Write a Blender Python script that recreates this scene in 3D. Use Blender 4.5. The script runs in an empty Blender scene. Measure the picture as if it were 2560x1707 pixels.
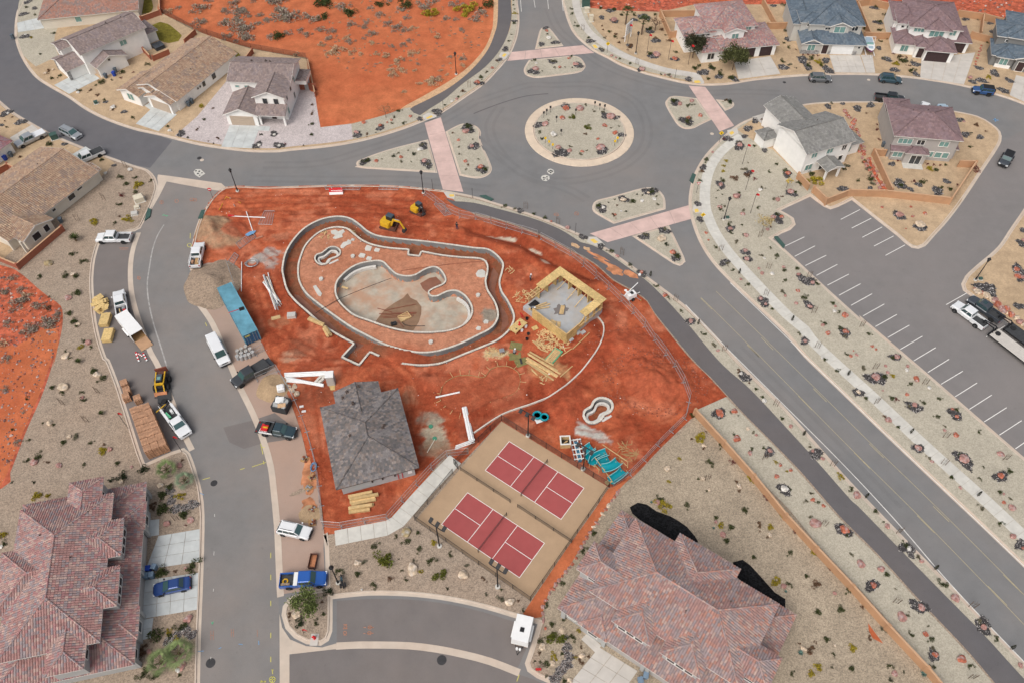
import bpy,bmesh,math,random
import numpy as np
from mathutils import Vector,Matrix,noise as mnoise
from mathutils.geometry import tessellate_polygon
R=math.radians
rnd=random.Random(7)
scene=bpy.context.scene
COL=scene.collection

# ---------------------------------------------------------------- camera, sky, sun, exposure
CAM_H,PITCH,FPX=104.0,R(52.1),1991.0  # metres, depression, focal length in photo pixels
cam_data=bpy.data.cameras.new('camera')
cam=bpy.data.objects.new('camera',cam_data);COL.objects.link(cam)
cam.location=(0,0,CAM_H);cam.rotation_euler=(math.pi/2 -PITCH,0,0)
cam_data.sensor_width=36;cam_data.lens=36*FPX/2560;cam_data.clip_end=3000;cam_data.clip_start=1
scene.camera=cam
SUN_EL,SUN_AZ=R(52),R(215)  # high, veiled sun
world=bpy.data.worlds.new('World');scene.world=world;world.use_nodes=True
wn=world.node_tree;bg=wn.nodes['Background']
sky=wn.nodes.new('ShaderNodeTexSky');sky.sky_type='NISHITA';sky.sun_disc=False
sky.sun_elevation=SUN_EL;sky.sun_rotation=SUN_AZ;sky.air_density=1.0;sky.dust_density=6.0;sky.ozone_density=1.0
hs=wn.nodes.new('ShaderNodeHueSaturation');hs.inputs['Saturation'].default_value=0.42
wn.links.new(sky.outputs[0],hs.inputs['Color']);wn.links.new(hs.outputs[0],bg.inputs[0]);bg.inputs[1].default_value=0.13
sun_d=bpy.data.lights.new('sun','SUN');sun_d.energy=0.9;sun_d.angle=R(45);sun_d.color=(1.0,0.96,0.90)
sun=bpy.data.objects.new('sun',sun_d);COL.objects.link(sun);sun.location=(0,0,150)
sun.rotation_euler=Vector((math.sin(SUN_AZ)*math.cos(SUN_EL),math.cos(SUN_AZ)*math.cos(SUN_EL),math.sin(SUN_EL))).to_track_quat('Z','Y').to_euler()
vs=scene.view_settings;vs.view_transform='Standard';vs.look='None';vs.exposure=0.12;vs.gamma=1
try:vs.use_curve_mapping=False
except Exception:pass

# ---------------------------------------------------------------- photo pixels -> world (on a plane of known height)
TY=(0,394,788,1184)
ZT={'Z1':(920,480,9.8),'Z2':(1260,640,6.533),'Z3':(1380,1080,9.8),'Z4':(280,880,7.84),'Z5':(560,880,7.84)}
def px(t,x,y):
    if t in ZT:a,b,k=ZT[t];return a+x/k,b+y/k
    return 592*int(t[0])+x/3,TY[int(t[1])]+y/3
def P(t,x,y,z=0.0):
    sx,sy=px(t,x,y)
    a=(sx-1280)/FPX;b=(sy-853.5)/FPX
    dy=math.cos(PITCH) -b*math.sin(PITCH);dz=-math.sin(PITCH) -b*math.cos(PITCH)
    k=(z-CAM_H)/dz
    return Vector((a*k,dy*k,z))
def mpp(t,x,y):  # metres per tile pixel across
    p=P(t,x,y)
    return (p.y*math.cos(PITCH)+CAM_H*math.sin(PITCH))/FPX/3
def trace(s,z=0.0):  # 'tile x,y x,yc ...' -> [(Vector, corner?)]
    out=[];t='00'
    for tok in s.split():
        if ',' not in tok:t=tok;continue
        c=tok.endswith('c')
        x,y=(tok[:-1] if c else tok).split(',')
        out.append((P(t,float(x),float(y),z),c))
    return out
def smooth(pts,closed=True,step=1.2):  # Catmull-Rom, corners kept
    n=len(pts);out=[]
    rng=range(n) if closed else range(n-1)
    for i in rng:
        p1,c1=pts[i];p2,c2=pts[(i+1) % n]
        p0=pts[(i-1) % n][0] if (closed or i >0) else p1
        p3=pts[(i+2) % n][0] if (closed or i <n-2) else p2
        if c1:p0=p1
        if c2:p3=p2
        L=(p2-p1).length
        k=max(1,min(14,int(L/step)))
        if c1 and c2:k=1
        for j in range(k):
            u=j/k;u2=u*u;u3=u2*u
            out.append(0.5*((2*p1)+(p2-p0)*u+(2*p0-5*p1+4*p2-p3)*u2+(3*p1-p0-3*p2+p3)*u3))
    if not closed:out.append(pts[-1][0].copy())
    return out
def TR(s,closed=True,step=1.2,z=0.0):return smooth(trace(s,z),closed,step)
def area(pts):return 0.5*sum(a.x*b.y-b.x*a.y for a,b in zip(pts,pts[1:]+pts[:1]))
def offset(pts,d,closed=True):  # positive = to the left of travel
    n=len(pts);out=[]
    for i in range(n):
        a=pts[i-1] if (closed or i) else pts[i];b=pts[(i+1) % n] if (closed or i <n-1) else pts[i]
        e1=(pts[i]-a);e2=(b-pts[i])
        e1=e1.normalized() if e1.length >1e-6 else e2.normalized();e2=e2.normalized() if e2.length >1e-6 else e1
        m=(e1+e2);m=m.normalized() if m.length >1e-6 else e1
        nn=Vector((-m.y,m.x,0));c=max(0.5,m.dot(e1))
        out.append(pts[i]+nn*(d/c))
    return out

# ---------------------------------------------------------------- materials
def mk(name):
    m=bpy.data.materials.new(name);m.use_nodes=True
    nt=m.node_tree;b=nt.nodes['Principled BSDF']
    return m,nt,b
def node(nt,t,**kw):
    n=nt.nodes.new(t)
    for k,v in kw.items():
        if k.startswith('i_'):n.inputs[k[2:].replace('_',' ')].default_value=v
        else:setattr(n,k,v)
    return n
def ramp2(nt,src,lo,hi,p0=0.3,p1=0.7):
    r=nt.nodes.new('ShaderNodeValToRGB');e=r.color_ramp.elements
    e[0].position=p0;e[1].position=p1;e[0].color=(*lo,1);e[1].color=(*hi,1)
    nt.links.new(src,r.inputs[0]);return r.outputs[0]
def mulcol(nt,a,b,fac=1.0,mode='MULTIPLY'):
    n=nt.nodes.new('ShaderNodeMix');n.data_type='RGBA';n.blend_type=mode
    n.inputs[0].default_value=fac
    for s,i in ((a,6),(b,7)):
        if isinstance(s,tuple):n.inputs[i].default_value=(*s,1)
        else:nt.links.new(s,n.inputs[i])
    return n.outputs[2]
MATS={}
def M(name,col,rough=0.8,var=0.12,scale=2.0,metal=0.0,spec=0.3,attr=False,fine=0.0,fscale=9.0,bump=0.0,coat=0.0,obj=False,big=0.0,bscale=0.08,tint=None,trans=0.0):
    """col * low noise * fine cells (* face colour); bump from the fine noise"""
    if name in MATS:return MATS[name]
    m,nt,b=mk(name);L=nt.links.new
    if obj:co=node(nt,'ShaderNodeTexCoord').outputs['Object']
    else:co=node(nt,'ShaderNodeNewGeometry').outputs['Position']
    n1=node(nt,'ShaderNodeTexNoise',i_Scale=scale,i_Detail=5.0,i_Roughness=0.6);L(co,n1.inputs['Vector'])
    c=mulcol(nt,col,ramp2(nt,n1.outputs[0],(1-var,)*3,(1+var,)*3))
    if big:
        n2=node(nt,'ShaderNodeTexNoise',i_Scale=bscale,i_Detail=6.0,i_Roughness=0.62);L(co,n2.inputs['Vector'])
        if tint:
            r=nt.nodes.new('ShaderNodeValToRGB');e=r.color_ramp.elements;e[0].position=0.42;e[1].position=0.66
            e[0].color=(0,0,0,1);e[1].color=(big,big,big,1);L(n2.outputs[0],r.inputs[0])
            mx=nt.nodes.new('ShaderNodeMix');mx.data_type='RGBA';L(r.outputs[0],mx.inputs[0]);L(c,mx.inputs[6]);mx.inputs[7].default_value=(*tint,1);c=mx.outputs[2]
        else:c=mulcol(nt,c,ramp2(nt,n2.outputs[0],(1-big,)*3,(1+big,)*3,0.35,0.65))
    h=n1.outputs[0]
    if fine:
        v=node(nt,'ShaderNodeTexVoronoi',i_Scale=fscale);L(co,v.inputs['Vector'])
        bw=node(nt,'ShaderNodeSeparateColor');L(v.outputs['Color'],bw.inputs[0])
        c=mulcol(nt,c,ramp2(nt,bw.outputs[0],(1-fine,)*3,(1+fine,)*3,0.0,1.0));h=bw.outputs[1]
    if attr:
        a=node(nt,'ShaderNodeAttribute',attribute_name='Col');c=mulcol(nt,c,a.outputs['Color'])
    L(c,b.inputs['Base Color'])
    b.inputs['Roughness'].default_value=rough;b.inputs['Metallic'].default_value=metal
    b.inputs['Specular IOR Level'].default_value=spec
    if coat:b.inputs['Coat Weight'].default_value=coat;b.inputs['Coat Roughness'].default_value=0.08
    if bump:
        bp=node(nt,'ShaderNodeBump',i_Strength=min(1.0,bump),i_Distance=0.05);L(h,bp.inputs['Height']);L(bp.outputs[0],b.inputs['Normal'])
    if trans:
        tr=nt.nodes.new('ShaderNodeBsdfTransparent');mxs=nt.nodes.new('ShaderNodeMixShader');mxs.inputs[0].default_value=1-trans
        L(tr.outputs[0],mxs.inputs[1]);L(b.outputs[0],mxs.inputs[2]);L(mxs.outputs[0],nt.nodes['Material Output'].inputs[0])
    MATS[name]=m;return m
def asphalt(name,col,warm,wear=0.5):
    m,nt,b=mk(name);L=nt.links.new;co=node(nt,'ShaderNodeNewGeometry').outputs['Position']
    def nz(s,d=5.0,r=0.6):
        n=node(nt,'ShaderNodeTexNoise',i_Scale=s,i_Detail=d,i_Roughness=r);L(co,n.inputs['Vector']);return n.outputs[0]
    c=mulcol(nt,col,ramp2(nt,nz(0.35),(0.93,)*3,(1.08,)*3))
    r=ramp2(nt,nz(0.045,6,0.62),(0,0,0),(wear,)*3,0.40,0.72)
    mx=nt.nodes.new('ShaderNodeMix');mx.data_type='RGBA';L(r,mx.inputs[0]);L(c,mx.inputs[6]);mx.inputs[7].default_value=(*warm,1)
    c=mulcol(nt,mx.outputs[2],ramp2(nt,nz(14,3),(0.90,)*3,(1.10,)*3))
    st=ramp2(nt,nz(1.3,7,0.7),(1,1,1),(0.80,0.79,0.78),0.60,0.78);c=mulcol(nt,c,st)
    L(c,b.inputs['Base Color']);b.inputs['Roughness'].default_value=0.85;b.inputs['Specular IOR Level'].default_value=0.25
    MATS[name]=m;return m
asphalt('asphalt',(0.190,0.188,0.188),(0.248,0.222,0.205),0.8)
asphalt('asphalt_street',(0.205,0.196,0.190),(0.285,0.235,0.205),0.85)
asphalt('asphalt_new',(0.130,0.128,0.138),(0.165,0.150,0.148),0.5)
asphalt('asphalt_bay',(0.178,0.160,0.153),(0.24,0.195,0.17),0.55)
asphalt('asphalt_lot',(0.200,0.188,0.184),(0.240,0.216,0.206),0.7)
asphalt('asphalt_trail',(0.125,0.118,0.122),(0.165,0.14,0.13),0.5)
asphalt('asphalt_dusty',(0.36,0.27,0.225),(0.44,0.29,0.215),0.9)
M('kerb',(0.55,0.465,0.385),0.8,0.10,0.5,big=0.3,bscale=0.12,tint=(0.56,0.40,0.30))
M('concrete',(0.57,0.55,0.50),0.8,0.07,1.2,big=0.06,bscale=0.3)
M('drive',(0.52,0.54,0.53),0.75,0.08,0.8,big=0.10,bscale=0.35)
M('drive_tan',(0.54,0.505,0.46),0.8,0.06,0.8,big=0.06,bscale=0.3)
M('apron',(0.64,0.52,0.40),0.8,0.05,0.6,big=0.05,bscale=0.3)
M('pink_slab',(0.60,0.43,0.385),0.8,0.07,0.4,big=0.12,bscale=0.3)
G=dict(rough=0.95,spec=0.15)
M('gravel_grey',(0.43,0.39,0.312),var=0.07,scale=0.8,fine=0.16,fscale=7,big=0.05,bscale=0.12,bump=0.3,**G)
M('gravel_tan',(0.46,0.335,0.215),var=0.09,scale=0.6,fine=0.10,fscale=6,big=0.10,bscale=0.15,bump=0.2,**G)
M('gravel_lilac',(0.505,0.445,0.435),var=0.07,scale=0.8,fine=0.18,fscale=6,big=0.04,bscale=0.2,bump=0.2,**G)
M('gravel_brown',(0.33,0.26,0.20),var=0.10,scale=0.7,fine=0.28,fscale=7.5,big=0.28,bscale=0.10,tint=(0.36,0.255,0.18),bump=0.3,**G)
M('gravel_beige',(0.355,0.29,0.215),var=0.08,scale=0.7,fine=0.28,fscale=7.5,big=0.10,bscale=0.14,bump=0.4,**G)
M('sand',(0.57,0.37,0.22),var=0.12,scale=0.8,fine=0.15,fscale=5,bump=0.3,**G)
M('desert',(0.50,0.152,0.066),var=0.22,scale=0.35,fine=0.08,fscale=4,big=0.55,bscale=0.05,tint=(0.42,0.088,0.036),bump=0.5,**G)
M('red_rock',(0.42,0.105,0.062),var=0.35,scale=0.9,fine=0.30,fscale=1.8,big=0.5,bscale=0.07,tint=(0.50,0.13,0.05),bump=0.8,**G)
M('red_dirt',(0.455,0.116,0.052),var=0.20,scale=0.9,fine=0.10,fscale=4,attr=True,bump=1.0,**G)
M('lawn',(0.19,0.16,0.028),var=0.35,scale=1.2,fine=0.2,fscale=9,bump=0.5,**G)
M('black_mulch',(0.012,0.012,0.013),var=0.4,scale=3,fine=0.6,fscale=6,bump=0.8,**G)
M('court_tan',(0.43,0.295,0.185),0.85,0.05,0.6,big=0.04,bscale=0.2,fine=0.03,fscale=12)
M('court_red',(0.365,0.082,0.080),0.85,0.06,0.6,big=0.16,bscale=0.25,tint=(0.375,0.11,0.10))
M('dust_line',(0.36,0.345,0.33),.9,.3,1.2);M('white_line',(0.82,0.80,0.76),0.7,0.05,2);M('white_worn',(0.66,0.64,0.60),0.8,0.15,2);M('yellow_line',(0.42,0.36,0.23),0.8,0.15,2)
M('spray_orange',(0.42,0.20,0.13),0.8,0.2,3);M('spray_yellow',(0.60,0.55,0.12),0.8,0.2,3);M('spray_blue',(0.16,0.32,0.52),0.8,0.2,3);M('spray_green',(0.12,0.45,0.25),0.8,.2,3)
M('dirt_stain',(0.47,0.20,0.10),0.9,0.2,0.8,big=0.3,bscale=0.4);M('tactile',(0.75,0.52,0.12),0.8,0.06,3)
M('black',(0.018,0.018,0.02),0.55,0.1,3,obj=True);M('dark_metal',(0.06,0.058,0.06),0.5,0.2,2,metal=0.4,obj=True)
M('steel',(0.42,0.43,0.44),0.45,0.12,2,metal=0.6,obj=True);M('white',(0.78,0.78,0.77),0.6,0.04,1.5,obj=True)
M('tyre',(0.022,0.022,0.023),0.9,0.1,3,obj=True);M('glass',(0.03,0.06,0.065),0.08,0.05,0.3,spec=0.9,obj=True)
M('windshield',(0.045,0.10,0.10),0.06,0.1,0.6,spec=1.0,obj=True);M('pane_teal',(0.16,0.30,0.28),0.12,0.15,0.7,spec=0.8);M('pane_dark',(0.028,0.032,0.036),0.12,0.1,0.7,spec=0.8)
M('red',(0.55,0.02,0.025),0.6,0.08,3,obj=True);M('yellow_paint',(0.62,0.36,0.02),0.5,0.12,2,obj=True);M('sign_yellow',(0.80,0.52,0.02),0.5,0.03,3,obj=True)
M('wood',(0.57,0.40,0.20),0.8,0.18,2.2,attr=True);M('osb',(0.56,0.40,0.175),0.85,0.12,1.0,fine=0.16,fscale=5,attr=True);M('pallet',(0.50,0.285,0.175),0.85,0.15,3,attr=True)
M('stud',(0.40,0.24,0.11),0.85,0.2,2)
M('wall_block',(0.60,0.56,0.50),0.85,0.08,1.2,attr=True,bump=0.2);M('cmu_dark',(0.22,0.225,0.225),0.9,0.2,0.9,big=0.2,bscale=0.6,tint=(0.30,0.22,0.17))
M('foam_ring',(0.62,0.60,0.56),0.85,0.1,2)
M('stucco_tan_wall',(0.46,0.265,0.15),0.9,0.07,0.7,big=0.08,bscale=0.3);M('brick_wall',(0.33,0.115,0.07),0.9,0.1,1.5);M('wall_cap',(0.53,0.33,0.20),0.9,0.06,1)
M('pile_grey',(0.30,0.225,0.165),0.95,0.18,1.2,fine=0.25,fscale=6,bump=0.5);M('pile_brown',(0.36,0.20,0.125),0.95,0.18,1.2,fine=0.25,fscale=6,bump=0.5);M('pile_sand',(0.40,0.28,0.17),0.95,0.12,1.5,fine=0.12,fscale=7,bump=0.4)
M('trim',(0.72,0.70,0.66),0.7,0.04,1.0);M('roof_base',(0.10,0.075,0.065),0.9,0.1,1);M('roof_tile',(1.0,1.0,1.0),0.75,0.12,2.5,attr=True,spec=0.25)
M('mesh_dark',(0.05,0.045,0.04),0.8,0.1,2,trans=0.60);M('mesh_steel',(0.42,0.38,0.36),0.6,0.1,2,trans=0.86)
M('wet_mud',(0.24,0.095,0.055),0.35,0.2,0.9,spec=0.6,big=0.3,bscale=0.3,tint=(0.30,0.17,0.12));M('puddle',(0.26,0.16,0.095),0.12,0.15,0.8,spec=0.7,big=0.4,bscale=0.5,tint=(0.20,0.085,0.05))
M('gunite',(0.44,0.385,0.31),0.85,0.22,0.55,big=0.75,bscale=0.28,tint=(0.47,0.25,0.15));M('slab_grey',(0.40,0.415,0.43),0.7,0.10,0.8,big=0.5,bscale=0.35,tint=(0.45,0.36,0.26))
def carpaint(name,col,metal=0.0,rough=0.28):return M(name,col,rough,0.03,0.6,metal=metal,spec=0.5,coat=0.6,obj=True)

# ---------------------------------------------------------------- mesh builder
class MB:
    def __init__(s):s.v=[];s.f=[];s.m=[];s.c=[];s.M=None;s.col=(1,1,1);s.mi=0
    def at(s,x=0,y=0,z=0,rz=0,rx=0,ry=0,sc=1.0):
        s.M=Matrix.Translation((x,y,z)) @ Matrix.Rotation(rz,4,'Z') @ Matrix.Rotation(ry,4,'Y') @ Matrix.Rotation(rx,4,'X') @ Matrix.Scale(sc,4);return s
    def add(s,vs_,fs):
        b=len(s.v)
        if s.M is not None:vs_=[s.M @ Vector(v) for v in vs_]
        s.v.extend((v[0],v[1],v[2]) for v in vs_)
        for f in fs:s.f.append([b+i for i in f]);s.m.append(s.mi);s.c.append(s.col)
        return s
    def box(s,x0,y0,z0,x1,y1,z1,tx=0,ty=0):
        return s.add([(x0,y0,z0),(x1,y0,z0),(x1,y1,z0),(x0,y1,z0),(x0+tx,y0+ty,z1),(x1-tx,y0+ty,z1),(x1-tx,y1-ty,z1),(x0+tx,y1-ty,z1)],
                     [(0,3,2,1),(4,5,6,7),(0,1,5,4),(1,2,6,5),(2,3,7,6),(3,0,4,7)])
    def beam(s,p,q,w,h=None,roll=0.0):  # rectangular bar from p to q
        h=h or w;p=Vector(p);q=Vector(q);d=(q-p).normalized()
        up=Vector((0,0,1)) if abs(d.z) <0.95 else Vector((1,0,0))
        x=d.cross(up).normalized();y=x.cross(d)
        if roll:x,y=x*math.cos(roll)+y*math.sin(roll),y*math.cos(roll)-x*math.sin(roll)
        o=[(-x*w-y*h)/2,(x*w-y*h)/2,(x*w+y*h)/2,(-x*w+y*h)/2]
        return s.add([p+i for i in o]+[q+i for i in o],[(3,2,1,0),(4,5,6,7),(0,1,5,4),(1,2,6,5),(2,3,7,6),(3,0,4,7)])
    def tube(s,p,q,r0,r1=None,n=8):
        r1=r0 if r1 is None else r1;p=Vector(p);q=Vector(q);d=(q-p).normalized()
        x=d.orthogonal().normalized();y=d.cross(x);vs_=[]
        for c,r in ((p,r0),(q,r1)):
            for k in range(n):a=2*math.pi*k/n;vs_.append(c+(x*math.cos(a)+y*math.sin(a))*r)
        return s.add(vs_,[(k,(k+1) % n,n+(k+1) % n,n+k) for k in range(n)]+[tuple(range(n))[::-1],tuple(range(n,2*n))])
    def path(s,pts,r,n=6):
        for a,b in zip(pts,pts[1:]):s.tube(a,b,r,r,n)
        return s
    def lathe(s,prof,n=12):  # [(r,z)]
        vs_=[];fs=[]
        for r,z in prof:
            for k in range(n):a=2*math.pi*k/n;vs_.append((r*math.cos(a),r*math.sin(a),z))
        for i in range(len(prof)-1):
            for k in range(n):fs.append((i*n+k,i*n+(k+1) % n,(i+1)*n+(k+1) % n,(i+1)*n+k))
        fs.append(tuple(range(n))[::-1]);fs.append(tuple(range((len(prof)-1)*n,len(prof)*n)))
        return s.add(vs_,fs)
    def prism(s,pts,z0,z1,bottom=True):
        n=len(pts);pts=[Vector((p[0],p[1],0)) for p in pts]
        if area(pts) <0:pts=pts[::-1]
        tri=tessellate_polygon([pts])
        vs_=[(p.x,p.y,z0) for p in pts]+[(p.x,p.y,z1) for p in pts]
        fs=[(i,(i+1) % n,n+(i+1) % n,n+i) for i in range(n)]
        for t in tri:
            a,b,c=(pts[i] for i in t)
            t=t if (b-a).cross(c-a).z >0 else t[::-1]
            fs.append(tuple(n+i for i in t))
            if bottom:fs.append(tuple(t[::-1]))
        return s.add(vs_,fs)
    def sheet(s,pts,z,holes=()):
        loops=[[Vector((p[0],p[1],0)) for p in pts]]+[[Vector((p[0],p[1],0)) for p in h] for h in holes]
        fl=[p for l in loops for p in l];fs=[]
        for t in tessellate_polygon(loops):
            a,b,c=(fl[i] for i in t);fs.append(t if (b-a).cross(c-a).z >0 else t[::-1])
        return s.add([(p.x,p.y,z) for p in fl],fs)
    def ribbon(s,pts,prof,closed=False):  # prof [(offset left, z)]
        rows=[offset(pts,o,closed) for o,z in prof];n=len(pts);vs_=[];fs=[]
        for r,(o,z) in zip(rows,prof):vs_ += [(p.x,p.y,p.z+z) for p in r]
        for i in range(len(prof)-1):
            for k in range(n if closed else n-1):fs.append((i*n+k,i*n+(k+1) % n,(i+1)*n+(k+1) % n,(i+1)*n+k))
        return s.add(vs_,fs)
    def loft(s,secs,caps=True):  # rings of equal length
        n=len(secs[0]);vs_=[v for r in secs for v in r];fs=[]
        for i in range(len(secs)-1):
            for k in range(n):fs.append((i*n+k,i*n+(k+1) % n,(i+1)*n+(k+1) % n,(i+1)*n+k))
        if caps:fs += [tuple(range(n))[::-1],tuple(range((len(secs)-1)*n,len(secs)*n))]
        return s.add(vs_,fs)
    def mesh(s,name,mats,smooth_=False,colattr=None):
        me=bpy.data.meshes.new(name);me.from_pydata(s.v,[],s.f)
        mats=mats if isinstance(mats,(list,tuple)) else [mats]
        for m in mats:me.materials.append(MATS[m] if isinstance(m,str) else m)
        if len(mats) >1:me.polygons.foreach_set('material_index',s.m)
        need=colattr if colattr is not None else any(c != (1,1,1) for c in s.c) or any((m if isinstance(m,str) else '') in ATTR for m in mats)
        if need:
            a=me.color_attributes.new('Col','FLOAT_COLOR','CORNER')
            tot=np.fromiter((len(f) for f in s.f),int,len(s.f));arr=np.ones((tot.sum(),4),np.float32)
            arr[:,:3]=np.repeat(np.array(s.c,np.float32).reshape(-1,3),tot,axis=0);a.data.foreach_set('color',arr.ravel())
        if smooth_:me.polygons.foreach_set('use_smooth',[True]*len(me.polygons))
        me.update();return me
    def build(s,name,mats,parent=None,smooth_=False):return obj(name,s.mesh(name,mats,smooth_),parent)
ATTR={'red_dirt','wood','osb','pallet','wall_block','roof_tile','leaf','rock','lava'}
def obj(name,me,parent=None,loc=None,rz=0,sc=None):
    o=bpy.data.objects.new(name,me);COL.objects.link(o)
    if parent is not None:o.parent=parent
    if loc is not None:o.location=loc
    if rz:o.rotation_euler=(0,0,rz)
    if sc is not None:o.scale=sc if isinstance(sc,(tuple,list)) else (sc,sc,sc)
    return o
def tag(o,label,cat,group=None,kind=None):
    if label:o['label']=label
    if cat:o['category']=cat
    if group:o['group']=group
    if kind:o['kind']=kind
    return o
def thing(name,label,cat,loc=(0,0,0),rz=0,group=None):
    o=bpy.data.objects.new(name,None);COL.objects.link(o);o.location=loc;o.rotation_euler=(0,0,rz);o.empty_display_size=0.5
    return tag(o,label,cat,group)
def struct(o):o['kind']='structure';return o
def copy_tree(o,parent=None):
    c=o.copy();COL.objects.link(c);c.parent=parent
    for ch in o.children:copy_tree(ch,c)
    return c
# ---------------------------------------------------------------- ground, roads, kerbs
PADZ=0.13
KC_S=TR('13 648,450c 660,560 668,850c 560,872 470,893 395,925 345,990 335,1060 365,1160 430,1230 520,1275 630,1288 690,1250 716,1180 718,938c 900,918 1070,910 1350,922 1600,955 1850,1010 2080,1078c 2255,1125c 2205,1290 2160,1420 2180,1480 2250,1530 23 560,1568 800,1690 1200,1850 1800,2100c',False)
KC_E=TR('33 2900,1960c 2350,1400 1800,830 1400,420 1000,0 32 560,690 21 2030,1568 32 0,110 21 1590,1110 1300,890 1150,785 1000,680 870,605 720,540 600,487 450,430 300,380 150,335 0,290 11 1560,248',False)
KC_N=TR('11 1560,248 1350,225 1200,213 1000,206 800,205 600,210 400,216 200,220 0,212 01 1690,222 1640,252 1590,300 1540,372 1500,445 1470,525 1450,600 1432,700 1425,850',False)
BAY_E=TR('01 1440,850 1560,800 1700,830 1790,1040 1900,1250 1985,1440 02 2080,420 2190,680 2270,920 2320,1160 12 570,1180 13 622,200 645,445',False)
SITE_S=TR('13 652,462 1130,372 12 1390,1265 1560,1075 1640,1160c 1985,796c 22 1012,1290c 1035,1290c 1180,1225 1400,1000 1630,778c 1725,735c 1900,612c 1780,480 1600,300 1360,0 21 1300,1085 1180,1000 1050,930 900,800 700,690 500,590 200,480 0,430 11 1640,300 1560,262',False)
site_poly=offset(KC_N,0.5,False)+BAY_E[1:]+SITE_S
pad_C=offset(KC_S,0.5,False)+offset(KC_E,0.5,False)+SITE_S[::-1]
KNW=TR('10 2080,-300c 2105,0 2118,100 2118,200 2095,310 2040,430 1950,540 1850,640 1700,745 1550,845 1400,915 1200,990 950,1060 700,1105 400,1135 00 2100,1145 1900,1145 1700,1125 1500,1095 1330,1055 1200,1020 1000,975 800,905 640,825 510,735 370,655 262,580 180,470 130,360 108,250 122,100 165,0 210,-250 260,-420c',False)[::-1]
KNE=TR('20 640,-300c 660,0 675,60 700,150 740,240 800,310 900,390 1000,440 1100,495 1250,550 1400,590 1550,625 1700,645 30 124,640 324,608 560,585 740,573 1000,565 1250,570 1500,590 1750,625 1950,665 2100,705 2350,790 2800,990c',False)
KE=TR('30 1000,763 760,775 520,820 300,890 20 1960,950 1850,1045 1740,1160 1665,1280 1625,1400 1612,1540 21 1640,500 1700,650 1790,790 1920,930 2100,1100 2350,1340 32 700,310 1000,600 1300,890 1700,1270 2050,1600 2600,2130c',False)
KE2=TR('32 3000,1620c 2350,1060 2000,757 1600,410 1115,0 31 1150,1228 850,958 560,690 468,612c 530,575 600,545 640,505 625,455 528,398c 748,296c 850,372 900,392 960,372 1060,322c 1310,520 1400,590 1460,645 1510,680 1560,687 1610,668 1680,590 1780,480 1900,320 30 2060,1260 2140,1140 2182,1060 2175,990 2110,930 2000,870 1800,828 1600,795 1400,772 1200,763 1000,763',False)
KS=TR('31 2800,-500c 2450,220 2350,385 2250,530 2150,675 2000,805 1910,890 1880,950 1895,1000 1950,1040 2100,1140 2351,1340 2900,1800c',False)
KW=TR('00 -600,250c 0,757 100,840 250,930 400,1010 600,1095 800,1170 1000,1240 1110,1275 1165,1335 1185,1400 01 1185,230 1155,330 1110,430 1060,530 1010,556 960,562c 745,655c 715,760 700,900 705,1050 720,1200 750,1350 800,1500 02 820,330 880,480 930,630 1000,850 1050,1010 1088,1110c 1290,1020 1380,992 1425,1030 1470,1150 1510,1270 1528,1400 03 1535,300 1530,600 1520,900 1508,1200 1500,1568 1490,2000c',False)[::-1]
ext=lambda*a:[Vector((x,y,0)) for x,y in a]
kprof=[(0.0,0.005),(0.42,0.012),(0.46,0.15),(0.62,0.152),(0.66,0.10)]
ground=MB();BIG=700
ground.sheet(ext((-BIG,-300),(BIG,-300),(BIG,1400),(-BIG,1400)),-0.06,[site_poly])
struct(ground.build('ground','red_rock'))
road=MB();road.sheet(ext((-170,-30),(170,-30),(240,330),(-240,330)),0.0,[site_poly])
road_o=struct(road.build('road','asphalt'))
kerb=MB()
for k in (KC_S,KC_E,KC_N,KNW[::-1] if area(KNW) <-1e9 else KNW,KNE,KE,KE2,KS,KW):pass
def kerbline(pts):kerb.ribbon(pts,kprof)
# keep the block on the left of each line
for k in (KC_S,KC_E,KC_N,KNW,KNE,KE,KE2,KS,KW):kerbline(k)
def pad(name,pts,mat,z=PADZ,holes=()):
    m=MB();m.sheet(pts,z,holes);return struct(m.build(name,mat))
pad('gravel_ground',pad_C,'gravel_brown')
pad('gravel_ground',offset(KNW,0.5,False)+[P('10',2080,-300)],'gravel_tan')
pad('gravel_ground',offset(KNE,0.5,False)+ext((215,240),(20,260)),'gravel_tan')
pad('gravel_ground',offset(KE,0.5,False)+offset(KE2,0.5,False),'gravel_grey')
pad('gravel_ground',offset(KS,0.5,False)+ext((110,40),(150,130)),'gravel_tan')
pad('gravel_ground',offset(KW,0.5,False)+ext((-190,160),(-110,0)),'gravel_brown')
OV=[0]
def over(name,s,mat,lift=0,raw=False,step=1.2):  # overlay sheet on a pad
    pts=s if raw else TR(s,True,step)
    m=MB();m.sheet(pts,PADZ+0.005+0.005*lift);return struct(m.build(name,mat))
def paint(name,s,mat,lift=0,raw=False):  # overlay on the road
    pts=s if raw else TR(s)
    m=MB();m.sheet(pts,0.005+0.004*lift);return struct(m.build(name,mat))
def strip(name,s,w,mat,z,step=1.2,raw=False):
    pts=s if raw else TR(s,False,step)
    m=MB();m.ribbon(pts,[(-w/2,z),(w/2,z)][::-1]);
    return struct(m.build(name,mat))
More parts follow.
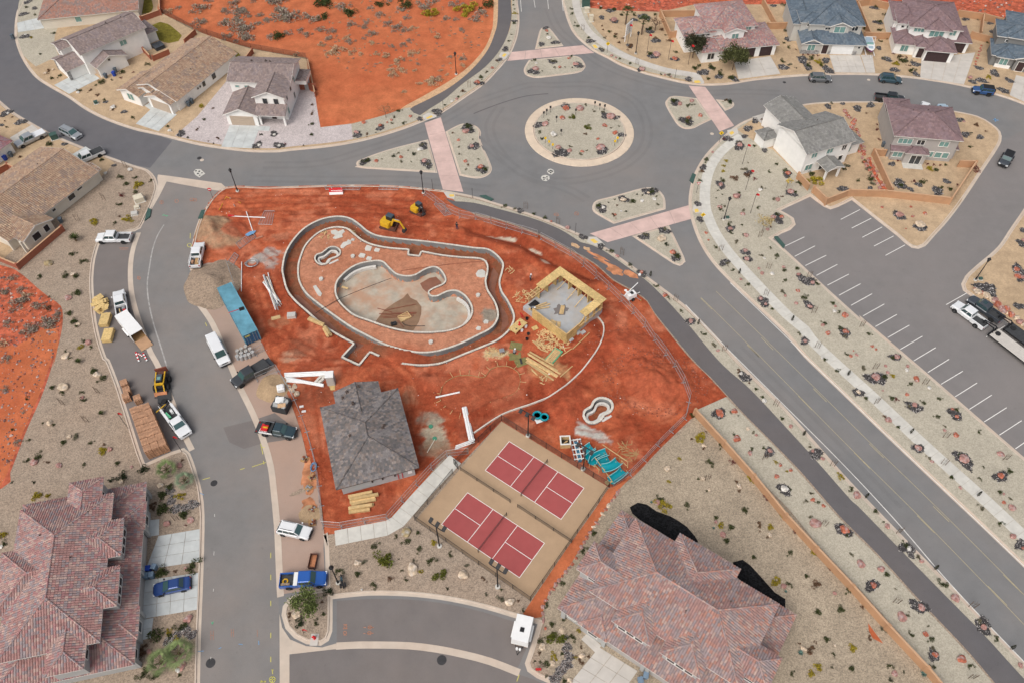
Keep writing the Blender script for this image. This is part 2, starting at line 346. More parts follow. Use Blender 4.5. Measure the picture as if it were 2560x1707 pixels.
# --- NW block surfaces
over('gravel_bed','00 150,0 135,200 150,380 270,505c 440,425c 420,250 600,-100 250,-200','gravel_grey')
over('gravel_bed','00 1312,1025c 1480,880c 1720,590c 2320,560c 10 590,700c 605,830 630,962c 860,935c 872,1050c 700,1075 400,1106 00 2100,1116 1900,1116 1700,1096 1500,1066','gravel_lilac',1)
over('desert_ground','10 586,700c 605,830 628,960c 860,933c 1100,872 1300,805 1450,730 1600,645 1750,525 1855,400 1925,260 1950,120 1950,-300c 00 1190,-300c 1190,0 1205,95 1450,215 1560,270 1900,370 2300,440c 2330,690c','desert',2)
over('sand_verge','10 1230,825 1420,715 1600,610 1740,505 1850,380 1905,260 1925,120 1925,-300c 1975,-300c 1968,120 1940,280 1870,420 1760,560 1610,680 1440,775 1310,850','sand',2.5)
over('gravel_bed','10 862,938c 1100,872 1300,812 1375,870 1450,820 1560,745 1700,632 1850,520 1960,400 2030,270 2062,130 2062,-300c 2085,-300c 2095,0 2100,100 2098,200 2075,305 2022,420 1935,525 1835,625 1690,725 1545,820 1395,890 1200,962 950,1035 872,1050c','gravel_grey',3)
over('trail','10 1300,825 1450,745 1600,660 1750,540 1870,400 1930,270 1958,120 1958,-300c 2058,-300c 2055,0 2060,130 2030,270 1960,400 1850,520 1700,630 1560,750 1450,820 1375,872c','asphalt_trail',4)
over('lawn','00 1140,195 1200,170 1260,185 1320,230 1365,275 1340,315 1270,330 1200,310 1160,260','lawn',1);over('lawn','00 1045,20 1120,-20 1150,60 1120,105 1060,110 1040,60','lawn',1);over('lawn','00 1680,370 1760,385 1805,420 1790,440 1700,420','lawn',1)
# --- NE block
over('red_ground','20 850,-300c 870,65c 1100,85 1400,95c 1700,30c 30 300,40 1100,30 1870,90c 2200,150c 2800,300c 2800,-300c','red_rock',2)
over('gravel_bed','20 662,-100c 690,60 720,160 760,240 830,315 930,390 1020,430 1120,480 1260,530 1420,570 1560,600 1700,615c 1690,560c 1450,515 1250,450 1100,380 990,300 900,200 850,100 835,-100c','gravel_grey',1)
# --- E block
over('gravel_bed','30 790,780c 1000,775 1300,775 1600,805 1800,840 2000,880 2100,940 2160,1000 2165,1060 2120,1140 2040,1260 1900,1460 31 1880,330 1760,480 1660,590 1600,655 1550,668 1500,655 1300,490 1060,300c 900,372 850,350 770,270 650,140c 30 660,1320c 470,1130c 380,1100c 200,980c 300,910c 500,840c','gravel_tan',1)
over('dirt_path','31 1190,0 1260,160 1330,250c 1290,240c 1215,120 1180,20','red_rock',2)
# --- W block
over('gravel_bed','00 -500,300c 0,790 250,955 420,1040 600,1120 800,1190 860,1230c 700,1400c 500,1568c 01 100,700c 0,790c -600,900c','gravel_tan',1)
over('red_slope','01 -700,640c 0,810 150,870 280,980 380,1060 460,1120 472,1250 430,1450 02 470,20 430,250 330,570 200,870 80,1180 15,1300 -700,1500c','red_rock',1)
over('red_slope','01 -500,1500c 0,1420 150,1400 300,1300 420,1280 440,1400 400,1568 02 420,250 310,570 180,870 60,1180 5,1290 -500,1300c','desert',2)
# --- C block surfaces
over('gravel_bed','22 1640,800c 1180,1240c 1040,1310 23 1080,130 980,280 850,480 700,720 560,900 515,1080 540,1165 480,1300 560,1480 900,1720 1600,2000c 33 1900,1950c 1740,1568 1345,1135 1075,835 805,550 575,270 300,0 22 1885,945 1668,720c','gravel_beige',1)
over('red_verge','22 1180,1222c 1040,1290c 1010,1300 23 900,280 700,560 430,960 370,1050 440,1085 510,1075 560,900 700,720 850,480 980,280 1080,130 1190,20','desert',2)
over('gravel_bed','22 1672,712c 1890,615c 32 250,755 470,975 33 690,20 960,330 1250,620 1550,950 1900,1320 2130,1590 2300,1800c 1950,1800c 1740,1568 1345,1120 1075,820 805,535 575,255 300,-20','gravel_grey',2)
TRAIL_R='11 1640,335c 21 0,345 200,395 450,465 650,545 800,640c 950,690 1200,860 1320,950 1480,1110 1600,1245 1850,1540 32 300,560 600,880 800,1100 1060,1395 33 1100,240 1500,650 1800,955 2050,1210 2351,1540 2700,1900c'
over('gravel_bed','33 2900,1940c 2340,1420 1780,850 1380,440 980,20 32 540,710 21 2010,1588 32 -20,130 21 1570,1130 1280,905 1130,800 980,695 850,622 700,560 580,507 430,450 280,400 130,355 0,318 11 1590,290 '+TRAIL_R,'gravel_grey',3)
over('trail','11 1560,310c '+TRAIL_R+' 33 2500,2000c 2130,1568 1900,1300 1550,930 1250,600 960,310 690,0 32 470,960 250,740 22 1900,602c 1780,470 1640,330 1360,-10 21 1300,1075 1180,990 1050,920 900,790 700,680 500,580 200,470 0,420 11 1640,370','asphalt_trail',4)
over('gravel_mulch','22 1170,1440 1230,1405 1300,1420 1370,1470 1480,1510 23 1600,400 1660,470 1685,515 1520,510 1400,440 1250,350 1190,300','black_mulch',3);over('gravel_mulch','33 165,665 240,645 300,690 400,800 480,890 560,940 560,1010 480,990 300,870 200,780','black_mulch',3)
over('red_patch','33 1180,1120c 1215,1170 1295,1275c 1215,1235 1185,1180','desert',2)
slab=over('court_slab','12 1985,798c 22 1010,1290c 13 2200,948c 1345,345c','court_tan',3)
# --- road surfaces of another mix
paint('road_surface','00 1292,1058c 1200,1024 1000,979 800,909 640,829 510,739 370,659 262,584 180,474 130,364 108,254 122,104 165,0 260,-420c -500,-420c -600,245c 0,752 100,835 250,925 400,1005 600,1090 800,1165 1000,1235 1125,1262c','asphalt_new')
paint('parking_bay','01 970,570c 745,660c 715,760 700,900 705,1050 720,1200 750,1350 800,1500 02 820,330 880,480 930,630 1000,850 1050,1010 1090,1105c 1290,1016 1400,985c 1200,400 01 1100,1380 1040,1220 1000,1080 980,950 985,800 1000,680 1040,572c','asphalt_bay')
paint('parking_bay','13 750,950c 1070,935 1350,945 1600,978 1850,1035 2085,1110c 2240,1150c 2110,1450c 1800,1370 1500,1310 1200,1285 750,1288c','asphalt_bay')
paint('parking_bay','01 1445,850 1560,790 1700,830 1790,1040 1900,1250 1985,1440 02 2080,420 2190,680 2270,920 2325,1160 12 580,1180 13 630,200 655,445c 650,560 668,850c 345,900c 330,700 310,400 12 300,1568 270,1280 220,1060 130,830 50,620 02 1740,400 1620,120 01 1560,1190 1480,1080 1420,960','asphalt_dusty')
paint('parking_lot','31 470,610c 528,400c 745,298c 900,395 1060,322c 1310,520 1460,645 1560,690 1640,650 1800,480 2120,-10 30 2200,1060 2500,900c 2900,1000c 31 2350,385 2150,675 1910,890 1880,950 1950,1040 2900,1800c 32 3000,1620c 2350,1060 1600,410 1115,0 31 1150,1228 560,690','asphalt_lot')
paint('road_surface','13 395,1365 800,1310 1200,1300 1600,1345 2000,1470 2230,1540 2351,1600 23 900,1750 1400,2000c 13 395,2000c','asphalt_bay',1)
paint('road_surface','01 1250,187c 1640,255 1500,445 1432,700 1420,950 1620,1300 02 1740,400 1980,950 2052,1300 2078,1568 03 2085,500 2095,1568 2090,2000c 1490,2000c 1500,1568 1530,600 02 1528,1400 1470,1150 1440,1010 1280,620 01 1100,1380 1000,1080 980,800 1040,570 1110,430 1190,300','asphalt_street',.6)
paint('road_patch','02 1675,840c 1900,785c 2060,730c 2230,860c 2240,910 1960,960c 1830,1000c 1720,950c','asphalt_bay',2)
# --- concrete strips
def cstrip(s,w):return strip('concrete_strip',s,w,'kerb',0.018)
cstrip('01 1040,565 1000,680 980,800 980,950 1000,1080 1040,1220 1100,1380 02 1130,280 1190,390 1280,620 1400,930 1440,1010',0.85)
cstrip('01 1415,950 1480,1080 1560,1190 1620,1300 02 1740,400 1800,540 1870,680 1920,790 1980,950 2030,1130 2052,1300 2078,1568 03 2085,500 2100,850 2105,920',0.9)
cstrip('13 745,1290 900,1282 1100,1282 1300,1288 1500,1312 1700,1352 1900,1405 2120,1490',0.9)
paint('concrete_strip','01 1270,140c 1660,195c 1690,222 1640,250 1250,182c','kerb',1);paint('concrete_strip','01 1185,130 1270,140c 1250,182c 1190,300 1130,400c 1155,330 1185,230','kerb',1)
paint('concrete_apron','13 320,1050c 340,1150 400,1240 520,1290 640,1300 745,1270c 745,1312c 395,1352c 395,1600c 322,1600c','kerb',3)
# --- islands in the road
def island(s,mat='gravel_grey',raw=None):
    pts=raw or TR(s,True,0.6)
    if area(pts) <0:pts=pts[::-1]
    kerb.ribbon(pts,[(0,0.005),(0.28,0.012),(0.31,0.15),(0.46,0.152),(0.5,0.1)],True)
    m=MB();m.sheet(offset(pts,0.4),PADZ);struct(m.build('gravel_island',mat))
for s in ('20 460,372c 495,235 520,210 560,210 590,235 675,348c','20 415,452c 380,510 378,545 400,572 470,588 600,575 780,550 828,522 838,488 800,435 745,420c','20 1675,740c 1500,722 1450,750 1440,790 1500,900 1540,950 1590,972 1650,965 1700,940 1785,900c',
          '20 1815,748c 1930,760 1955,785 1940,810 1885,835c','10 1435,1048c 1150,1120 950,1190 900,1215 900,1245 940,1265 1505,1300c','10 1565,990c 1690,930 1790,945 1830,990 1830,1060 1900,1220 1912,1280 1880,1320 1800,1342 1670,1320c',
          '21 1440,390c 1050,500c 960,450 900,410 890,370 920,325 1050,290 1270,230 1350,230 1400,255 1435,310','21 1185,590c 1465,510c 1580,750 1580,790 1545,815 1500,800'):island(s)
struct(kerb.build('kerb','kerb'))
RC=P('20',793,985);RC=Vector((RC.x,RC.y,0));RR=11.35
circ=lambda c,r,n=72:[Vector((c.x+r*math.cos(2*math.pi*k/n),c.y+r*math.sin(2*math.pi*k/n),0)) for k in range(n)]
apron_o=struct(bpy.data.objects.new('roundabout_apron',None));COL.objects.link(apron_o)
for k in range(20):
    a0=2*math.pi*k/20+.1;arc=[Vector((RC.x+RR*math.cos(a0+.3101*j/6),RC.y+RR*math.sin(a0+.3101*j/6),0)) for j in range(7)]
    ap=MB();ap.ribbon(arc,[(0,0.0),(0.05,0.07),(1.78,0.13),(1.8,0.02)]);ap.build('slab','apron',apron_o)
m=MB();m.ribbon(circ(RC,9.52),[(0,0.1),(0.02,0.24),(0.22,0.24),(0.25,0.1)],True);struct(m.build('kerb','kerb'))
m=MB();m.sheet(circ(RC,9.4),0.19);struct(m.build('gravel_island','gravel_grey'))

# --- slabs: jointed concrete laid piece by piece
def slabs_quad(parent_name,corners,nu,nv,mat,z,gap=0.035,thick=0.06):
    root=struct(bpy.data.objects.new(parent_name,None));COL.objects.link(root)
    a,b,c,d=corners
    for i in range(nu):
        for j in range(nv):
            f=lambda u,v:(a*(1-u)+b*u)*(1-v)+(d*(1-u)+c*u)*v
            q=[f(i/nu,j/nv),f((i+1)/nu,j/nv),f((i+1)/nu,(j+1)/nv),f(i/nu,(j+1)/nv)]
            ce=sum(q,Vector())/4;q=[p+(ce-p).normalized()*gap for p in q]
            m=MB();m.prism(q,z-thick,z+rnd.uniform(-.004,.004),False);m.build('slab',mat,root)
    return root
def Q(t,*pp):return [P(t,*p) for p in pp]
slabs_quad('crosswalk',Q('20',(252,460),(285,393),(820,342),(905,400)),1,5,'pink_slab',0.038)
slabs_quad('crosswalk',Q('20',(1612,645),(1738,655),(1955,945),(1845,990)),1,5,'pink_slab',0.038)
slabs_quad('crosswalk',Q('10',(1408,925),(1530,882),(1700,1443),(1545,1425)),1,5,'pink_slab',0.038)
slabs_quad('crosswalk',Q('21',(872,572),(1612,360),(1632,463),(1005,638)),5,1,'pink_slab',0.038)
def sidewalk(s,w,L,mat,z=PADZ+0.03):
    pts=TR(s,False,0.5);root=struct(bpy.data.objects.new('sidewalk',None));COL.objects.link(root)
    d=[0]
    for a,b in zip(pts,pts[1:]):d.append(d[-1]+(b-a).length)
    def at(x):
        for i in range(len(pts)-1):
            if d[i+1] >= x:u=(x-d[i])/max(1e-6,d[i+1]-d[i]);return pts[i].lerp(pts[i+1],u),(pts[i+1]-pts[i]).normalized()
        return pts[-1],(pts[-1]-pts[-2]).normalized()
    n=int(d[-1]/L)
    for k in range(n):
        (p,e),(q,g)=at(k*L+0.02),at((k+1)*L-0.02)
        ne,ng=Vector((-e.y,e.x,0))*w/2,Vector((-g.y,g.x,0))*w/2
        m=MB();m.prism([p-ne,q-ng,q+ng,p+ne],z-0.08,z+rnd.uniform(-.004,.004),False);m.build('slab',mat,root)
sidewalk('20 2010,1025 1880,1120 1785,1240 1740,1380 1735,1540 21 1762,460 1812,570 1900,700 2020,840 2150,980 2350,1185 31 700,1290 32 800,235 1200,600 1600,975 2000,1335 2250,1568 2700,2000',2.0,1.85,'concrete')
sidewalk('20 770,-200 765,0 795,130 860,240 960,325 1080,400 1230,465 1430,530 1600,560 1700,578',1.9,1.9,'drive_tan')
sidewalk('12 1640,1080 1400,1330 1190,1568 13 1160,400 1090,415 900,452 660,500',2.25,1.8,'concrete',PADZ+0.035)
# ramps and tactile plates
def ramp(q,tq):
    m=MB();m.sheet(q,PADZ+0.036);o=struct(m.build('kerb_ramp','drive_tan'));m=MB();m.prism(tq,PADZ+0.02,PADZ+0.05,False);m.build('tactile_plate','tactile',o)
ramp(Q('20',(190,428),(205,400),(258,398),(275,405),(240,452),(215,455)),Q('20',(212,428),(228,408),(248,412),(232,434)))
ramp(Q('10',(1400,895),(1395,875),(1440,852),(1495,870),(1500,885),(1420,912)),Q('10',(1420,890),(1460,872),(1472,882),(1428,900)))
ramp(Q('20',(885,345),(900,330),(945,355),(935,375),(905,375)),Q('20',(890,345),(915,342),(932,365),(910,370)))
ramp(Q('20',(1640,620),(1650,580),(1700,572),(1730,625),(1720,638)),Q('20',(1650,612),(1690,610),(1705,628),(1660,630)))
ramp(Q('20',(1905,1010),(1900,985),(1975,965),(1985,1005),(1930,1030)),Q('20',(1915,1003),(1940,988),(1955,1005),(1930,1020)))
ramp(Q('21',(1640,400),(1650,360),(1712,372),(1712,415),(1665,425)),Q('21',(1655,395),(1680,390),(1690,412),(1660,420)))
ramp(Q('21',(850,640),(860,600),(920,600),(985,660),(915,668)),Q('21',(872,622),(900,614),(935,642),(905,650)))
ramp(Q('11',(1550,265),(1570,262),(1640,285),(1628,318),(1580,308)),Q('11',(1590,285),(1628,282),(1632,298),(1600,300)))
# --- painted marks
def line(t,a,b,w,mat='white_line',z=0.012,lift=0):
    p,q=P(t,*a),P(t,*b);d=(q-p).normalized();n=Vector((-d.y,d.x,0))*w/2
    m=MB();m.sheet([p-n,q-n,q+n,p+n],z+0.004*lift);return struct(m.build('road_marking',mat))
for a,b in (((705,597),(552,670)),((785,664),(632,743)),((868,735),(712,812)),((952,803),(795,886)),((1038,876),(878,959)),((1126,948),(965,1034)),((1212,1023),(1055,1110)),((1304,1100),(1145,1189)),((1398,1178),(1238,1268)),((1492,1258),(1330,1350)),((1590,1340),(1424,1437)),((1690,1423),(1525,1522)),
             ((1122,392),(978,466)),((1205,458),(1060,531)),((1288,523),(1140,600)),((1374,590),(1227,666)),((1460,657),(1313,736)),((1922,1018),(1768,1105)),((2210,1262),(2150,1300)),((2100,1320),(2068,1345))):line('31',a,b,0.11)
for a,b in (((1790,328),(1630,427)),((1893,417),(1730,515)),((2000,505),(1835,609)),((2110,596),(1942,703)),((2222,690),(2053,797)),((2335,787),(2167,896)),((2460,880),(2288,998))):line('32',a,b,0.11)
edge_l=TR('21 1590,1105 32 0,122 21 2040,1568 32 560,680 1000,1120 1400,1550 33 1800,825 2340,1395 2800,1850',False);edge_r=TR('21 1925,940 2330,1330 32 700,295 1000,585 1300,875 1700,1255 2050,1588 2500,2020',False)
for e in (edge_l,edge_r):
    m=MB();m.ribbon(e,[(0.07,0.014),(-0.07,0.014)]);struct(m.build('road_marking','white_worn'))
for s in ('21 1705,1050 32 280,215 660,600 1080,1025 1560,1500 33 2200,970 2600,1390','21 1820,1005 32 390,160 780,540 1200,955 1680,1420 33 2200,750 2600,1160'):
    l=TR(s,False,0.6);m=MB();m.ribbon(l,[(0.04,0.014),(-0.04,0.014)]);struct(m.build('road_marking','yellow_line'))
for t,a,b in (('21',(1712,1052),(1796,1135)),('21',(2060,1400),(2152,1492)),('32',(285,215),(378,312)),('32',(668,598),(770,702)),('32',(1088,1022),(1205,1140)),('33',(1560,305),(1690,435)),('33',(2090,832),(2235,978)),
                ('32',(392,165),(480,255)),('32',(780,542),(880,642)),('32',(1200,955),(1310,1062)),('33',(1680,235),(1800,352)),('33',(2205,748),(2351,890))):
    p=[P(t,*a),P(t,*b)];m=MB();m.ribbon(p,[(-0.20,0.014),(-0.30,0.014)]);struct(m.build('road_marking','yellow_line'))
for a,b in (((352,0),(358,90)),((452,0),(462,60)),((555,0),(562,70)),((665,0),(672,85))):line('20',a,b,0.12,'white_worn')
m=MB();m.ribbon(TR('01 1230,505 1180,590 1145,690 1120,830 1105,950 1115,1080 1150,1240 1210,1430 1250,1560',False,0.6),[(0.11,0.012),(-0.11,0.012)]);struct(m.build('road_marking','dust_line'))
m=MB();m.ribbon(TR('20 0,855 100,815 250,762 400,722 560,705',False,0.8),[(0.16,0.011),(-0.16,0.011)]);struct(m.build('tyre_mark','asphalt_trail'))
def marks(t,mat,segs,w=0.09):
    m=MB()
    for (x0,y0,x1,y1) in segs:
        p,q=P(t,x0,y0),P(t,x1,y1);d=(q-p).normalized();n=Vector((-d.y,d.x,0))*w/2;m.sheet([p-n,q-n,q+n,p+n],0.026)
    struct(m.build('spray_marking',mat))
def ring(cx,cy,rx,ry,n=12):return [(cx+rx*math.cos(2*math.pi*k/n),cy+ry*math.sin(2*math.pi*k/n),cx+rx*math.cos(2*math.pi*(k+1)/n),cy+ry*math.sin(2*math.pi*(k+1)/n)) for k in range(n)]
marks('01','spray_orange',ring(1212,338,14,14,6)+[(1205,325,1220,325),(1212,330,1212,350)]+ring(1325,328,14,14,6)+ring(1440,318,16,12,6)+ring(1462,320,14,12,6)+[(1425,330,1475,315)]+ring(1042,905,12,12,6)+[(1030,890,1050,920),(895,680,965,680),(900,690,960,690)])
marks('13','spray_orange',ring(815,1145,12,12,6)+ring(812,1190,12,12,6)+[(800,1128,828,1128),(800,1207,825,1207),(795,1160,830,1160),(950,1150,968,1150),(950,1195,966,1195)]+ring(998,1150,15,13,6)+ring(995,1193,15,13,6)+[(980,1150,1028,1150),(975,1195,1026,1193)])
marks('11','spray_orange',ring(1625,350,14,12,6)+ring(1757,378,12,12,6)+ring(1885,388,12,10,6)+ring(2025,415,10,12,6));marks('21','spray_orange',ring(620,430,18,12,6)+ring(772,422,16,14,6)+[(600,425,640,440),(760,410,785,435)])
marks('13','spray_yellow',ring(267,1541,22,22,14)+[(245,1541,290,1541),(267,1515,267,1560),(265,1465,270,1500),(262,1465,275,1470),(175,1560,218,1553),(180,1550,215,1560)]+[(255,y,255,y+40) for y in (590,755,950,1190,1370)]+[(2100,1555,2118,1505)])
marks('02','spray_yellow',[(1520,1230,1575,1215),(1800,1155,1835,1145),(1890,1135,1995,1100),(1975,1090,1980,1115),(1955,960,1972,1040),(1962,985,1985,990)]);marks('01','spray_yellow',ring(1421,660,16,14,8)+[(1428,570,1426,610),(1540,1240,1552,1265)])
marks('02','spray_blue',[(1500,1330,1530,1345)]);marks('03','spray_blue',[(1485,1330,1528,1327),(1640,1310,1660,1300),(1940,1250,1942,1280),(1790,1275,1820,1278)]);marks('30','spray_blue',[(2120,900,2160,905),(2135,890,2138,915)],0.25);marks('01','spray_green',[(1215,435,1262,438),(1225,428,1255,445)]);marks('03','spray_green',[(1588,1110,1594,1128),(1594,1128,1600,1105)])
marks('03','white_worn',[(1610,300,1610,320),(1606,580,1604,610),(1602,860,1600,880),(1582,1370,1580,1395)],0.06)
marks('03','spray_orange',[(1582,1175,1582,1245),(1600,1175,1600,1245),(1582,1210,1602,1210),(1735,1160,1735,1220),(1752,1160,1752,1220),(1735,1190,1752,1190),(1930,1170,1930,1220)],0.05)
# dirt dragged over paving, damp patches
def blotch(name,t,cx,cy,rx,ry,mat,z,seed,ang=0,n=26,rough=0.3):
    r_=random.Random(seed);c=P(t,cx,cy);s=mpp(t,cx,cy);pts=[]
    for k in range(n):
        a=2*math.pi*k/n;rr=1+rough*mnoise.noise(Vector((math.cos(a)*1.7+seed*3.1,math.sin(a)*1.7,seed)))*1.6+r_.uniform(-.08,.08)
        x,y=rx*s*rr*math.cos(a),ry*s*rr*math.sin(a)
        pts.append(Vector((c.x+x*math.cos(ang)-y*math.sin(ang),c.y+x*math.sin(ang)+y*math.cos(ang),0)))
    m=MB();m.sheet(pts,z);return struct(m.build(name,mat))
for i,a in enumerate((('21',760,665,40,16),('21',850,690,30,16),('21',930,745,90,14),('21',1060,850,70,45),('21',1000,800,100,14),('21',1180,880,60,30))):blotch('dirt_stain',*a,'sand' if i in (0,1) else 'dirt_stain',PADZ+0.032+0.002*i,i+1,-0.6)
for i,a in enumerate((('12',520,1180,30,120),('12',545,1420,60,60),('12',560,1250,40,90))):blotch('dirt_stain',*a,'dirt_stain',0.03+0.003*i,i+30)
for i,a in enumerate((('12',450,1330,60,20),('12',550,1480,60,50))):blotch('damp_patch',*a,('gravel_brown','pile_sand')[i],0.04+0.003*i,i+40,0.4)
# concrete manhole collars
def collar(t,pts,holes):
    m=MB();m.sheet(TR(t+' '+pts),0.03);o=struct(m.build('manhole_collar','steel' if False else 'concrete'))
    for x,y,r in holes:
        m=MB();c=P(t,x,y);m.at(c.x,c.y,0.0).lathe([(r,0.02),(r,0.044),(r*0.8,0.046)],14);m.build('manhole_cover','dark_metal',o)
collar('20','550,1290 560,1272 580,1268 602,1280 604,1298 588,1312 565,1308',((565,1288,.2),(578,1282,.2),(590,1288,.2),(578,1298,.2)));collar('20','504,1338 512,1322 540,1314 568,1324 571,1345 545,1362 518,1356',((525,1335,.18),(550,1330,.18),(537,1338,.14),(528,1348,.18),(552,1347,.18)))
collar('00','1452,1290 1470,1272 1505,1272 1540,1305 1495,1335 1465,1315',((1470,1285,.2),(1495,1288,.2),(1485,1305,.2),(1515,1300,.16),(1498,1318,.16)))
for t,x,y,r in (('00',1495,1188,.45),('00',1515,1203,.4),('20',1788,1006,.4),('30',555,620,.35),('30',1187,601,.35),('13',1537,1395,.62),('02',1605,1257,.5),('03',1580,1417,.6),('20',2331,618,.35)):
    if t == '20' and x >2000:continue
    c=P(t,x,y);m=MB();m.at(c.x,c.y,0).lathe([(r,0.004),(r,0.02),(r*0.82,0.026)],18)
    struct(m.build('manhole_cover','kerb' if y in (1203,1006,601) else 'dark_metal'))

asphalt('asphalt_worn',(0.178,0.176,0.176),(0.230,0.205,0.19),0.8)
for s in ('20 40,760 250,690 420,640 600,640 900,640 1180,740 1290,900 1290,1080 1150,1230 900,1330 600,1360 340,1280 180,1120 120,950 200,800','20 -60,980 200,1180 420,1330 700,1420 850,1500','20 560,60 620,200 720,300 950,480 1250,600 1600,680','10 200,1240 600,1230 900,1150 1300,1010 1560,900 1800,760','10 100,1340 700,1350 1300,1350 1900,1420','20 2300,700 2000,690 1700,700 1400,680','32 600,80 1000,470 1500,960 2000,1450','32 200,250 600,640 1000,1050 1400,1460'):
    c=TR(s,False,1.0)
    for o_ in (-.8,.8):OV[0] += 1;zz=.0115+.0007*OV[0];m=MB();m.ribbon(offset(c,o_,False),[(.32,zz),(-.32,zz)]);struct(m.build('wheel_path','asphalt_worn'))
# ---------------------------------------------------------------- the building site: one height field of red earth
OUTER=TR('11 1240,1548 1350,1560 1450,1558 1550,1540 1700,1480 1850,1420 1960,1370 2040,1300 2078,1220 2070,1160 2030,1080 1985,1010 1970,940 1990,860 1995,800 1950,740 1880,695 1780,685 1600,660 1400,635 1200,615 1060,595 980,560 920,510 850,465 760,450 640,470 520,530 430,620 370,720 345,830 350,890 380,1000 440,1080 530,1160 620,1240 720,1310 882,1400c 790,1500c 920,1560c 1000,1460c 1070,1492c',False,0.45)
INNER=TR('11 1270,1450 1380,1465 1500,1455 1650,1410 1800,1340 1910,1280 1955,1210 1955,1150 1930,1080 1880,1000 1865,930 1880,860 1875,800 1830,765 1700,755 1550,740 1385,710c 1370,745c 1285,735c 1290,695c 1150,685 1020,660 940,625 880,580 830,540 760,528 680,540 600,580 520,660 480,750 462,830 470,930 520,1020 600,1090 720,1180 850,1270 980,1340 1100,1400 1190,1430',True,0.45)
POOL=TR('11 1090,785 1150,840 1200,880 1270,895 1340,885 1410,845 1480,825 1530,850 1565,910 1555,950 1480,985 1440,1010 1450,1040 1500,1045 1580,1010 1650,1005 1720,1050 1765,1130 1755,1200 1700,1260 1600,1300 1450,1315 1300,1310 1150,1280 1000,1230 880,1185 800,1120 755,1060 740,1000 755,930 820,860 900,810 1000,785',True,0.4)
SPA1=TR('11 605,796 587,765 600,735 640,722 668,700 700,678 748,680 778,708 768,742 735,758 705,770 685,798 640,810',True,0.3)
SPA2=TR('22 838,792 822,752 840,715 882,692 898,655 935,630 985,630 1030,655 1040,700 1015,735 975,752 955,788 910,812 865,812',True,0.3)
KID=TR('12 1530,640 1525,590 1560,510 1640,460 1740,450 1850,465 1900,410 1960,385 2040,385 2110,430 2125,500 2090,580 2000,620 1900,650 1800,710 1700,735 1600,705',True,0.4)
DITCH=TR('22 930,10 970,60 975,130 945,230 860,360 740,480 600,590 450,655 215,740 0,880',False,0.6)
def arr(p):return np.array([(v.x,v.y) for v in p])
def inpoly(X,Y,poly):
    r=np.zeros(X.shape,bool);a=arr(poly);b=np.roll(a,-1,0)
    for (x1,y1),(x2,y2) in zip(a,b):
        if y1 == y2:continue
        c=(y1 >Y) != (y2 >Y);r ^= c & (X <(x2-x1)*(Y-y1)/(y2-y1)+x1)
    return r
def pdist(X,Y,line_,closed=False):
    a=arr(line_);d=np.full(X.shape,1e9);n=len(a)
    for i in range(n if closed else n-1):
        p,q=a[i],a[(i+1) % n];e=q-p;L=e@e
        if L <1e-9:continue
        t=np.clip(((X-p[0])*e[0]+(Y-p[1])*e[1])/L,0,1);d=np.minimum(d,(X-p[0]-t*e[0])**2+(Y-p[1]-t*e[1])**2)
    return np.sqrt(d)
def vnoise(X,Y,s,seed):  # value noise, vectorised
    rs=np.random.RandomState(seed);T=rs.rand(256,256)
    x,y=X*s+100,Y*s+100;i,j=np.floor(x).astype(int),np.floor(y).astype(int);u,v=x-i,y-j
    u,v=u*u*(3-2*u),v*v*(3-2*v);g=lambda a,b:T[a % 256,b % 256]
    return (g(i,j)*(1-u)+g(i+1,j)*u)*(1-v)+(g(i,j+1)*(1-u)+g(i+1,j+1)*u)*v
HS=0.25
ax=arr(site_poly);x0,y0=ax.min(0)-1;x1,y1=ax.max(0)+1
gx=np.arange(x0,x1,HS);gy=np.arange(y0,y1,HS);X,Y=np.meshgrid(gx,gy)
inside=inpoly(X,Y,offset(site_poly,-0.45))
fb=lambda s,seed:vnoise(X,Y,s,seed)*0.5+vnoise(X,Y,s*2.1,seed+1)*0.3+vnoise(X,Y,s*4.3,seed+2)*0.2
Z=0.06+(fb(0.5,3)-0.5)*0.22+(fb(1.6,9)-0.5)*0.10
COLR=np.ones(X.shape+(3,));big=fb(0.10,20)
def tint(mask,c):
    for k in range(3):COLR[...,k]=COLR[...,k]*(1-mask)+c[k]*mask
sm=lambda a,b,x:np.clip((x-a)/(b-a),0,1)**2*(3-2*np.clip((x-a)/(b-a),0,1))
tint(sm(0.46,0.62,big)*0.8,(0.66,0.50,0.48));tint(sm(0.52,0.66,fb(0.16,31))*0.8,(1.15,1.55,1.9));tint(sm(0.50,0.64,fb(0.33,77))*0.7,(0.60,0.44,0.42));tint(sm(0.6,0.72,fb(0.7,55))*0.4,(1.15,1.5,1.7))
# graded strip along the north: long tracks left by the machines
N0=P('11',900,340);tr=np.exp(-((Y-N0.y+0.02*(X-N0.x))/9.0)**2)*sm(15,-5,X)
wave=np.sin((Y+0.06*X+1.2*fb(0.07,60))*2.6)+0.6*np.sin((Y-0.03*X)*6.1+3*fb(0.2,61))
Z += tr*wave*0.055;tint(np.clip(tr*sm(0.1,1.4,wave)*0.5,0,1),(0.66,0.52,0.50));tint(np.clip(tr*sm(0.2,1.5,-wave)*0.35,0,1),(1.15,1.25,1.25))
in_out=inpoly(X,Y,OUTER);in_in=inpoly(X,Y,INNER);in_pool=inpoly(X,Y,POOL);d_out=pdist(X,Y,OUTER);d_in=pdist(X,Y,INNER,True)
deck=in_in & ~in_pool;Z[deck]=0.05+(fb(0.8,5)[deck]-0.5)*0.06;tint(in_in*0.88,(1.1,2.0,2.7));tint(in_in*sm(0.5,0.65,fb(0.3,8))*0.4,(0.85,1.25,1.5))
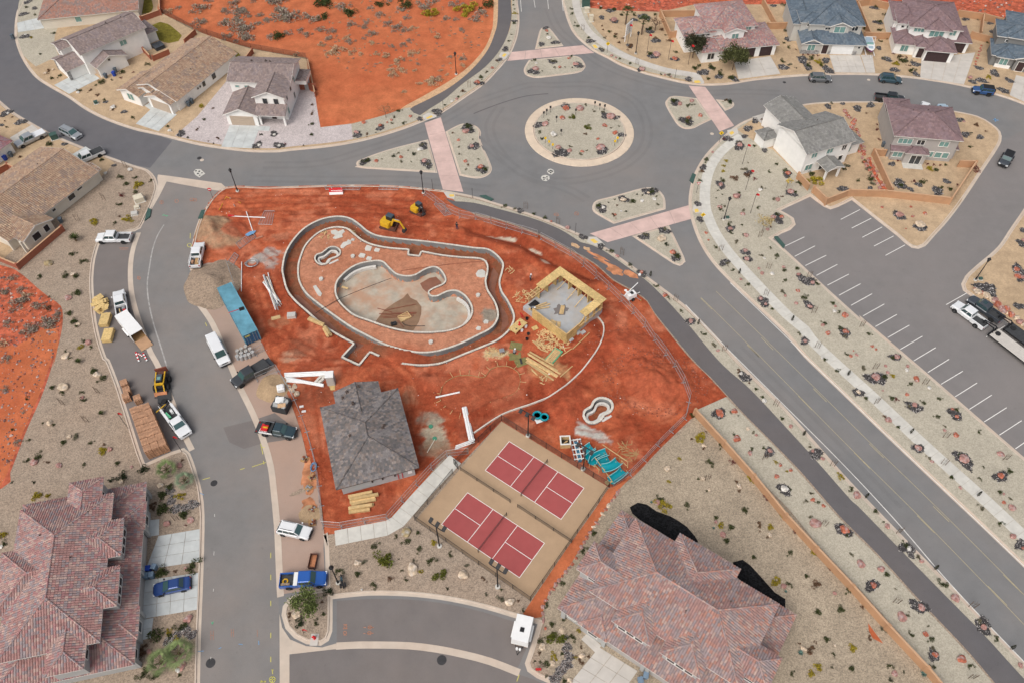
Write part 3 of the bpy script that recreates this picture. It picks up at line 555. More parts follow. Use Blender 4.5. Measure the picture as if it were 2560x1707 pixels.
tren=in_out & ~in_in;Z[tren]=-0.95+(fb(1.0,7)[tren]-0.5)*0.15;tint(tren*0.9,(0.50,0.82,1.0));tint(tren*sm(0.5,0.62,fb(0.45,12))*0.7,(0.72,0.75,0.8))
c=P('11',1240,1490);fill=np.exp(-(((X-c.x)/3.4)**2+((Y-c.y)/2.2)**2));Z=np.where(tren,Z+fill*1.25,Z);tint(fill*0.85,(0.80,0.72,0.72))
c=P('11',1150,1440);fill=np.exp(-(((X-c.x)/3.0)**2+((Y-c.y)/1.8)**2));Z=np.where(tren,np.minimum(Z+fill*1.0,0.3),Z)
Z[in_pool]=-1.3
for poly in (SPA1,SPA2):Z[inpoly(X,Y,poly)]=-0.75;tint(inpoly(X,Y,poly)*1.0,(0.55,0.75,0.8))
ki=inpoly(X,Y,KID);Z[ki]=-0.06+(fb(1.5,33)[ki]-0.5)*0.05;tint(ki*0.5,(0.80,0.85,0.95))
# ditch with a strip footing, banks thrown up beside it
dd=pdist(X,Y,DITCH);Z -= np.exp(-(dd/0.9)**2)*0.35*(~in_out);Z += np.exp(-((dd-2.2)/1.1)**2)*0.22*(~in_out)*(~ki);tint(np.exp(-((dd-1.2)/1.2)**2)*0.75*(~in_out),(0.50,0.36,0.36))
# mounds, pits
def mound(t,x,y,rx,ry,h,ang=0,col=None,cs=0.7):
    global Z
    c=P(t,x,y);u=(X-c.x)*math.cos(ang)+(Y-c.y)*math.sin(ang);v=-(X-c.x)*math.sin(ang)+(Y-c.y)*math.cos(ang)
    r=np.sqrt((u/rx)**2+(v/ry)**2)+(fb(0.5,91)-0.5)*0.5;g=sm(1.0,0.0,r);Z=Z+g*h*(0.8+0.4*fb(0.8,17))
    if col:tint(sm(1.05,0.75,r)*cs,col)
mound('22',1360,480,7.2,5.2,1.9,-0.5,(0.85,0.80,0.85));mound('22',1180,230,8,4.0,0.9,-0.2,(0.82,0.72,0.75));mound('22',700,690,3.8,6.0,0.8,0.4,(0.80,0.66,0.68));mound('22',880,320,3.0,6.0,0.7,-0.8,(0.72,0.56,0.56))
mound('01',1570,520,4.6,3.4,1.5,0.2,(0.80,2.1,2.9),0.95);mound('01',1640,600,4.6,3.0,1.4,-0.2,(0.78,1.9,2.6),0.95);mound('01',1770,540,3.2,2.4,0.7,0,(0.85,0.75,0.8));mound('01',1740,340,3.2,1.9,0.6)
mound('12',1450,490,3.4,2.4,0.55,0,(0.85,0.8,0.85));mound('11',1380,440,2.2,1.4,0.5,0,(0.8,.7,.7));mound('12',1300,330,3.5,2,.35,0,(.8,.7,.7));mound('12',600,620,2.8,3.5,0.35,0,(0.62,0.55,0.55))
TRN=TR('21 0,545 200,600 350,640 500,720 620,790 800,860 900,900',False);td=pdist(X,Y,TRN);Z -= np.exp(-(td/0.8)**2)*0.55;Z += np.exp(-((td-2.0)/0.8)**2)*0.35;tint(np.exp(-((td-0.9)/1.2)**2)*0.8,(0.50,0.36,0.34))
for t,x,y,r in (('12',430,170,.8),('12',715,222,.6),('12',1445,435,.7),('12',615,305,.6),('22',1235,805,.7),('22',1130,935,.6),('22',685,350,.7),('22',860,535,.6),('22',615,650,.6),('22',440,600,.5),('22',795,285,.6),('22',240,245,.5),('22',295,195,.5),('11',520,1265,.7),('11',1200,380,.5),('11',650,415,.9),('11',440,415,.7),('22',1100,740,.6),('22',1000,850,.6)):
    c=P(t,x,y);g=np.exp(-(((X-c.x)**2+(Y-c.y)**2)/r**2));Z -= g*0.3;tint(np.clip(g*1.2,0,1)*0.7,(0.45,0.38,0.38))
# spilt cement, mortar washings, sand, sawdust
def spill(t,x,y,rx,ry,col,s=0.9,ang=0):
    c=P(t,x,y);u=(X-c.x)*math.cos(ang)+(Y-c.y)*math.sin(ang);v=-(X-c.x)*math.sin(ang)+(Y-c.y)*math.cos(ang)
    tint(sm(1.0,0.6,np.sqrt((u/rx)**2+(v/ry)**2)+(fb(0.9,44)-0.5)*1.1)*s,col)
GREY=(0.82,3.2,6.6);LIGHT=(1.1,4.6,9.4);DAMP=(0.50,0.62,0.75)
for a in (('11',200,740,3.4,1.8,GREY,.85,.5),('11',260,790,1.6,2.0,GREY,.7),('12',1460,770,2.4,1.7,(0.6,1.9,3.2),.9),('12',1485,890,2.3,3.0,(0.85,2.9,4.8),.95,.2),('12',1490,1010,3.0,2.2,(0.58,1.6,2.4),.8),('11',1895,1180,1.6,1.9,(0.55,2.0,3.6),.9),('22',890,890,3.2,1.2,LIGHT,.8,-.5),('22',805,865,1.2,1.0,LIGHT,.8),
          ('12',420,300,2.6,1.2,(0.9,2.4,3.6),.7,.4),('21',170,1470,2.4,1.3,(1.25,4.2,5.6),.85),('21',600,1560,3.6,1.6,(1.2,2.8,3.0),.6,-.8),('22',500,430,3.5,1.4,(1.2,2.2,2.2),.6,-.7),('12',1300,600,1.2,2.4,(1.0,2.0,2.6),.6,.3),('12',490,240,2.2,2.2,DAMP,.7),('12',610,600,2.6,2.6,DAMP,.6),('11',300,1240,2.4,1.6,(0.95,1.8,2.2),.5),('11',330,600,2,1.5,(1.0,1.8,2.4),.5),
          ('21',230,600,3.6,.45,(1.2,4.5,8.0),.8,-.2),('21',450,690,1.6,.4,(1.2,4.5,8.0),.8,-.6),('21',550,790,1.2,.5,(1.1,3.5,6),.7,-.6),('22',1330,560,4,2.5,(.8,.8,.9),.5),('02',2240,640,1.5,5,DAMP,.5),('11',760,560,0.1,0.1,GREY,.1)):spill(*a)
for s_ in ('12 300,330 700,350 1100,330 1290,470 1350,700','12 560,560 600,380 900,340 1250,420 1380,600','11 100,400 900,350 1250,470 1900,600 2300,780','11 0,330 700,310 1150,390 1300,500','22 900,120 1050,400 1150,700 1400,760 1560,640','11 250,1250 500,1420 760,1540','22 1250,50 1420,250 1560,520','12 600,450 660,900 690,1300','22 700,880 1000,900 1300,800','11 150,900 250,1200 300,1500','12 1400,560 1330,900 1400,1100','01 1700,400 1900,620 2080,760'):
    c_=TR(s_,False,1.0)
    for o_ in (-.75,.75):
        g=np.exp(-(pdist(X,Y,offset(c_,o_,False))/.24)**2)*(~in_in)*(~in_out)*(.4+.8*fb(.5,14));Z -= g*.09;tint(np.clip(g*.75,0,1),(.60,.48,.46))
Z += (fb(1.9,41)-.5)*.14*(~in_in)*(~in_out);tint(sm(.56,.70,fb(1.3,70))*.2*(~in_out),(.62,.52,.5));tint(sm(.58,.70,fb(1.7,81))*.15*(~in_out),(1.25,1.5,1.6))
edge=pdist(X,Y,BAY_E);Z=np.where(edge <2.2,Z*sm(0,2.2,edge)+(-0.05)*(1-sm(0,2.2,edge)),Z)
edge2=np.minimum(pdist(X,Y,SITE_S),pdist(X,Y,offset(KC_N,0.5,False)));Z=np.where((edge2 <1.3) & ~in_out,np.minimum(Z,0.08+0.5*sm(0.3,1.5,edge2)),Z)
def site_z(p):
    i=int(round((p[1]-y0)/HS));j=int(round((p[0]-x0)/HS))
    return float(Z[min(max(i,0),Z.shape[0]-1),min(max(j,0),Z.shape[1]-1)])
ids=-np.ones(X.shape,int);cell=inside[:-1,:-1] & inside[1:,:-1] & inside[:-1,1:] & inside[1:,1:]
use=np.zeros(X.shape,bool)
for a,b in ((0,0),(1,0),(0,1),(1,1)):use[a:a+cell.shape[0],b:b+cell.shape[1]] |= cell
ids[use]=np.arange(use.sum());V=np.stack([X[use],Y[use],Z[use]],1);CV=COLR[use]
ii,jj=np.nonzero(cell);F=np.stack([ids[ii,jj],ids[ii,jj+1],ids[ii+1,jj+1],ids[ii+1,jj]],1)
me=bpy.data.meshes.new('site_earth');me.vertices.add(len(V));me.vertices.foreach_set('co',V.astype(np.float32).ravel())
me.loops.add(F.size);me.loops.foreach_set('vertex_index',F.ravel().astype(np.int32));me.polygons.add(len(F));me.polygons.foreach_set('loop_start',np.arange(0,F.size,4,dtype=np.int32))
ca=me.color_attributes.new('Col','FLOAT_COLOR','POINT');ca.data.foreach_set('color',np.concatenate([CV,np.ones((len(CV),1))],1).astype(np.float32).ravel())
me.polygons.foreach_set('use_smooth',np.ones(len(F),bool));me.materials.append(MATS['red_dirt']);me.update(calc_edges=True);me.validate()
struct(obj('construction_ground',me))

# ---------------------------------------------------------------- pool, river and spa walls
def wall_ring(name,label,cat,pts,closed,top,bottom,w,bl=0.42):
    root=thing(name,label,cat,(0,0,0))
    m=MB();m.ribbon(pts,[(-w/2,bottom),(-w/2,top),(w/2,top),(w/2,bottom)][::-1],closed);m.build('wall_core','cmu_dark',root)
    d=0.0;L=[];pp=pts+[pts[0]] if closed else pts
    for a,b in zip(pp,pp[1:]):
        l=(b-a).length;L.append((d,d+l,a,b));d += l
    n=int(d/bl);m=MB();k=0
    def at(x):
        for (s0,s1,a,b) in L:
            if s1 >= x:return a.lerp(b,(x-s0)/max(1e-6,s1-s0))
        return L[-1][3]
    for k in range(n):
        p,q=at(d*k/n+0.01),at(d*(k+1)/n-0.015);dz=Vector((0,0,top+0.03+rnd.uniform(0,.015)))
        g=rnd.uniform(0.92,1.12);m.col=(g,g,g*0.98);m.beam(p+dz,q+dz,w+0.05,0.07)
    o=m.build('coping_blocks','wall_block',root);o['kind']='stuff'
    return root
river_out=wall_ring('river_wall','long outer block wall curving round the lazy river trench','pool wall',OUTER,False,0.22,-1.2,0.26)
wall_ring('river_wall','inner block wall of the trench with a small rectangular notch','pool wall',INNER,True,0.18,-1.2,0.26)
wall_ring('pool_wall','kidney shaped pool wall with a hooked bay around concrete floor','pool wall',POOL,True,0.18,-1.45,0.24)
sp1=wall_ring('spa_wall','small oval spa shell inside the curving trench','spa',SPA1,True,0.2,-0.9,0.2);sp2=wall_ring('spa_wall','pale kidney spa shell standing alone in open red dirt','spa',SPA2,True,0.35,-0.9,0.34)
for root,ring_,cc in ((sp1,SPA1,('11',720,775)),(sp2,SPA2,('22',985,760))):
    m=MB();inn=offset(ring_,0.55 if area(ring_) >0 else -0.55);m.ribbon(inn,[(-.18,-0.7),(-.18,-0.22),(.18,-0.22),(.18,-0.7)],True);m.build('bench','foam_ring',root)
    p=P(*cc);m=MB();m.at(p.x,p.y,0,0.6);[m.box(-0.9,-0.6+k*0.35,-0.6,0.9,-0.28+k*0.35,0.16-k*0.12) for k in range(3)];m.build('steps','foam_ring',root)
m=MB();m.sheet(POOL,-1.24);pool_floor=struct(m.build('pool_floor','gunite'))
m=MB();m.sheet(TR('11 1275,985 1300,1020 1345,1040 1380,1085 1378,1140 1360,1200 1320,1260 1300,1290 1200,1275 1080,1235 1030,1200 1060,1160 1100,1110 1170,1060 1240,1020'),-1.225);struct(m.build('puddle','puddle'))
m=MB();m.sheet(TR('11 1370,910 1440,870 1490,860 1530,900 1530,940 1460,975 1430,985 1390,950'),-1.222);struct(m.build('puddle','wet_mud'))
m=MB();m.sheet(TR('11 460,1010 560,1100 700,1220 820,1330 1000,1400 1010,1440 900,1470 860,1440 700,1320 560,1190 470,1100 420,1000'),-0.90);struct(m.build('puddle','wet_mud'))
m=MB();m.sheet(TR('11 1925,800 1960,850 1935,960 1960,1050 2030,1160 2040,1230 1980,1290 1990,1200 1960,1080 1890,960 1900,880'),-0.90);struct(m.build('puddle','wet_mud'))
# inner steps of pool: low concrete ledges along the wall
m=MB();m.ribbon(TR('11 800,900 870,845 950,812 1040,797',False,.4),[(-.2,-1.2),(-.2,-0.6),(.25,-0.6),(.25,-1.2)][::-1]);tag(m.build('pool_step','foam_ring'),'curved concrete ledge along the upper rim of the kidney pool','step')
m=MB();m.ribbon(TR('11 1650,1035 1710,1075 1738,1130 1735,1190 1700,1235',False,.4),[(-.2,-1.2),(-.2,-0.6),(.25,-0.6),(.25,-1.2)][::-1]);tag(m.build('pool_step','foam_ring'),'curved concrete ledge in the rounded lower end of the pool','step')
# loose slabs cast on the deck
def lump(name,label,cat,t,pts,mat,h=0.12,z=None,group=None):
    q=TR(t+' '+pts);zz=site_z(q[0]) if z is None else z
    m=MB();m.prism(q,zz-0.1,zz+h);return tag(m.build(name,mat),label,cat,group)
lump('concrete_spill','irregular poured concrete patch near the river bend','concrete patch','11','705,555 740,545 760,560 800,543 812,560 790,580 795,600 740,615 720,608 740,585 710,575','concrete',0.08)
lump('concrete_pad','long stepped concrete pad with three lobes on the deck','concrete pad','11','778,668 800,640 825,635 835,620 858,628 858,650 825,662 800,685 780,682','concrete',0.1)
for x,y,w,h in ((987,683,27,22),(1052,697,23,15),(940,738,27,18),(992,760,23,15),(870,620,16,10)):lump('concrete_pad','square concrete footing pad on the deck near the spa','concrete pad','11',f'{x-w},{y+4} {x-w*.4:.0f},{y-h} {x+w},{y-h*.5:.0f} {x+w*.6:.0f},{y+h} {x-w*.8:.0f},{y+h*.8:.0f}','concrete',0.1,group='square footing pads on the pool deck')
lump('concrete_pad','pale rounded concrete pad beside the right bend of the river wall','concrete pad','11','1792,875 1810,850 1840,843 1865,860 1862,900 1830,905 1800,895','concrete',0.08);lump('concrete_pad','long narrow concrete strip on the left of the deck','concrete pad','11','572,970 595,962 640,1025 630,1045 612,1040','concrete',0.1)
for x,y in ((1868,1233),(1812,1282)):lump('concrete_pad','small lone concrete pad by the cement stain','concrete pad','11',f'{x-20},{y+3} {x-5},{y-14} {x+20},{y-8} {x+16},{y+14} {x-12},{y+15}','concrete',0.1,group='small pads at right of the deck')
for i,(x,y) in enumerate(((872,748),(635,918),(1810,1040),(1456,1388))):
    p=P('11',x,y);m=MB();m.at(p.x,p.y,site_z(p)-.05).lathe([(0.38,0),(0.38,0.42),(0.34,0.45),(0.18,0.44)],14);tag(m.build('concrete_cylinder','concrete'),'short round concrete pier standing on the pool deck','pier','round piers on the pool deck')
def sticks(name,label,cat,t,segs,w,h,mat,z=None,tint_=None,group=None,each=False):
    out=[]
    m=MB()
    for s in segs:
        p,q=P(t,s[0],s[1]),P(t,s[2],s[3]);zz=(site_z(p)+site_z(q))/2+h/2+0.02 if z is None else z
        g=rnd.uniform(0.85,1.15);m.col=(g,g,g);m.beam(p+Vector((0,0,zz)),q+Vector((0,0,zz+rnd.uniform(0,.05))),w,h)
        if each:out.append(tag(m.build(name,mat),label,cat,group));m=MB()
    if not each:out.append(tag(m.build(name,mat),label,cat,group))
    return out
M('rebar',(0.22,0.07,0.045),0.8,0.2,2)
sticks('steel_bar','long rusty bar lying on the puddle of the pool floor','bar','11',[(1048,1098,1160,1128),(1120,1110,1340,1068),(1060,1140,1345,1130),(1075,1150,1320,1135),(1065,1165,1340,1140),(1090,1172,1320,1155),(1200,1190,1245,1240)],0.09,0.06,'rebar',-1.17,group='rusty bars on the pool floor',each=True)
m=MB();m.path([P('11',x,y,-1.15) for x,y in ((1230,1225),(1260,1255),(1310,1265),(1410,1263))],0.05);tag(m.build('hose','black'),'black hose curving across the damp pool floor','hose')
m=MB();p=P('11',1258,1197,-1.2);m.at(p.x,p.y,-1.22,0.6);[m.box(*b) for b in ((-1,-.7,0,1,-.6,.2),(-1,.6,0,1,.7,.2),(-1,-.6,0,-.9,.6,.2),(.9,-.6,0,1,.6,.2),(-.9,-.6,0,.9,.6,.05))];tag(m.build('form_box','wood'),'square wooden form tray on the wet pool floor','tray')
p=P('11',1178,1250,-1.2);m=MB();m.at(p.x,p.y,-1.22,.3);m.box(-.5,-.35,0,.5,.35,.35,.06,.06);m.tube((-.3,0,.35),(-.3,0,.6),.15);m.box(.1,-.2,.35,.4,.2,.5);tag(m.build('pump','dark_metal'),'small dark pump with hoses at the pool edge','pump')
m=MB();m.path([P('11',x,y,z) for x,y,z in ((590,1170,.1),(640,1135,.25),(745,1075,.3),(770,1060,.3),(900,1005,.1),(1000,965,-.4),(1160,905,.25))],0.045);tag(m.build('hose','black'),'dark hose stretched from the river trench across the pool','hose')
m=MB();m.path([P('11',x,y,.14) for x,y in ((1230,850),(1400,825),(1600,800),(1760,785),(1850,780))],0.035);tag(m.build('cable','rebar'),'thin cable lying across the deck to the river wall','cable')
sticks('plank','pale board resting inside the pool rim','plank','11',[(785,955,830,970)],0.35,0.12,'wood',-0.5)
sticks('lumber','broken pale boards lying in the river trench bend','lumber','11',[(815,515,882,530),(835,510,890,550),(845,520,852,545)],0.16,0.06,'wood',-0.82,group='boards in the trench',each=True)
# wooden kidney form with stakes
kf=thing('kidney_form','low kidney shaped wooden form held by stakes in red dirt','form')
m=MB();half=KID[:int(len(KID)*0.68)];m.ribbon(half,[(-.03,-.1),(-.03,.16),(.03,.16),(.03,-.1)][::-1]);m.build('form_board','stud',kf)
for i in range(0,len(KID),3):
    n=(KID[(i+1) % len(KID)]-KID[i-1]).normalized();o_=Vector((n.y,-n.x,0))*(1 if area(KID) >0 else -1)
    m=MB();p=KID[i];l=rnd.uniform(.7,1.1);m.beam(p+Vector((0,0,.14)),p+o_*l+Vector((0,0,.06)),.07,.05);m.beam(p+o_*l+Vector((0,0,-.1)),p+o_*l+Vector((0,0,.3)),.06);m.build('stake','wood',kf)
# strip footing / pipe in the ditch
for q in DITCH:q.z=max(0.0,site_z(q)+.12)
m=MB();m.ribbon(DITCH,[(-.10,-.25),(-.10,.06),(.10,.06),(.10,-.25)][::-1]);tag(m.build('concrete_curb','wall_block'),'thin pale concrete curb curving through the dirt towards the courts','curb')
# ---------------------------------------------------------------- houses
PAL={
 'red':[(0.33,0.175,0.16),(0.37,0.19,0.17),(0.29,0.20,0.195),(0.25,0.205,0.215),(0.42,0.29,0.25),(0.33,0.155,0.155),(0.28,0.235,0.24),(0.39,0.25,0.22)],
 'red2':[(0.33,0.19,0.17),(0.38,0.21,0.18),(0.29,0.205,0.20),(0.26,0.215,0.22),(0.42,0.30,0.255),(0.41,0.20,0.15),(0.37,0.26,0.235),(0.29,0.235,0.235)],
 'slate':[(0.15,0.135,0.13),(0.20,0.165,0.148),(0.13,0.122,0.123),(0.245,0.205,0.185),(0.165,0.15,0.15),(0.215,0.195,0.19)],
 'tan':[(0.36,0.245,0.17),(0.31,0.20,0.14),(0.40,0.285,0.20),(0.33,0.24,0.18),(0.28,0.205,0.165)],
 'greybrown':[(0.265,0.205,0.19),(0.235,0.185,0.175),(0.30,0.235,0.215),(0.26,0.21,0.205)],
 'brick':[(0.335,0.175,0.13),(0.29,0.185,0.155),(0.37,0.20,0.155),(0.27,0.20,0.18)],
 'blue':[(0.115,0.15,0.185),(0.10,0.13,0.165),(0.13,0.165,0.20),(0.145,0.175,0.205)],
 'mauve':[(0.225,0.15,0.155),(0.205,0.14,0.145),(0.25,0.17,0.17),(0.235,0.165,0.175)],
 'grey':[(0.235,0.23,0.215),(0.215,0.21,0.20),(0.25,0.245,0.23)],
 'plum':[(0.29,0.135,0.145),(0.25,0.145,0.16),(0.34,0.165,0.165),(0.27,0.18,0.195)]}
def shade(c,a=0.12):
    g=rnd.uniform(1-a,1+a);return (c[0]*g,c[1]*g,c[2]*g)
for k_ in ('red','red2'):PAL[k_]=[tuple(a*.86+b*.14 for a,b in zip(c,(.345,.275,.265))) for c in PAL[k_]]
class House:
    def __init__(s,name,label,cat,o,ang,wall,pal,tile='flat',tl=0.42,tw=0.34,indiv=0):
        s.root=thing(name,label,cat,(o[0],o[1],PADZ-0.02),R(ang));s.w=MB();s.t=MB();s.b=MB();s.caps=MB();s.wall=wall;s.pal=PAL[pal];s.tile=tile;s.tl=tl;s.tw=tw;s.n=0;s.indiv=indiv;s.cells=[];s.fascia=MB()
    def block(s,x0,y0,x1,y1,z0,z1):
        e=0.003*s.n;s.n += 1;s.w.box(x0-e,y0-e,z0,x1+e,y1+e,z1);return s
    def plane(s,pts,tiles=True):
        """pts: eave edge first (a->b), then the upper points; CCW seen from above"""
        a,b=pts[0],pts[1];U=(b-a).normalized();nrm=U.cross(pts[2]-a).normalized();Vv=nrm.cross(U)
        s.b.add([p-nrm*0.03 for p in pts],[tuple(range(len(pts)))]);s.b.add([p-nrm*0.16 for p in pts],[tuple(range(len(pts)))[::-1]])
        uv=[((p-a).dot(U),(p-a).dot(Vv)) for p in pts];H=max(v for u,v in uv);n=max(1,round(H/s.tl));L=H/n
        def span(v):
            xs=[]
            for (u0,v0),(u1,v1) in zip(uv,uv[1:]+uv[:1]):
                if abs(v1-v0) >1e-9 and min(v0,v1) <= v <= max(v0,v1):xs.append(u0+(u1-u0)*(v-v0)/(v1-v0))
            return (min(xs),max(xs)) if len(xs) >1 else None
        for k in range(n):
            v0,v1=k*L,(k+1)*L;sp=span(min(H*0.999,v0+L*0.5))
            if not sp or sp[1]-sp[0] <0.1:continue
            u0=sp[0];off=(0.5*s.tw if (k % 2 and s.tile == 'flat') else 0);i0=math.floor((sp[0]-off)/s.tw)
            while True:
                ua,ub=max(sp[0],off+i0*s.tw),min(sp[1],off+(i0+1)*s.tw-0.012);i0 += 1
                if ua >= sp[1]:break
                if ub-ua <0.04:continue
                q=a+U*((ua+ub)/2)+Vv*v0
                cl=s.pal[min(len(s.pal)-1,max(0,int((0.5+0.95*mnoise.noise(Vector((q.x*0.55,q.y*0.55+17,q.z*.5)))+rnd.uniform(-.42,.42))*len(s.pal))))]
                s.t.col=shade(cl)
                A=a+U*ua+Vv*(v0-0.04);B=a+U*ub+Vv*(v0-0.04);C=a+U*ub+Vv*v1;D=a+U*ua+Vv*v1
                if s.tile == 'flat':
                    s.t.add([A-nrm*0.02,B-nrm*0.02,A+nrm*0.05,B+nrm*0.05,C+nrm*0.012,D+nrm*0.012],[(0,1,3,2),(2,3,4,5)])
                else:
                    h1,h0=nrm*0.105,nrm*0.055;mA,mB=A.lerp(B,.28),A.lerp(B,.72);mC,mD=D.lerp(C,.72),D.lerp(C,.28)
                    s.t.add([A-nrm*.02,B-nrm*.02,A+nrm*.015,mA+h1,mB+h1,B+nrm*.015,C-nrm*.01,mC+h0,mD+h0,D-nrm*.01],[(0,1,5,4,3,2),(2,3,8,9),(3,4,7,8),(4,5,6,7)])
        return s
    def cap(s,p,q,r=0.13):
        L=(q-p).length;n=max(1,round(L/0.42))
        for k in range(n):
            s.caps.col=shade(s.pal[rnd.randrange(len(s.pal))]);c=(0.8 if s.tile == 'flat' else 1.05);s.caps.col=tuple(v*c for v in s.caps.col)
            s.caps.tube(p.lerp(q,k/n)+Vector((0,0,.04)),p.lerp(q,(k+1)/n-0.002)+Vector((0,0,.02)),r,r*0.85,6)
    def roof(s,x0,y0,x1,y1,z,p,axis='u',h0=True,h1=True,ov=0.45,gz=None):
        """hip or gable roof over a rectangle; h0/h1 = hipped at the low/high end of the axis"""
        x0 -= ov if not (axis == 'u' and h0 is None) else 0;x1 += ov if not (axis == 'u' and h1 is None) else 0
        y0 -= ov if not (axis == 'v' and h0 is None) else 0;y1 += ov if not (axis == 'v' and h1 is None) else 0
        if axis == 'v':T=lambda u,v,w:Vector((v,u,w));a0,a1,b0,b1=y0,y1,x0,x1
        else:T=lambda u,v,w:Vector((u,v,w));a0,a1,b0,b1=x0,x1,y0,y1
        hw=(b1-b0)/2;m=(b0+b1)/2;zt=z+hw*p;ra,rb=(a0+hw if h0 else a0),(a1-hw if h1 else a1)
        if ra >rb:ra=rb=(ra+rb)/2
        A,B,C,D=T(a0,b0,z),T(a1,b0,z),T(a1,b1,z),T(a0,b1,z);E,Fp=T(ra,m,zt),T(rb,m,zt)
        fl=(lambda q:q) if axis == 'u' else (lambda q:[q[1],q[0]]+q[:1:-1])
        s.plane(fl([A,B,Fp,E] if (Fp-E).length >.01 else [A,B,E]));s.plane(fl([C,D,E,Fp] if (Fp-E).length >.01 else [C,D,E]))
        if h0:s.plane(fl([D,A,E]));s.cap(A,E);s.cap(D,E)
        if h1:s.plane(fl([B,C,Fp]));s.cap(B,Fp);s.cap(C,Fp)
        if (Fp-E).length >.01:s.cap(E,Fp)
        for g,(p1,p2,ap_) in ((h0,(D,A,E)),(h1,(B,C,Fp))):
            if g is False:  # gable end: wall triangle and barge boards
                ins=(E-Fp).normalized()*(-ov if g is h0 and ap_ is E else ov) if (Fp-E).length >.01 else Vector()
                d=ins if ap_ is E else ins
                dirn=(Fp-E).normalized() if ap_ is E else (E-Fp).normalized()
                k=dirn*ov;q1,q2,q3=p1+k,p2+k,ap_+k;dn=Vector((0,0,-.12))
                kk=dirn*0.12;s.w.add([q1+dn,q2+dn,q3+dn,q1+dn+kk,q2+dn+kk,q3+dn+kk],[(0,1,2),(5,4,3),(0,2,5,3),(1,4,5,2)])
                for e1 in (p1,p2):s.fascia.beam(e1+Vector((0,0,-.08)),ap_+Vector((0,0,-.08)),.05,.2)
        for e1,e2,ok in ((A,B,1),(C,D,1),(D,A,h0),(B,C,h1)):
            if ok:s.fascia.beam(e1+Vector((0,0,-.10)),e2+Vector((0,0,-.10)),.05,.16)
        return s
    def vol(s,x0,y0,x1,y1,z0,z1,p,axis='u',h0=True,h1=True,ov=0.45):
        s.block(x0,y0,x1,y1,z0,z1);return s.roof(x0,y0,x1,y1,z1,p,axis,h0,h1,ov)
    def shed(s,x0,y0,x1,y1,z,zt,low='v0',ov=0.4):
        if low == 'v0':pts=[Vector((x0-ov,y0-ov,z)),Vector((x1+ov,y0-ov,z)),Vector((x1+ov,y1,zt)),Vector((x0-ov,y1,zt))]
        elif low == 'u1':pts=[Vector((x1+ov,y0-ov,z)),Vector((x1+ov,y1+ov,z)),Vector((x0,y1+ov,zt)),Vector((x0,y0-ov,zt))]
        else:pts=[Vector((x1+ov,y1+ov,z)),Vector((x0-ov,y1+ov,z)),Vector((x0-ov,y0,zt)),Vector((x1+ov,y0,zt))]
        s.plane(pts);s.fascia.beam(pts[0]+Vector((0,0,-.1)),pts[1]+Vector((0,0,-.1)),.05,.16);return s
    def win(s,face,a,pos,z,w,h,pane='pane_dark',n=1,frame='trim',name='window'):
        """face: v- v+ u- u+ (outward), a = centre along the wall, pos = wall coordinate"""
        m=MB();g=MB();sg=-1 if face[1] == '-' else 1
        def bx(mb,a0,a1,z0,z1,d0,d1):
            d0,d1=sorted((pos+sg*d0,pos+sg*d1))
            if face[0] == 'v':mb.box(a0,d0,z0,a1,d1,z1)
            else:mb.box(d0,a0,z0,d1,a1,z1)
        f=0.10
        for q in ((a-w/2-f,a+w/2+f,z-f,z),(a-w/2-f,a+w/2+f,z+h,z+h+f),(a-w/2-f,a-w/2,z,z+h),(a+w/2,a+w/2+f,z,z+h)):bx(m,*q,-.02,.09)
        for k in range(1,n):bx(m,a-w/2+w*k/n-.04,a-w/2+w*k/n+.04,z,z+h,-.02,.08)
        o=m.build(name,frame,s.root)
        for k in range(n):g=MB();bx(g,a-w/2+w*k/n+.03,a-w/2+w*(k+1)/n-.03,z,z+h,-.02,.035);g.build('pane',pane,o)
        return s
    def garage(s,face,a,pos,w,h=2.2,mat='trim',name='garage_door'):
        m=MB();sg=-1 if face[1] == '-' else 1
        for r_ in range(4):
            z0,z1=.05+r_*h/4,.05+(r_+1)*h/4-.025;d0,d1=sorted((pos-sg*.02,pos+sg*.05))
            if face[0] == 'v':m.box(a-w/2,d0,z0,a+w/2,d1,z1)
            else:m.box(d0,a-w/2,z0,d1,a+w/2,z1)
        m.build(name,mat,s.root);return s
    def box(s,name,mat,*b):MB().box(*b).build(name,mat,s.root);return s
    def vents(s,pts):
        for x,y,z in pts:m=MB();m.at(x,y,z).lathe([(.09,-.3),(.09,.35),(.06,.36)],8);m.box(-.2,-.2,-.3,.2,.2,.06);m.build('vent_pipe','roof_base',s.rf)
    def done(s):
        s.w.build('wall',s.wall,s.root);s.rf=s.b.build('roof','roof_base',s.root)
        t=s.t
        if t.f:o=t.build('roof_tiles','roof_tile',s.rf);o['kind']='stuff'
        if s.caps.f:o=s.caps.build('ridge_tiles','roof_tile',s.rf);o['kind']='stuff'
        if s.fascia.f:s.fascia.build('fascia','trim' if s.wall != 'wall_pool' else 'roof_base',s.rf)
        return s
M('wall_white',(0.82,0.81,0.78),.9,.05,.8);M('wall_cream',(0.66,0.61,0.52),.9,.05,.8);M('wall_taupe',(0.39,0.365,0.345),.9,.05,.8);M('wall_greige',(0.50,0.485,0.45),.9,.05,.8);M('wall_pool',(0.42,0.43,0.43),.9,.08,.8);M('wall_dark',(0.20,0.20,0.195),.9,.05,.8);M('wall_grey',(0.40,0.40,0.39),.9,.05,.8)
M('door_brown',(0.05,0.03,0.03),.6,.1,2);M('door_tan',(0.45,0.36,0.28),.7,.05,2);M('stone',(0.30,0.29,0.28),.9,.35,2.5,fine=.35,fscale=3.5)
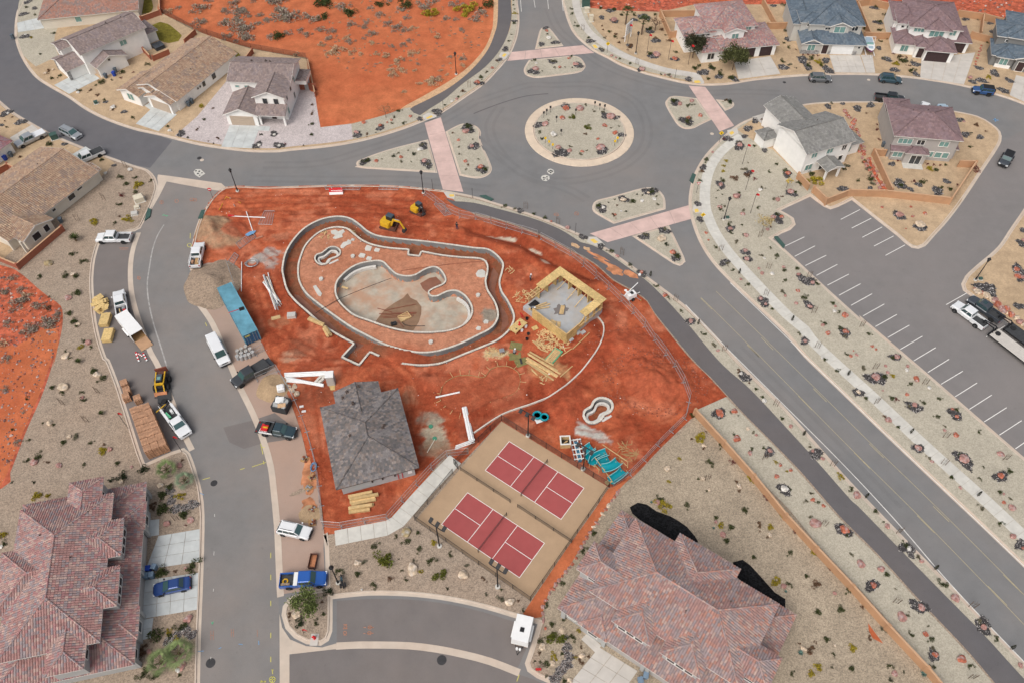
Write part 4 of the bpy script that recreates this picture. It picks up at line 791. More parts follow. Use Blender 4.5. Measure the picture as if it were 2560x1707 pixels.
# --- twin houses with mottled red barrel tiles
def duplex(label,o,ang,pal):
    h=House('townhouse',label,'house',o,ang,'wall_grey',pal,'barrel',0.40,0.32);p=0.375
    h.block(-12.2,-8.6,12.2,6.8,0,2.75);h.roof(-12.2,-8.6,12.2,6.8,2.9,p,'u',True,True,.5)
    h.block(-9.6,-5.4,9.6,5.4,2.6,5.65);h.roof(-9.6,-5.4,9.6,5.4,5.8,p,'u',True,True,.55)
    for s in (-1,1):
        a,b=sorted((s*1.1,s*5.6));h.block(a,-7.2,b,-4,2.6,5.65);h.roof(a,-7.2,b,-2.2,5.8,p,'v',True,None,.4)
        a,b=sorted((s*12.6,s*8));h.block(a,-4,b,-.4,2.6,5.65)
        h.roof(a,-4,b,-.4,5.8,p,'u',True if s <0 else None,None if s <0 else True,.4)
        a,b=sorted((s*9.2,s*5.8));h.block(a,-8.9,b,-6,0,2.75);h.roof(a,-8.9,b,-5.2,2.92,p*1.05,'v',True,None,.4)
        h.win('v-',s*2.2,-7.2,3.9,1.0,.8,n=1);h.win('v-',s*3.4,-7.2,3.9,1.0,.8);h.win('v-',s*4.6,-7.2,3.9,1.0,.8)
        h.win('v-',s*10.8,-4,4.2,1.1,.7);h.garage('v-',s*3.0,-8.62,4.9,2.2,'wall_taupe');h.win('v-',s*7.5,-8.9,.9,1.3,1.2);h.win('v-',s*10.8,-8.6,1.0,1.1,1.1)
        h.box('column','wall_grey',s*5.8-.25,-9.15,0,s*5.8+.25,-8.75,2.8);h.box('column','wall_grey',s*11.9-.3,-8.95,0,s*11.9+.3,-8.55,2.8);h.box('column','wall_grey',-.25+s*.3,-8.95,0,.25+s*.3,-8.55,2.8)
    h.block(-3.8,4,3.8,6.9,2.6,5.65);h.roof(-3.8,1.2,3.8,6.9,5.8,p,'v',None,True,.5)
    h.done();h.vents(((-6,-3.2,6.5),(5,2.2,7.1),(-3,3.4,6.4),(7.4,-3.3,6.6),(1,-2,7.2)));return h
duplex('big townhouse with mottled plum and pink barrel tiles beside the blue sedan',(-57.8,39.1),102.5,'red');duplex('big townhouse with pink and orange flecked barrel tiles by the black mulch beds',(21.45,35.9),-34.5,'red2')
# --- pool house with slate tiles
h=House('pool_house','low building with mottled dark slate hip roof in the dirt yard','building',(-21.1,60.85),107.2,'wall_pool','slate','flat',0.36,0.32);p=.335
h.block(-6.5,-5.3,6.5,5.3,0,2.85);h.roof(-6.5,-5.3,6.5,5.3,3.0,p,'u',True,True,.65);h.block(4,-2.7,9.0,2.9,0,2.85);h.roof(2.2,-2.9,9.0,3.2,3.02,p,'u',None,False,.4)
for v in (-2.4,-.6,.9):h.box('wall_lamp','dark_metal',-6.75,v-.12,1.5,-6.5,v+.12,1.9)
h.box('electric_panel','white',-6.6,-4.9,1.0,-6.5,-4.3,1.7);h.box('conduit','red',-6.6,-2.9,.2,-6.52,-2.8,1.8);h.box('conduit','red',-6.6,-3.5,.2,-6.52,-3.4,1.8)
h.done();h.vents(((8.2,1.6,3.9),(8.5,-.2,4.2),(7.6,2.4,3.5),(5.6,1.1,4.4),(0.5,-2.6,4.2),(.2,2.5,4.2),(0.1,-2.3,4.3)))
# --- houses along the curve
h=House('house','single storey house with red brown tiles cut by the photo edge','house',P('00',340,225),11.5,'wall_cream','brick');h.vol(0,0,22,11,0,2.7,.36,'u',True,False);h.win('v-',8.2,0,1.0,1.3,1.2,'pane_teal');h.garage('u-',4,0,5,2.2,'door_tan');h.done()
o2=P('00',755,590);h=House('house','two storey cream house with grey brown tiles and side garage wing','house',o2,45,'wall_white','greybrown','flat',.5,.36)
h.vol(-1.0,2.2,14.0,10.4,0,5.5,.36,'u',False,False);h.vol(0.3,-0.2,6.9,6,0,2.7,.42,'v',False,None);h.vol(-5.0,3.6,1.0,9.8,0,2.6,.36,'u',False,None);h.vol(-3.2,8.0,1,11.2,2.4,5.0,.36,'u',False,None);h.vol(13.5,4.5,17.0,9.5,0,2.6,.22,'u',None,True)
h.win('v-',8.4,2.2,3.5,1.5,1.1,'pane_teal',2);h.garage('u-',2.6,.3,4.6,2.2,'door_tan');h.win('v-',3.3,-.2,2.9,.5,.5);h.box('column','stone',-5.1,3.5,0,-4.5,4.1,2.5);h.box('column','stone',-5.1,9.3,0,-4.5,9.9,2.5);h.win('u-',9.6,-3.2,3.2,.9,1.0)
h.done();h.vents(((5,6.6,6.9),(8,7.2,6.8),(11.5,6.8,6.9)))
o3=P('00',1325,860);h=House('house','long single storey white house with warm tan tiles','house',o3,63.5,'wall_white','tan','barrel',.45,.38)
h.vol(1.2,0,20.5,12.2,0,2.7,.36,'u',False,False);h.vol(-.4,.4,5,6.6,0,2.7,.36,'u',False,None);h.vol(-1.2,8.2,6,13.4,0,2.7,.36,'u',False,None);h.vol(0.5,6.0,4,8.6,0,3.6,.36,'u',False,None)
h.garage('u-',3.4,-.42,4.9,2.2,'door_tan');h.win('u-',10.8,-1.2,.9,1.6,1.5,'pane_teal',2);h.win('v-',9.5,0,1.0,.9,1.2);h.win('v-',7.6,0,1.4,.5,.5);h.win('v-',8.3,0,1.4,.5,.5);h.win('v-',12.8,0,.9,1.2,1.4);h.win('u-',7.3,.5,.2,1.0,2.0,'door_brown',name='door');h.done();h.vents(((10,3,3.9),(13.5,4.2,4.3),(8,8.6,4.0)))
o4=P('00',1725,940);h=House('house','two storey white house with dark framed gable windows and violet gravel yard','house',o4,-3.5,'wall_white','greybrown','flat',.45,.36)
h.vol(-.8,7.6,12,16.0,0,5.5,.36,'u',False,False);h.vol(5.9,2.4,12,9,0,5.5,.40,'v',False,None);h.vol(-.2,0,6.3,8,0,2.7,.42,'v',False,None);h.shed(6.4,.2,12,2.6,2.75,3.9)
h.garage('v-',3.0,-.02,4.9,2.2,'door_tan');h.win('v-',8.0,2.38,3.6,1.0,1.5);h.win('v-',10.3,2.38,3.6,1.0,1.5);h.win('v-',9.0,2.38,.1,1.0,2.1,'door_brown',name='door')
for x in (11.6,6.5):h.box('column','wall_white',x,.3,0,x+.4,.7,2.75)
h.win('v-',.6,7.6,3.9,.8,.5,'pane_teal');h.win('v-',2.6,7.6,3.9,.8,.5,'pane_teal');h.win('u+',4.2,12.0,3.6,.8,1.2);h.win('u+',7.4,12,3.6,.8,1.2);h.win('u+',10.6,12.0,3.6,.8,1.2,'pane_teal');h.win('u+',3.4,12,.9,.9,1.4,'pane_teal');h.win('u+',8.8,12,.9,.8,1.4)
h.vol(12.0,11.5,14.2,15.5,2.4,3.4,.1,'v',True,True,.1);h.done();h.vents(((3,12.8,6.9),(6,13,6.9),(7,12.8,6.9)))
o5=P('01',775,165);h=House('house','single storey cream house with mixed tan tiles and long window wall','house',o5,-118,'wall_cream','tan','barrel',.45,.38)
h.vol(1.2,-14.2,21.6,0.4,0,2.7,.32,'u',False,False,.6);h.vol(0.2,-3.2,5,0.2,0,2.6,.32,'u',False,None);h.vol(14.6,-3,20.5,3.0,0,2.7,.36,'v',None,False)
h.win('v+',7.6,.4,1.0,1.5,1.3);h.win('v+',5.4,.4,1.7,1.2,.4);h.win('v+',11.8,.4,1.4,.7,.5);h.win('v+',15.9,3.0,.9,1.0,1.4);h.win('v+',18.2,3.0,.9,1.5,1.4);h.box('column','wall_cream',20.9,2.6,0,21.3,3.0,2.7);h.box('column','wall_cream',21.6,0,0,22.0,.5,2.7);h.done();h.vents(((6,-8.2,4.7),(12,-3.5,3.9),(16,-8,4.6)))
o6=P('00',100,1060,2.8);h=House('house','corner of a house with plum tiles beside the silver pickup','house',o6,-118,'wall_white','plum');h.vol(.5,-11,18,-.6,0,2.7,.36,'u',True,True);h.done()
# --- top right row
o=P('20',1705,478);h=House('house','white stucco house with plum and pink barrel tiles and dark garage doors','house',o,9.5,'wall_white','red','barrel',.42,.34);p=.36
h.vol(2.4,4.4,13.2,14.5,0,5.6,p,'u',True,True);h.vol(-2.6,4.6,4.5,12.8,0,3.6,p,'v',True,True);h.vol(0,0,4.2,6,0,2.8,p,'v',True,None);h.vol(-.4,4.2,3.4,9.5,2.6,5.0,p,'v',True,None);h.vol(4.6,.6,7.6,5,0,3.3,p,'v',True,None);h.vol(7.0,.4,17.5,9,0,2.8,p,'u',None,True);h.vol(5.6,2.6,10.0,8,2.6,5.5,p,'v',False,None)
h.garage('v-',10.3,.38,4.6,2.3,'door_brown');h.garage('v-',15.2,.38,2.8,2.3,'door_brown');h.win('v-',2.0,-.01,.8,1.5,1.4,'pane_dark',2);h.win('v-',8.0,2.58,3.6,1.5,1.3,'pane_teal',2);h.win('v-',11.6,4.38,4.0,1.4,1.2,'pane_teal',2);h.win('v-',6.1,.58,.1,1.5,2.2,'door_brown',name='door');h.win('v-',1.0,4.18,4.2,.6,.5);h.win('v-',2.2,4.18,4.2,.6,.5);h.done()
o=P('30',670,405);h=House('house','pale grey house with blue grey tiles, stone base and white garage door','house',o,-3,'wall_greige','blue','flat',.5,.40)
h.vol(1.5,3.2,13.2,15,0,5.6,p,'u',True,True);h.vol(-1.6,5,4,15.5,0,4.6,p,'v',True,True);h.vol(-.2,4.4,5,9,2.5,5.3,p,'u',True,None);h.vol(5.0,3.0,11,9,2.6,5.5,p,'v',True,None);h.vol(6.0,2.6,10.2,7,2.6,5.5,.42,'v',False,None);h.vol(0,0,13.8,7,0,2.7,p,'u',True,True);h.vol(0.0,-.1,4.1,6,0,2.7,.45,'v',False,None)
h.garage('v-',9.2,-.03,4.9,2.2,'white');h.win('v-',2.1,-.13,.9,1.6,1.4,'pane_teal',2);h.win('v-',8.1,2.56,3.9,2.4,1.4,'pane_teal',2);h.win('v-',11.6,3.18,4.1,1.4,1.1,'pane_dark',2);h.win('v-',5.2,2.98,4.3,.6,.5);h.win('v-',5.9,2.98,4.3,.6,.5);h.win('v-',1.6,4.38,4.2,.9,.5);h.win('v-',5.3,-.01,.1,1.3,2.2,'door_brown',name='door');h.win('v-',12.8,-.02,1.6,.6,.5)
for a,b in ((-.1,4.1),(6.2,6.7),(11.75,12.6)):h.box('stone_base','stone',a,-.22,0,b,-.08 if a <0 else -.03,.95)
h.done()
o=P('30',1360,405);h=House('house','white stucco house with mauve tiles, arched entry and dark garage doors','house',o,-9,'wall_white','mauve','flat',.46,.38)
h.vol(2.6,2.6,13.4,14,0,5.6,p,'u',True,True);h.vol(-.2,6,5,14,0,4.8,p,'v',True,True);h.vol(.4,4.4,5,10,2.6,5.2,p,'v',True,None);h.vol(5.8,2.0,11,8,2.6,5.5,p,'v',True,None);h.vol(0,0,5,6.5,0,2.7,p,'v',True,None);h.vol(4.4,-1.0,7,4,0,3.0,p,'v',True,None);h.vol(6.3,-2.0,12.4,5,0,2.8,p,'v',True,None);h.vol(11,2.6,16.5,9,0,2.8,p,'u',None,True)
h.garage('v-',9.1,-2.02,4.9,2.3,'door_brown');h.garage('v-',14.5,2.58,2.7,2.3,'door_brown');h.win('v-',2.2,-.02,.8,1.6,1.4,'pane_teal',2);h.win('v-',8.4,1.98,3.8,3.0,1.4,'pane_teal',3);h.win('v-',12.0,2.58,4.1,1.3,1.1,'pane_teal',2);h.win('v-',1.4,4.38,4.0,.6,.5);h.win('v-',2.6,4.38,4.0,.6,.5);h.win('v-',4.6,2.58,4.3,2.2,.8,'pane_teal',3);h.win('v-',5.6,-1.02,.1,1.3,2.3,'door_brown',name='door');h.done()
o=P('30',2080,490);h=House('house','dark grey house with teal blue tiles at the photo edge','house',o,-18,'wall_dark','blue','flat',.5,.40)
h.vol(2.4,3.2,14,14,0,5.6,p,'u',True,True);h.vol(.2,3.6,6,10,2.6,5.3,p,'u',True,None);h.vol(0,0,12,6,0,2.7,p,'u',True,True);h.vol(1,-.4,4.4,4,0,2.7,p,'v',True,None);h.vol(4.8,-.8,7.6,4,0,3.0,p,'v',False,None);h.win('v-',2.6,-.42,.8,1.6,1.4,'pane_teal',2,'white');h.win('v-',2.4,3.58,4.0,.8,.5,frame='white');h.win('v-',3.6,3.58,4.0,.8,.5,frame='white');h.win('v-',6.2,-.82,.1,1.5,2.2,'door_brown',name='door');h.box('entry_panel','wall_white',1.1,-.5,0,4.3,-.42,.8);h.done()
# --- the two houses by the parking lot
o=P('30',665,1320);h=House('house','two storey white house with plain grey tiles and small rear porch','house',o,22,'wall_white','grey','flat',.5,.42)
h.vol(0,0,10.6,9.2,0,5.5,.38,'u',False,False);h.vol(9.8,1.6,14.8,8.4,0,2.8,.34,'u',None,True);h.vol(1.8,8,8.2,16.4,0,4.8,.38,'v',None,False);h.roof(3.5,-3.2,6.9,.3,2.6,.36,'v',False,None,.35);h.vol(-2.4,9.6,0.5,12.5,0,2.4,.3,'u',True,None,.3)
for x in (3.6,6.6):h.box('column','wall_white',x-.15,-3.1,0,x+.2,-2.75,2.55)
h.box('lintel','wall_white',3.4,-3.15,2.3,6.9,-2.8,2.62);h.win('v-',1.6,-.01,.9,1.6,1.3,'pane_teal',2);h.win('v-',2.0,-.01,3.8,1.2,1.1,'pane_teal',2);h.win('v-',5.6,-.01,3.8,1.4,1.1,'pane_teal',2);h.win('v-',9.0,-.01,3.6,1.0,1.2,'pane_dark',2);h.win('v-',12.2,1.59,.9,1.0,1.3,'pane_teal',2);h.win('v-',5.2,-.01,.1,1.8,2.1,'pane_dark',2,name='door');h.win('v-',9.0,-.01,1.0,.9,1.2);h.done();h.vents(((3,6.5,6.5),(6.5,6.6,6.5)))
o=P('30',1300,1180);h=House('house','two storey taupe house with mauve hip roof in the walled yard','house',o,-7.5,'wall_taupe','mauve','flat',.46,.40)
h.vol(0.4,0,12.6,10.0,0,5.5,.40,'u',True,True);h.vol(3.2,-1.6,7.2,1,0,2.7,.30,'u',True,True,.3);h.shed(.6,-1.0,3.4,.2,2.6,3.0);h.vol(.6,9,5,13,0,4.6,p,'v',None,True);h.vol(6,9,12,14,0,2.8,p,'v',None,True);h.vol(12.4,1,13.4,5,0,2.6,.3,'v',True,True,.3);h.block(.8,-.8,3.2,.2,0,2.6)
h.win('v-',2.6,-.02,3.6,2.6,1.1,'pane_teal',3);h.win('v-',5.6,-.02,3.6,1.4,1.1,'pane_dark',2);h.win('v-',10.0,-.02,3.6,1.7,1.1,'pane_teal',2);h.win('v-',2.0,-.82,.9,1.8,1.1,'pane_teal',2);h.win('v-',5.4,-1.62,.1,2.0,2.0,'pane_dark',2,name='door');h.win('v-',8.3,-.02,.9,1.2,1.2,'pane_teal',2);h.win('v-',9.9,-.02,.9,1.2,1.2,'pane_teal',1);h.win('v-',11.3,-.02,.9,1.1,1.2,'pane_teal',1);h.box('patio','concrete',3.2,-3.2,0,7.0,-1.6,.12);h.done();h.vents(((4,6,7.0),(8.5,3.6,6.8),(7,6.5,7)))
# --- driveways, laid slab by slab
def drive(t,pts,nu,nv,mat='drive'):slabs_quad('driveway',[P(t,*p_) for p_ in pts],nu,nv,mat,PADZ+.05)
drive('00',((130,178),(290,140),(335,218),(135,250)),3,2);drive('00',((408,645),(520,712),(750,595),(650,520)),3,4);drive('00',((495,540),(545,570),(585,545),(535,515)),1,1);drive('00',((1020,935),(1190,992),(1330,865),(1165,795)),3,3);drive('00',((1085,800),(1125,775),(1170,800),(1130,830)),1,1)
drive('00',((1660,1108),(1890,1120),(1955,950),(1725,945)),3,3);drive('00',((1920,985),(2020,990),(2030,955),(1960,952)),2,1);drive('00',((75,1040),(150,1120),(345,1025),(245,940)),3,3,'drive_tan');drive('00',((525,1175),(560,1230),(740,1165),(645,1105)),2,2)
drive('20',((1985,600),(2300,560),(2225,428),(1950,468)),3,3,'drive_tan');drive('30',((930,550),(1165,553),(1120,422),(890,420)),4,3,'drive_tan');drive('30',((1168,553),(1235,553),(1215,420),(1125,420)),1,4,'drive_tan');drive('30',((1570,590),(1900,640),(1985,400),(1580,450)),4,4,'drive_tan');drive('30',((2240,720),(2500,840),(2500,620),(2290,570)),3,3,'drive_tan')
drive('30',((310,885),(520,818),(560,870),(420,960)),2,2,'drive_tan');drive('03',((1190,468),(1502,415),(1500,660),(1095,720)),3,3);drive('03',((1110,350),(1198,340),(1195,462),(1100,475)),1,1);drive('03',((1090,800),(1492,742),(1482,1020),(1070,1090)),4,3);drive('03',((1070,1095),(1155,1080),(1135,1235),(1055,1250)),1,2)
drive('23',((940,1300),(1230,1480),(1000,1800),(680,1620)),3,4,'drive_tan');drive('23',((805,1240),(850,1195),(960,1290),(915,1345)),2,1,'drive_tan');drive('30',((1480,785),(1620,800),(1640,860),(1500,850)),2,1)
# ---------------------------------------------------------------- plants and rocks
M('leaf',(1,1,1),.8,.15,3,attr=True,spec=.15);M('bark',(0.14,0.10,0.07),.9,.2,4);M('rock',(1,1,1),.9,.28,1.6,attr=True,big=.18,bscale=1.1,obj=True);M('lava',(1,1,1),.85,.3,3,attr=True)
LEAF={'g':(0.055,0.068,0.022),'d':(0.026,0.040,0.016),'G':(0.115,0.125,0.022),'s':(0.17,0.155,0.105),'S':(0.31,0.255,0.20),'x':(0.50,0.36,0.23),'y':(0.33,0.26,0.03),'r':(0.15,0.085,0.05),'b':(0.15,0.035,0.035)}
def leafball(rn,col,n,flat=0.8,spiky=0.0,sz=0.2,core=True):
    m=MB()
    bumps=[(Vector((rn.gauss(0,.55),rn.gauss(0,.55),rn.uniform(.1,.75))),rn.uniform(.38,.62)) for _ in range(7)]
    for _ in range(n):
        c,r=bumps[rn.randrange(len(bumps))];d=Vector((rn.gauss(0,1),rn.gauss(0,1),rn.gauss(0.25,1))).normalized()
        p=c+d*r*rn.uniform(.55,1.0);p.z=max(0.03,p.z*flat);l=sz*rn.uniform(.6,1.3)
        t=(d+Vector((rn.gauss(0,.6),rn.gauss(0,.6),rn.gauss(.2,.5)))).normalized();sd=t.cross(Vector((rn.gauss(0,1),rn.gauss(0,1),rn.gauss(0,1)))).normalized()*l*.45
        g=rn.uniform(.55,1.45);m.col=tuple(v*g*rn.uniform(.9,1.1) for v in col);m.add([p-sd,p+t*l*(1+spiky),p+sd,p-t*l*.6],[(0,3,2,1)])
    m.col=(0.06,0.045,0.03)
    for k in range(5):a=rn.uniform(0,6.3);m.beam((0,0,-.05),(math.cos(a)*.4,math.sin(a)*.4,.5*flat),.05)
    return m
def rosette(rn,col,n=22,up=.7,w=.16):
    m=MB()
    for k in range(n):
        a=k*2.4;e=up*(.25+.75*k/n)*1.5;d=Vector((math.cos(a)*math.cos(e),math.sin(a)*math.cos(e),math.sin(e)));sd=Vector((-math.sin(a),math.cos(a),0))*w;up_=Vector((0,0,.05))
        g=rn.uniform(.75,1.25);m.col=tuple(v*g for v in col);m.add([Vector((0,0,.05)),d*.5+sd,d*1.0,d*.5-sd,d*.5-up_],[(0,1,2,4),(0,4,2,3)])
    return m
VM={};rv=random.Random(11)
for k,c in LEAF.items():VM[k]=[leafball(rv,c,520 if k in 'gdGy' else 420 if k in 'sSx' else 300,.85 if k in 'gdGb' else .6,.5 if k in 'GSxyr' else .1,.14 if k in 'gd' else .13 if k in 'Sx' else .17).mesh('shrub','leaf') for _ in range(3)]
VM['a']=[rosette(rv,(0.12,0.20,0.17)).mesh('agave','leaf') for _ in range(2)]
def yucca(rn):
    m=MB();m.M=Matrix.Translation((0,0,.55));src=rosette(rn,(0.07,0.088,0.03),46,.75,.07);m.col=(1,1,1);m.M=None;m.col=(.2,.14,.09);m.tube((0,0,-.1),(0,0,.5),.14,.11,7)
    b=len(m.v);m.v += [(v[0],v[1],v[2]+.45) for v in src.v];m.f += [[b+i for i in f] for f in src.f];m.m += src.m;m.c += src.c;return m
VM['p']=[yucca(rv).mesh('yucca','leaf') for _ in range(2)]
def cypress(rn):
    m=MB();m.col=(.16,.11,.07);m.tube((0,0,-.1),(0,0,.9),.05,.04,6)
    for _ in range(260):
        z=rn.uniform(.35,2.6);r=.34*(1-((z-1.1)/1.6)**2)*rn.uniform(.5,1) if z <2.6 else .05;a=rn.uniform(0,6.3);p=Vector((math.cos(a)*r,math.sin(a)*r,z));t=Vector((math.cos(a)*.5,math.sin(a)*.5,1)).normalized();sd=Vector((-math.sin(a),math.cos(a),0))*.06;g=rn.uniform(.6,1.4)
        m.col=(.045*g,.048*g,.026*g);m.add([p-sd,p+sd,p+t*.26],[(0,1,2)])
    return m
VM['c']=[cypress(rv).mesh('cypress','leaf') for _ in range(2)]
def boulder(rn,col,cuts=5):
    bm=bmesh.new();bmesh.ops.create_icosphere(bm,subdivisions=3,radius=1.0);off=Vector((rn.uniform(0,90),)*3);planes=[(Vector((rn.gauss(0,1),rn.gauss(0,1),rn.gauss(.2,.8))).normalized(),rn.uniform(.55,.8)) for _ in range(9)]
    for v in bm.verts:
        d=v.co.normalized();r=1+.16*mnoise.noise(d*1.5+off)
        for n_,h in planes:
            k=d.dot(n_)
            if k >1e-3:r=min(r,h/k+.03)
        r += .035*mnoise.noise(d*5+off);v.co=d*r;v.co.z=v.co.z*.62+.3
    m=MB();m.v=[tuple(v.co) for v in bm.verts]
    for f in bm.faces:
        c=f.calc_center_median();k=.5+.5*mnoise.noise(c*2.2+off);g=.8+.35*k+rn.uniform(-.05,.05);pale=max(0,mnoise.noise(c*1.6-off))*.7
        m.f.append([v.index for v in f.verts]);m.m.append(0);m.c.append(tuple(min(.75,v*g*(1-pale)+.52*pale) for v in col))
    bm.free();return m
ROCK={'o':(0.40,0.125,0.075),'k':(0.38,0.20,0.17),'w':(0.56,0.44,0.32),'W':(0.60,0.57,0.52),'q':(0.35,0.27,0.15)}
for k,c in ROCK.items():VM[k]=[boulder(rv,c).mesh('boulder','rock') for _ in range(4)]
def stone(rn):return [Vector((x*rn.uniform(.6,1.1),y*rn.uniform(.6,1.1),z*rn.uniform(.5,.95))) for x,y,z in ((1,0,.2),(.3,1,.1),(-.8,.6,.2),(-.8,-.6,.1),(.3,-1,.2),(.3,.2,1),(-.3,-.2,.8))]
SF=[(0,1,5),(1,2,5),(2,6,5),(2,3,6),(3,4,6),(4,0,5),(4,5,6)]
def lavabed(rn,n=240,pale=.2,cols=None,fill=True):
    m=MB();m.col=(.05,.046,.046);N=28;ph=[rn.uniform(0,6.28) for _ in range(4)]
    edge_=lambda a:.80+.13*math.sin(2*a+ph[0])+.10*math.sin(3*a+ph[1])+.07*math.sin(5*a+ph[2])+.05*math.sin(8*a+ph[3]);rr=[edge_(6.2832*k/N)*rn.uniform(.86,.97) for k in range(N)]
    if fill:m.add([(0,0,.05)]+[(rr[k]*math.cos(6.2832*k/N),rr[k]*math.sin(6.2832*k/N),.012) for k in range(N)],[(0,1+k,1+(k+1) % N) for k in range(N)])
    for _ in range(n):
        a=rn.uniform(0,6.2832);r=math.sqrt(rn.random())*1.04*edge_(a);s=rn.uniform(.035,.08);rz=rn.uniform(0,6.3);p=Vector((r*math.cos(a),r*math.sin(a),.03));q=stone(rn)
        if rn.random() <pale:g=rn.uniform(.25,.6);m.col=(g,g*.93,g*.88)
        else:g=rn.uniform(.02,.12);m.col=cols[rn.randrange(len(cols))] if cols else (g*1.05,g*.97,g*.98)
        m.add([p+Vector((v.x*math.cos(rz)-v.y*math.sin(rz),v.x*math.sin(rz)+v.y*math.cos(rz),v.z))*s for v in q],SF)
    return m
VM['L']=[lavabed(rv).mesh('rock_bed','lava') for _ in range(7)];VM['R']=[lavabed(rv,240,.4,[(.16,.12,.11),(.10,.09,.09),(.24,.17,.14),(.06,.06,.065),(.30,.25,.22)]).mesh('rock_bed','lava') for _ in range(3)]
def stakes(rn):
    m=MB();m.beam((-.3,0,-.2),(-.36,.05,1.5),.06);m.beam((.3,0,-.2),(.33,-.05,1.5),.06);m.tube((0,0,-.1),(0.02,0,1.7),.02,.012,5);m.beam((-.34,.03,1.1),(.32,-.03,1.1),.02)
    for k in range(6):a=rn.uniform(0,6.3);m.tube((0.01,0,rn.uniform(.9,1.6)),(math.cos(a)*.35,math.sin(a)*.35,rn.uniform(1.5,2.0)),.012,.005,4)
    return m
VM['t']=[stakes(rv).mesh('staked_sapling','bark') for _ in range(3)]
KIND={'g':('green_shrub','green shrub','shrub'),'d':('round_shrub','dark green rounded shrub','shrub'),'G':('grass_tuft','bright green spiky bush','bush'),'s':('sage_shrub','grey sage shrub','shrub'),'S':('desert_shrub','grey desert shrub','shrub'),'x':('desert_shrub','dry straw coloured shrub','shrub'),'y':('yellow_shrub','yellow green shrub','shrub'),'r':('dry_shrub','brown dry shrub','shrub'),'b':('burgundy_shrub','burgundy shrub','shrub'),'a':('agave','blue green agave','agave'),'p':('yucca','spiky yucca with short stem','yucca'),'c':('cypress','slim young cypress','cypress'),
        'o':('boulder','rust red boulder','boulder'),'k':('boulder','pinkish boulder','boulder'),'w':('boulder','cream sandstone boulder','boulder'),'W':('boulder','white boulder','boulder'),'q':('boulder','brown boulder','boulder'),'L':('rock_bed','bed of black lava rocks','rock bed'),'R':('rock_bed','stretch of mixed grey cobbles','rock bed'),'t':('staked_sapling','bare sapling between two stakes','sapling')}
def veg(place,data,z=PADZ+.03):
    t='00';code='g';items=[]
    for tok in data.split():
        if ',' in tok:
            v=[float(q) for q in tok.split(',')];items.append((code,t,v[0],v[1],v[2] if len(v) >2 else 24.0))
        elif tok.isdigit():t=tok
        else:code=tok
    beds=[(P(t_,x,y),d*mpp(t_,x,y)/2) for c_,t_,x,y,d in items if c_ == 'L']
    for code,t,x,y,d in items:
        p=P(t,x,y);r=d*mpp(t,x,y)/2;nm,adj,cat=KIND[code];v=VM[code];me=v[rv.randrange(len(v))];rz=rv.uniform(0,6.28)
        if code in 'LR':sc=(r*1.1,r*rv.uniform(1.1,1.4),max(.7,min(1.2,r*.7)));rz=rv.uniform(0,6.28)
        elif code == 't':sc=1.0;rz=rv.uniform(-.5,.5)
        elif code == 'c':sc=max(.55,r*.72)
        elif code in 'okwWq':sc=(r*rv.uniform(.95,1.15),r*rv.uniform(.95,1.2),r*rv.uniform(.7,1.0))
        elif code == 'a':sc=r*1.0
        elif code == 'p':sc=r*1.0
        else:sc=(r*1.02,r*1.02,r*rv.uniform(.75,1.0));
        o=obj(nm,me,None,(p.x,p.y,z+(.05 if code in 'okwWq' and any((p-b).length <br for b,br in beds) else 0)),rz,sc)
        size=('tiny ' if d <19 else 'small ' if d <30 else 'medium ' if d <48 else 'large ' if d <85 else 'very large ')
        where='ringed by lava rocks ' if code not in 'LRt' and any((p-b).length <br*1.1 for b,br in beds) else ''
        lab=(size+adj+' '+where+place) if code not in 'LRt' else ((('narrow ' if d <55 else 'modest ' if d <80 else 'broad ')+adj+' '+place) if code != 't' else adj+' '+place)
        tag(o,' '.join(lab.split()[:16]),cat,(adj+' '+place),'stuff' if code in 'LR' else None)
veg('in the yards of the curving street','00 L 210,22,60 262,68,45 178,112,65 190,280,75 793,772,40 933,845,50 1362,1008,80 W 195,270,22 590,700,28 850,815,45 1275,985,35 g 200,65,25 405,258,25 265,118,20 308,413,20 452,485,25 488,508,25 452,578,30 390,598,30 760,630,52 920,550,40 842,608,18 598,688,30 785,758,25 1000,890,28 1045,772,28 1108,492,35 1535,903,26 1260,955,25 1408,1040,20 y 240,288,20 1515,805,35 r 368,540,30 680,686,24 733,720,28 855,832,18 1012,760,20 1600,823,20 1480,978,25 1637,1045,26 1560,1068,14 b 910,593,20 1003,549,18 d 1602,1083,14 w 340,560,30 400,530,24 835,830,24 860,800,20 1290,995,20')
veg('in the front yards left of the street','00 L 48,855,90 160,922,80 15,945,40 485,1088,50 228,1190,45 W 65,858,20 g 55,960,18 370,1095,50 r 95,885,15 155,1185,24 40,915,14')
veg('on the violet gravel','10 L 280,1010,72 155,1095,82 318,1097,86 W 285,1018,26 172,1100,30 322,1102,28 d 183,1018,24 503,1097,14 g 560,1020,30 563,940,30 r 565,860,26 562,790,22 b 366,1088,18')
veg('in the gravel verge beside the trail and desert lot','10 L 905,1015,85 1078,965,75 1372,898,55 1503,845,85 1815,630,70 1970,455,50 2015,375,60 2082,165,45 k 900,1000,36 1648,750,28 o 1078,950,36 955,925,38 1160,908,25 1130,925,22 1303,880,28 1805,625,46 1917,517,28 W 1612,768,24 r 978,1015,25 1705,690,32 1950,465,20 s 1167,932,25 1183,887,25 1873,548,26 2060,265,16 g 1253,932,28 1216,838,32 1562,798,20 1660,735,20 1834,590,34 2040,315,20 2078,185,28 2073,45,14 2074,12,14 2084,75,14 d 1043,1003,12 y 2083,108,25 t 1742,660')
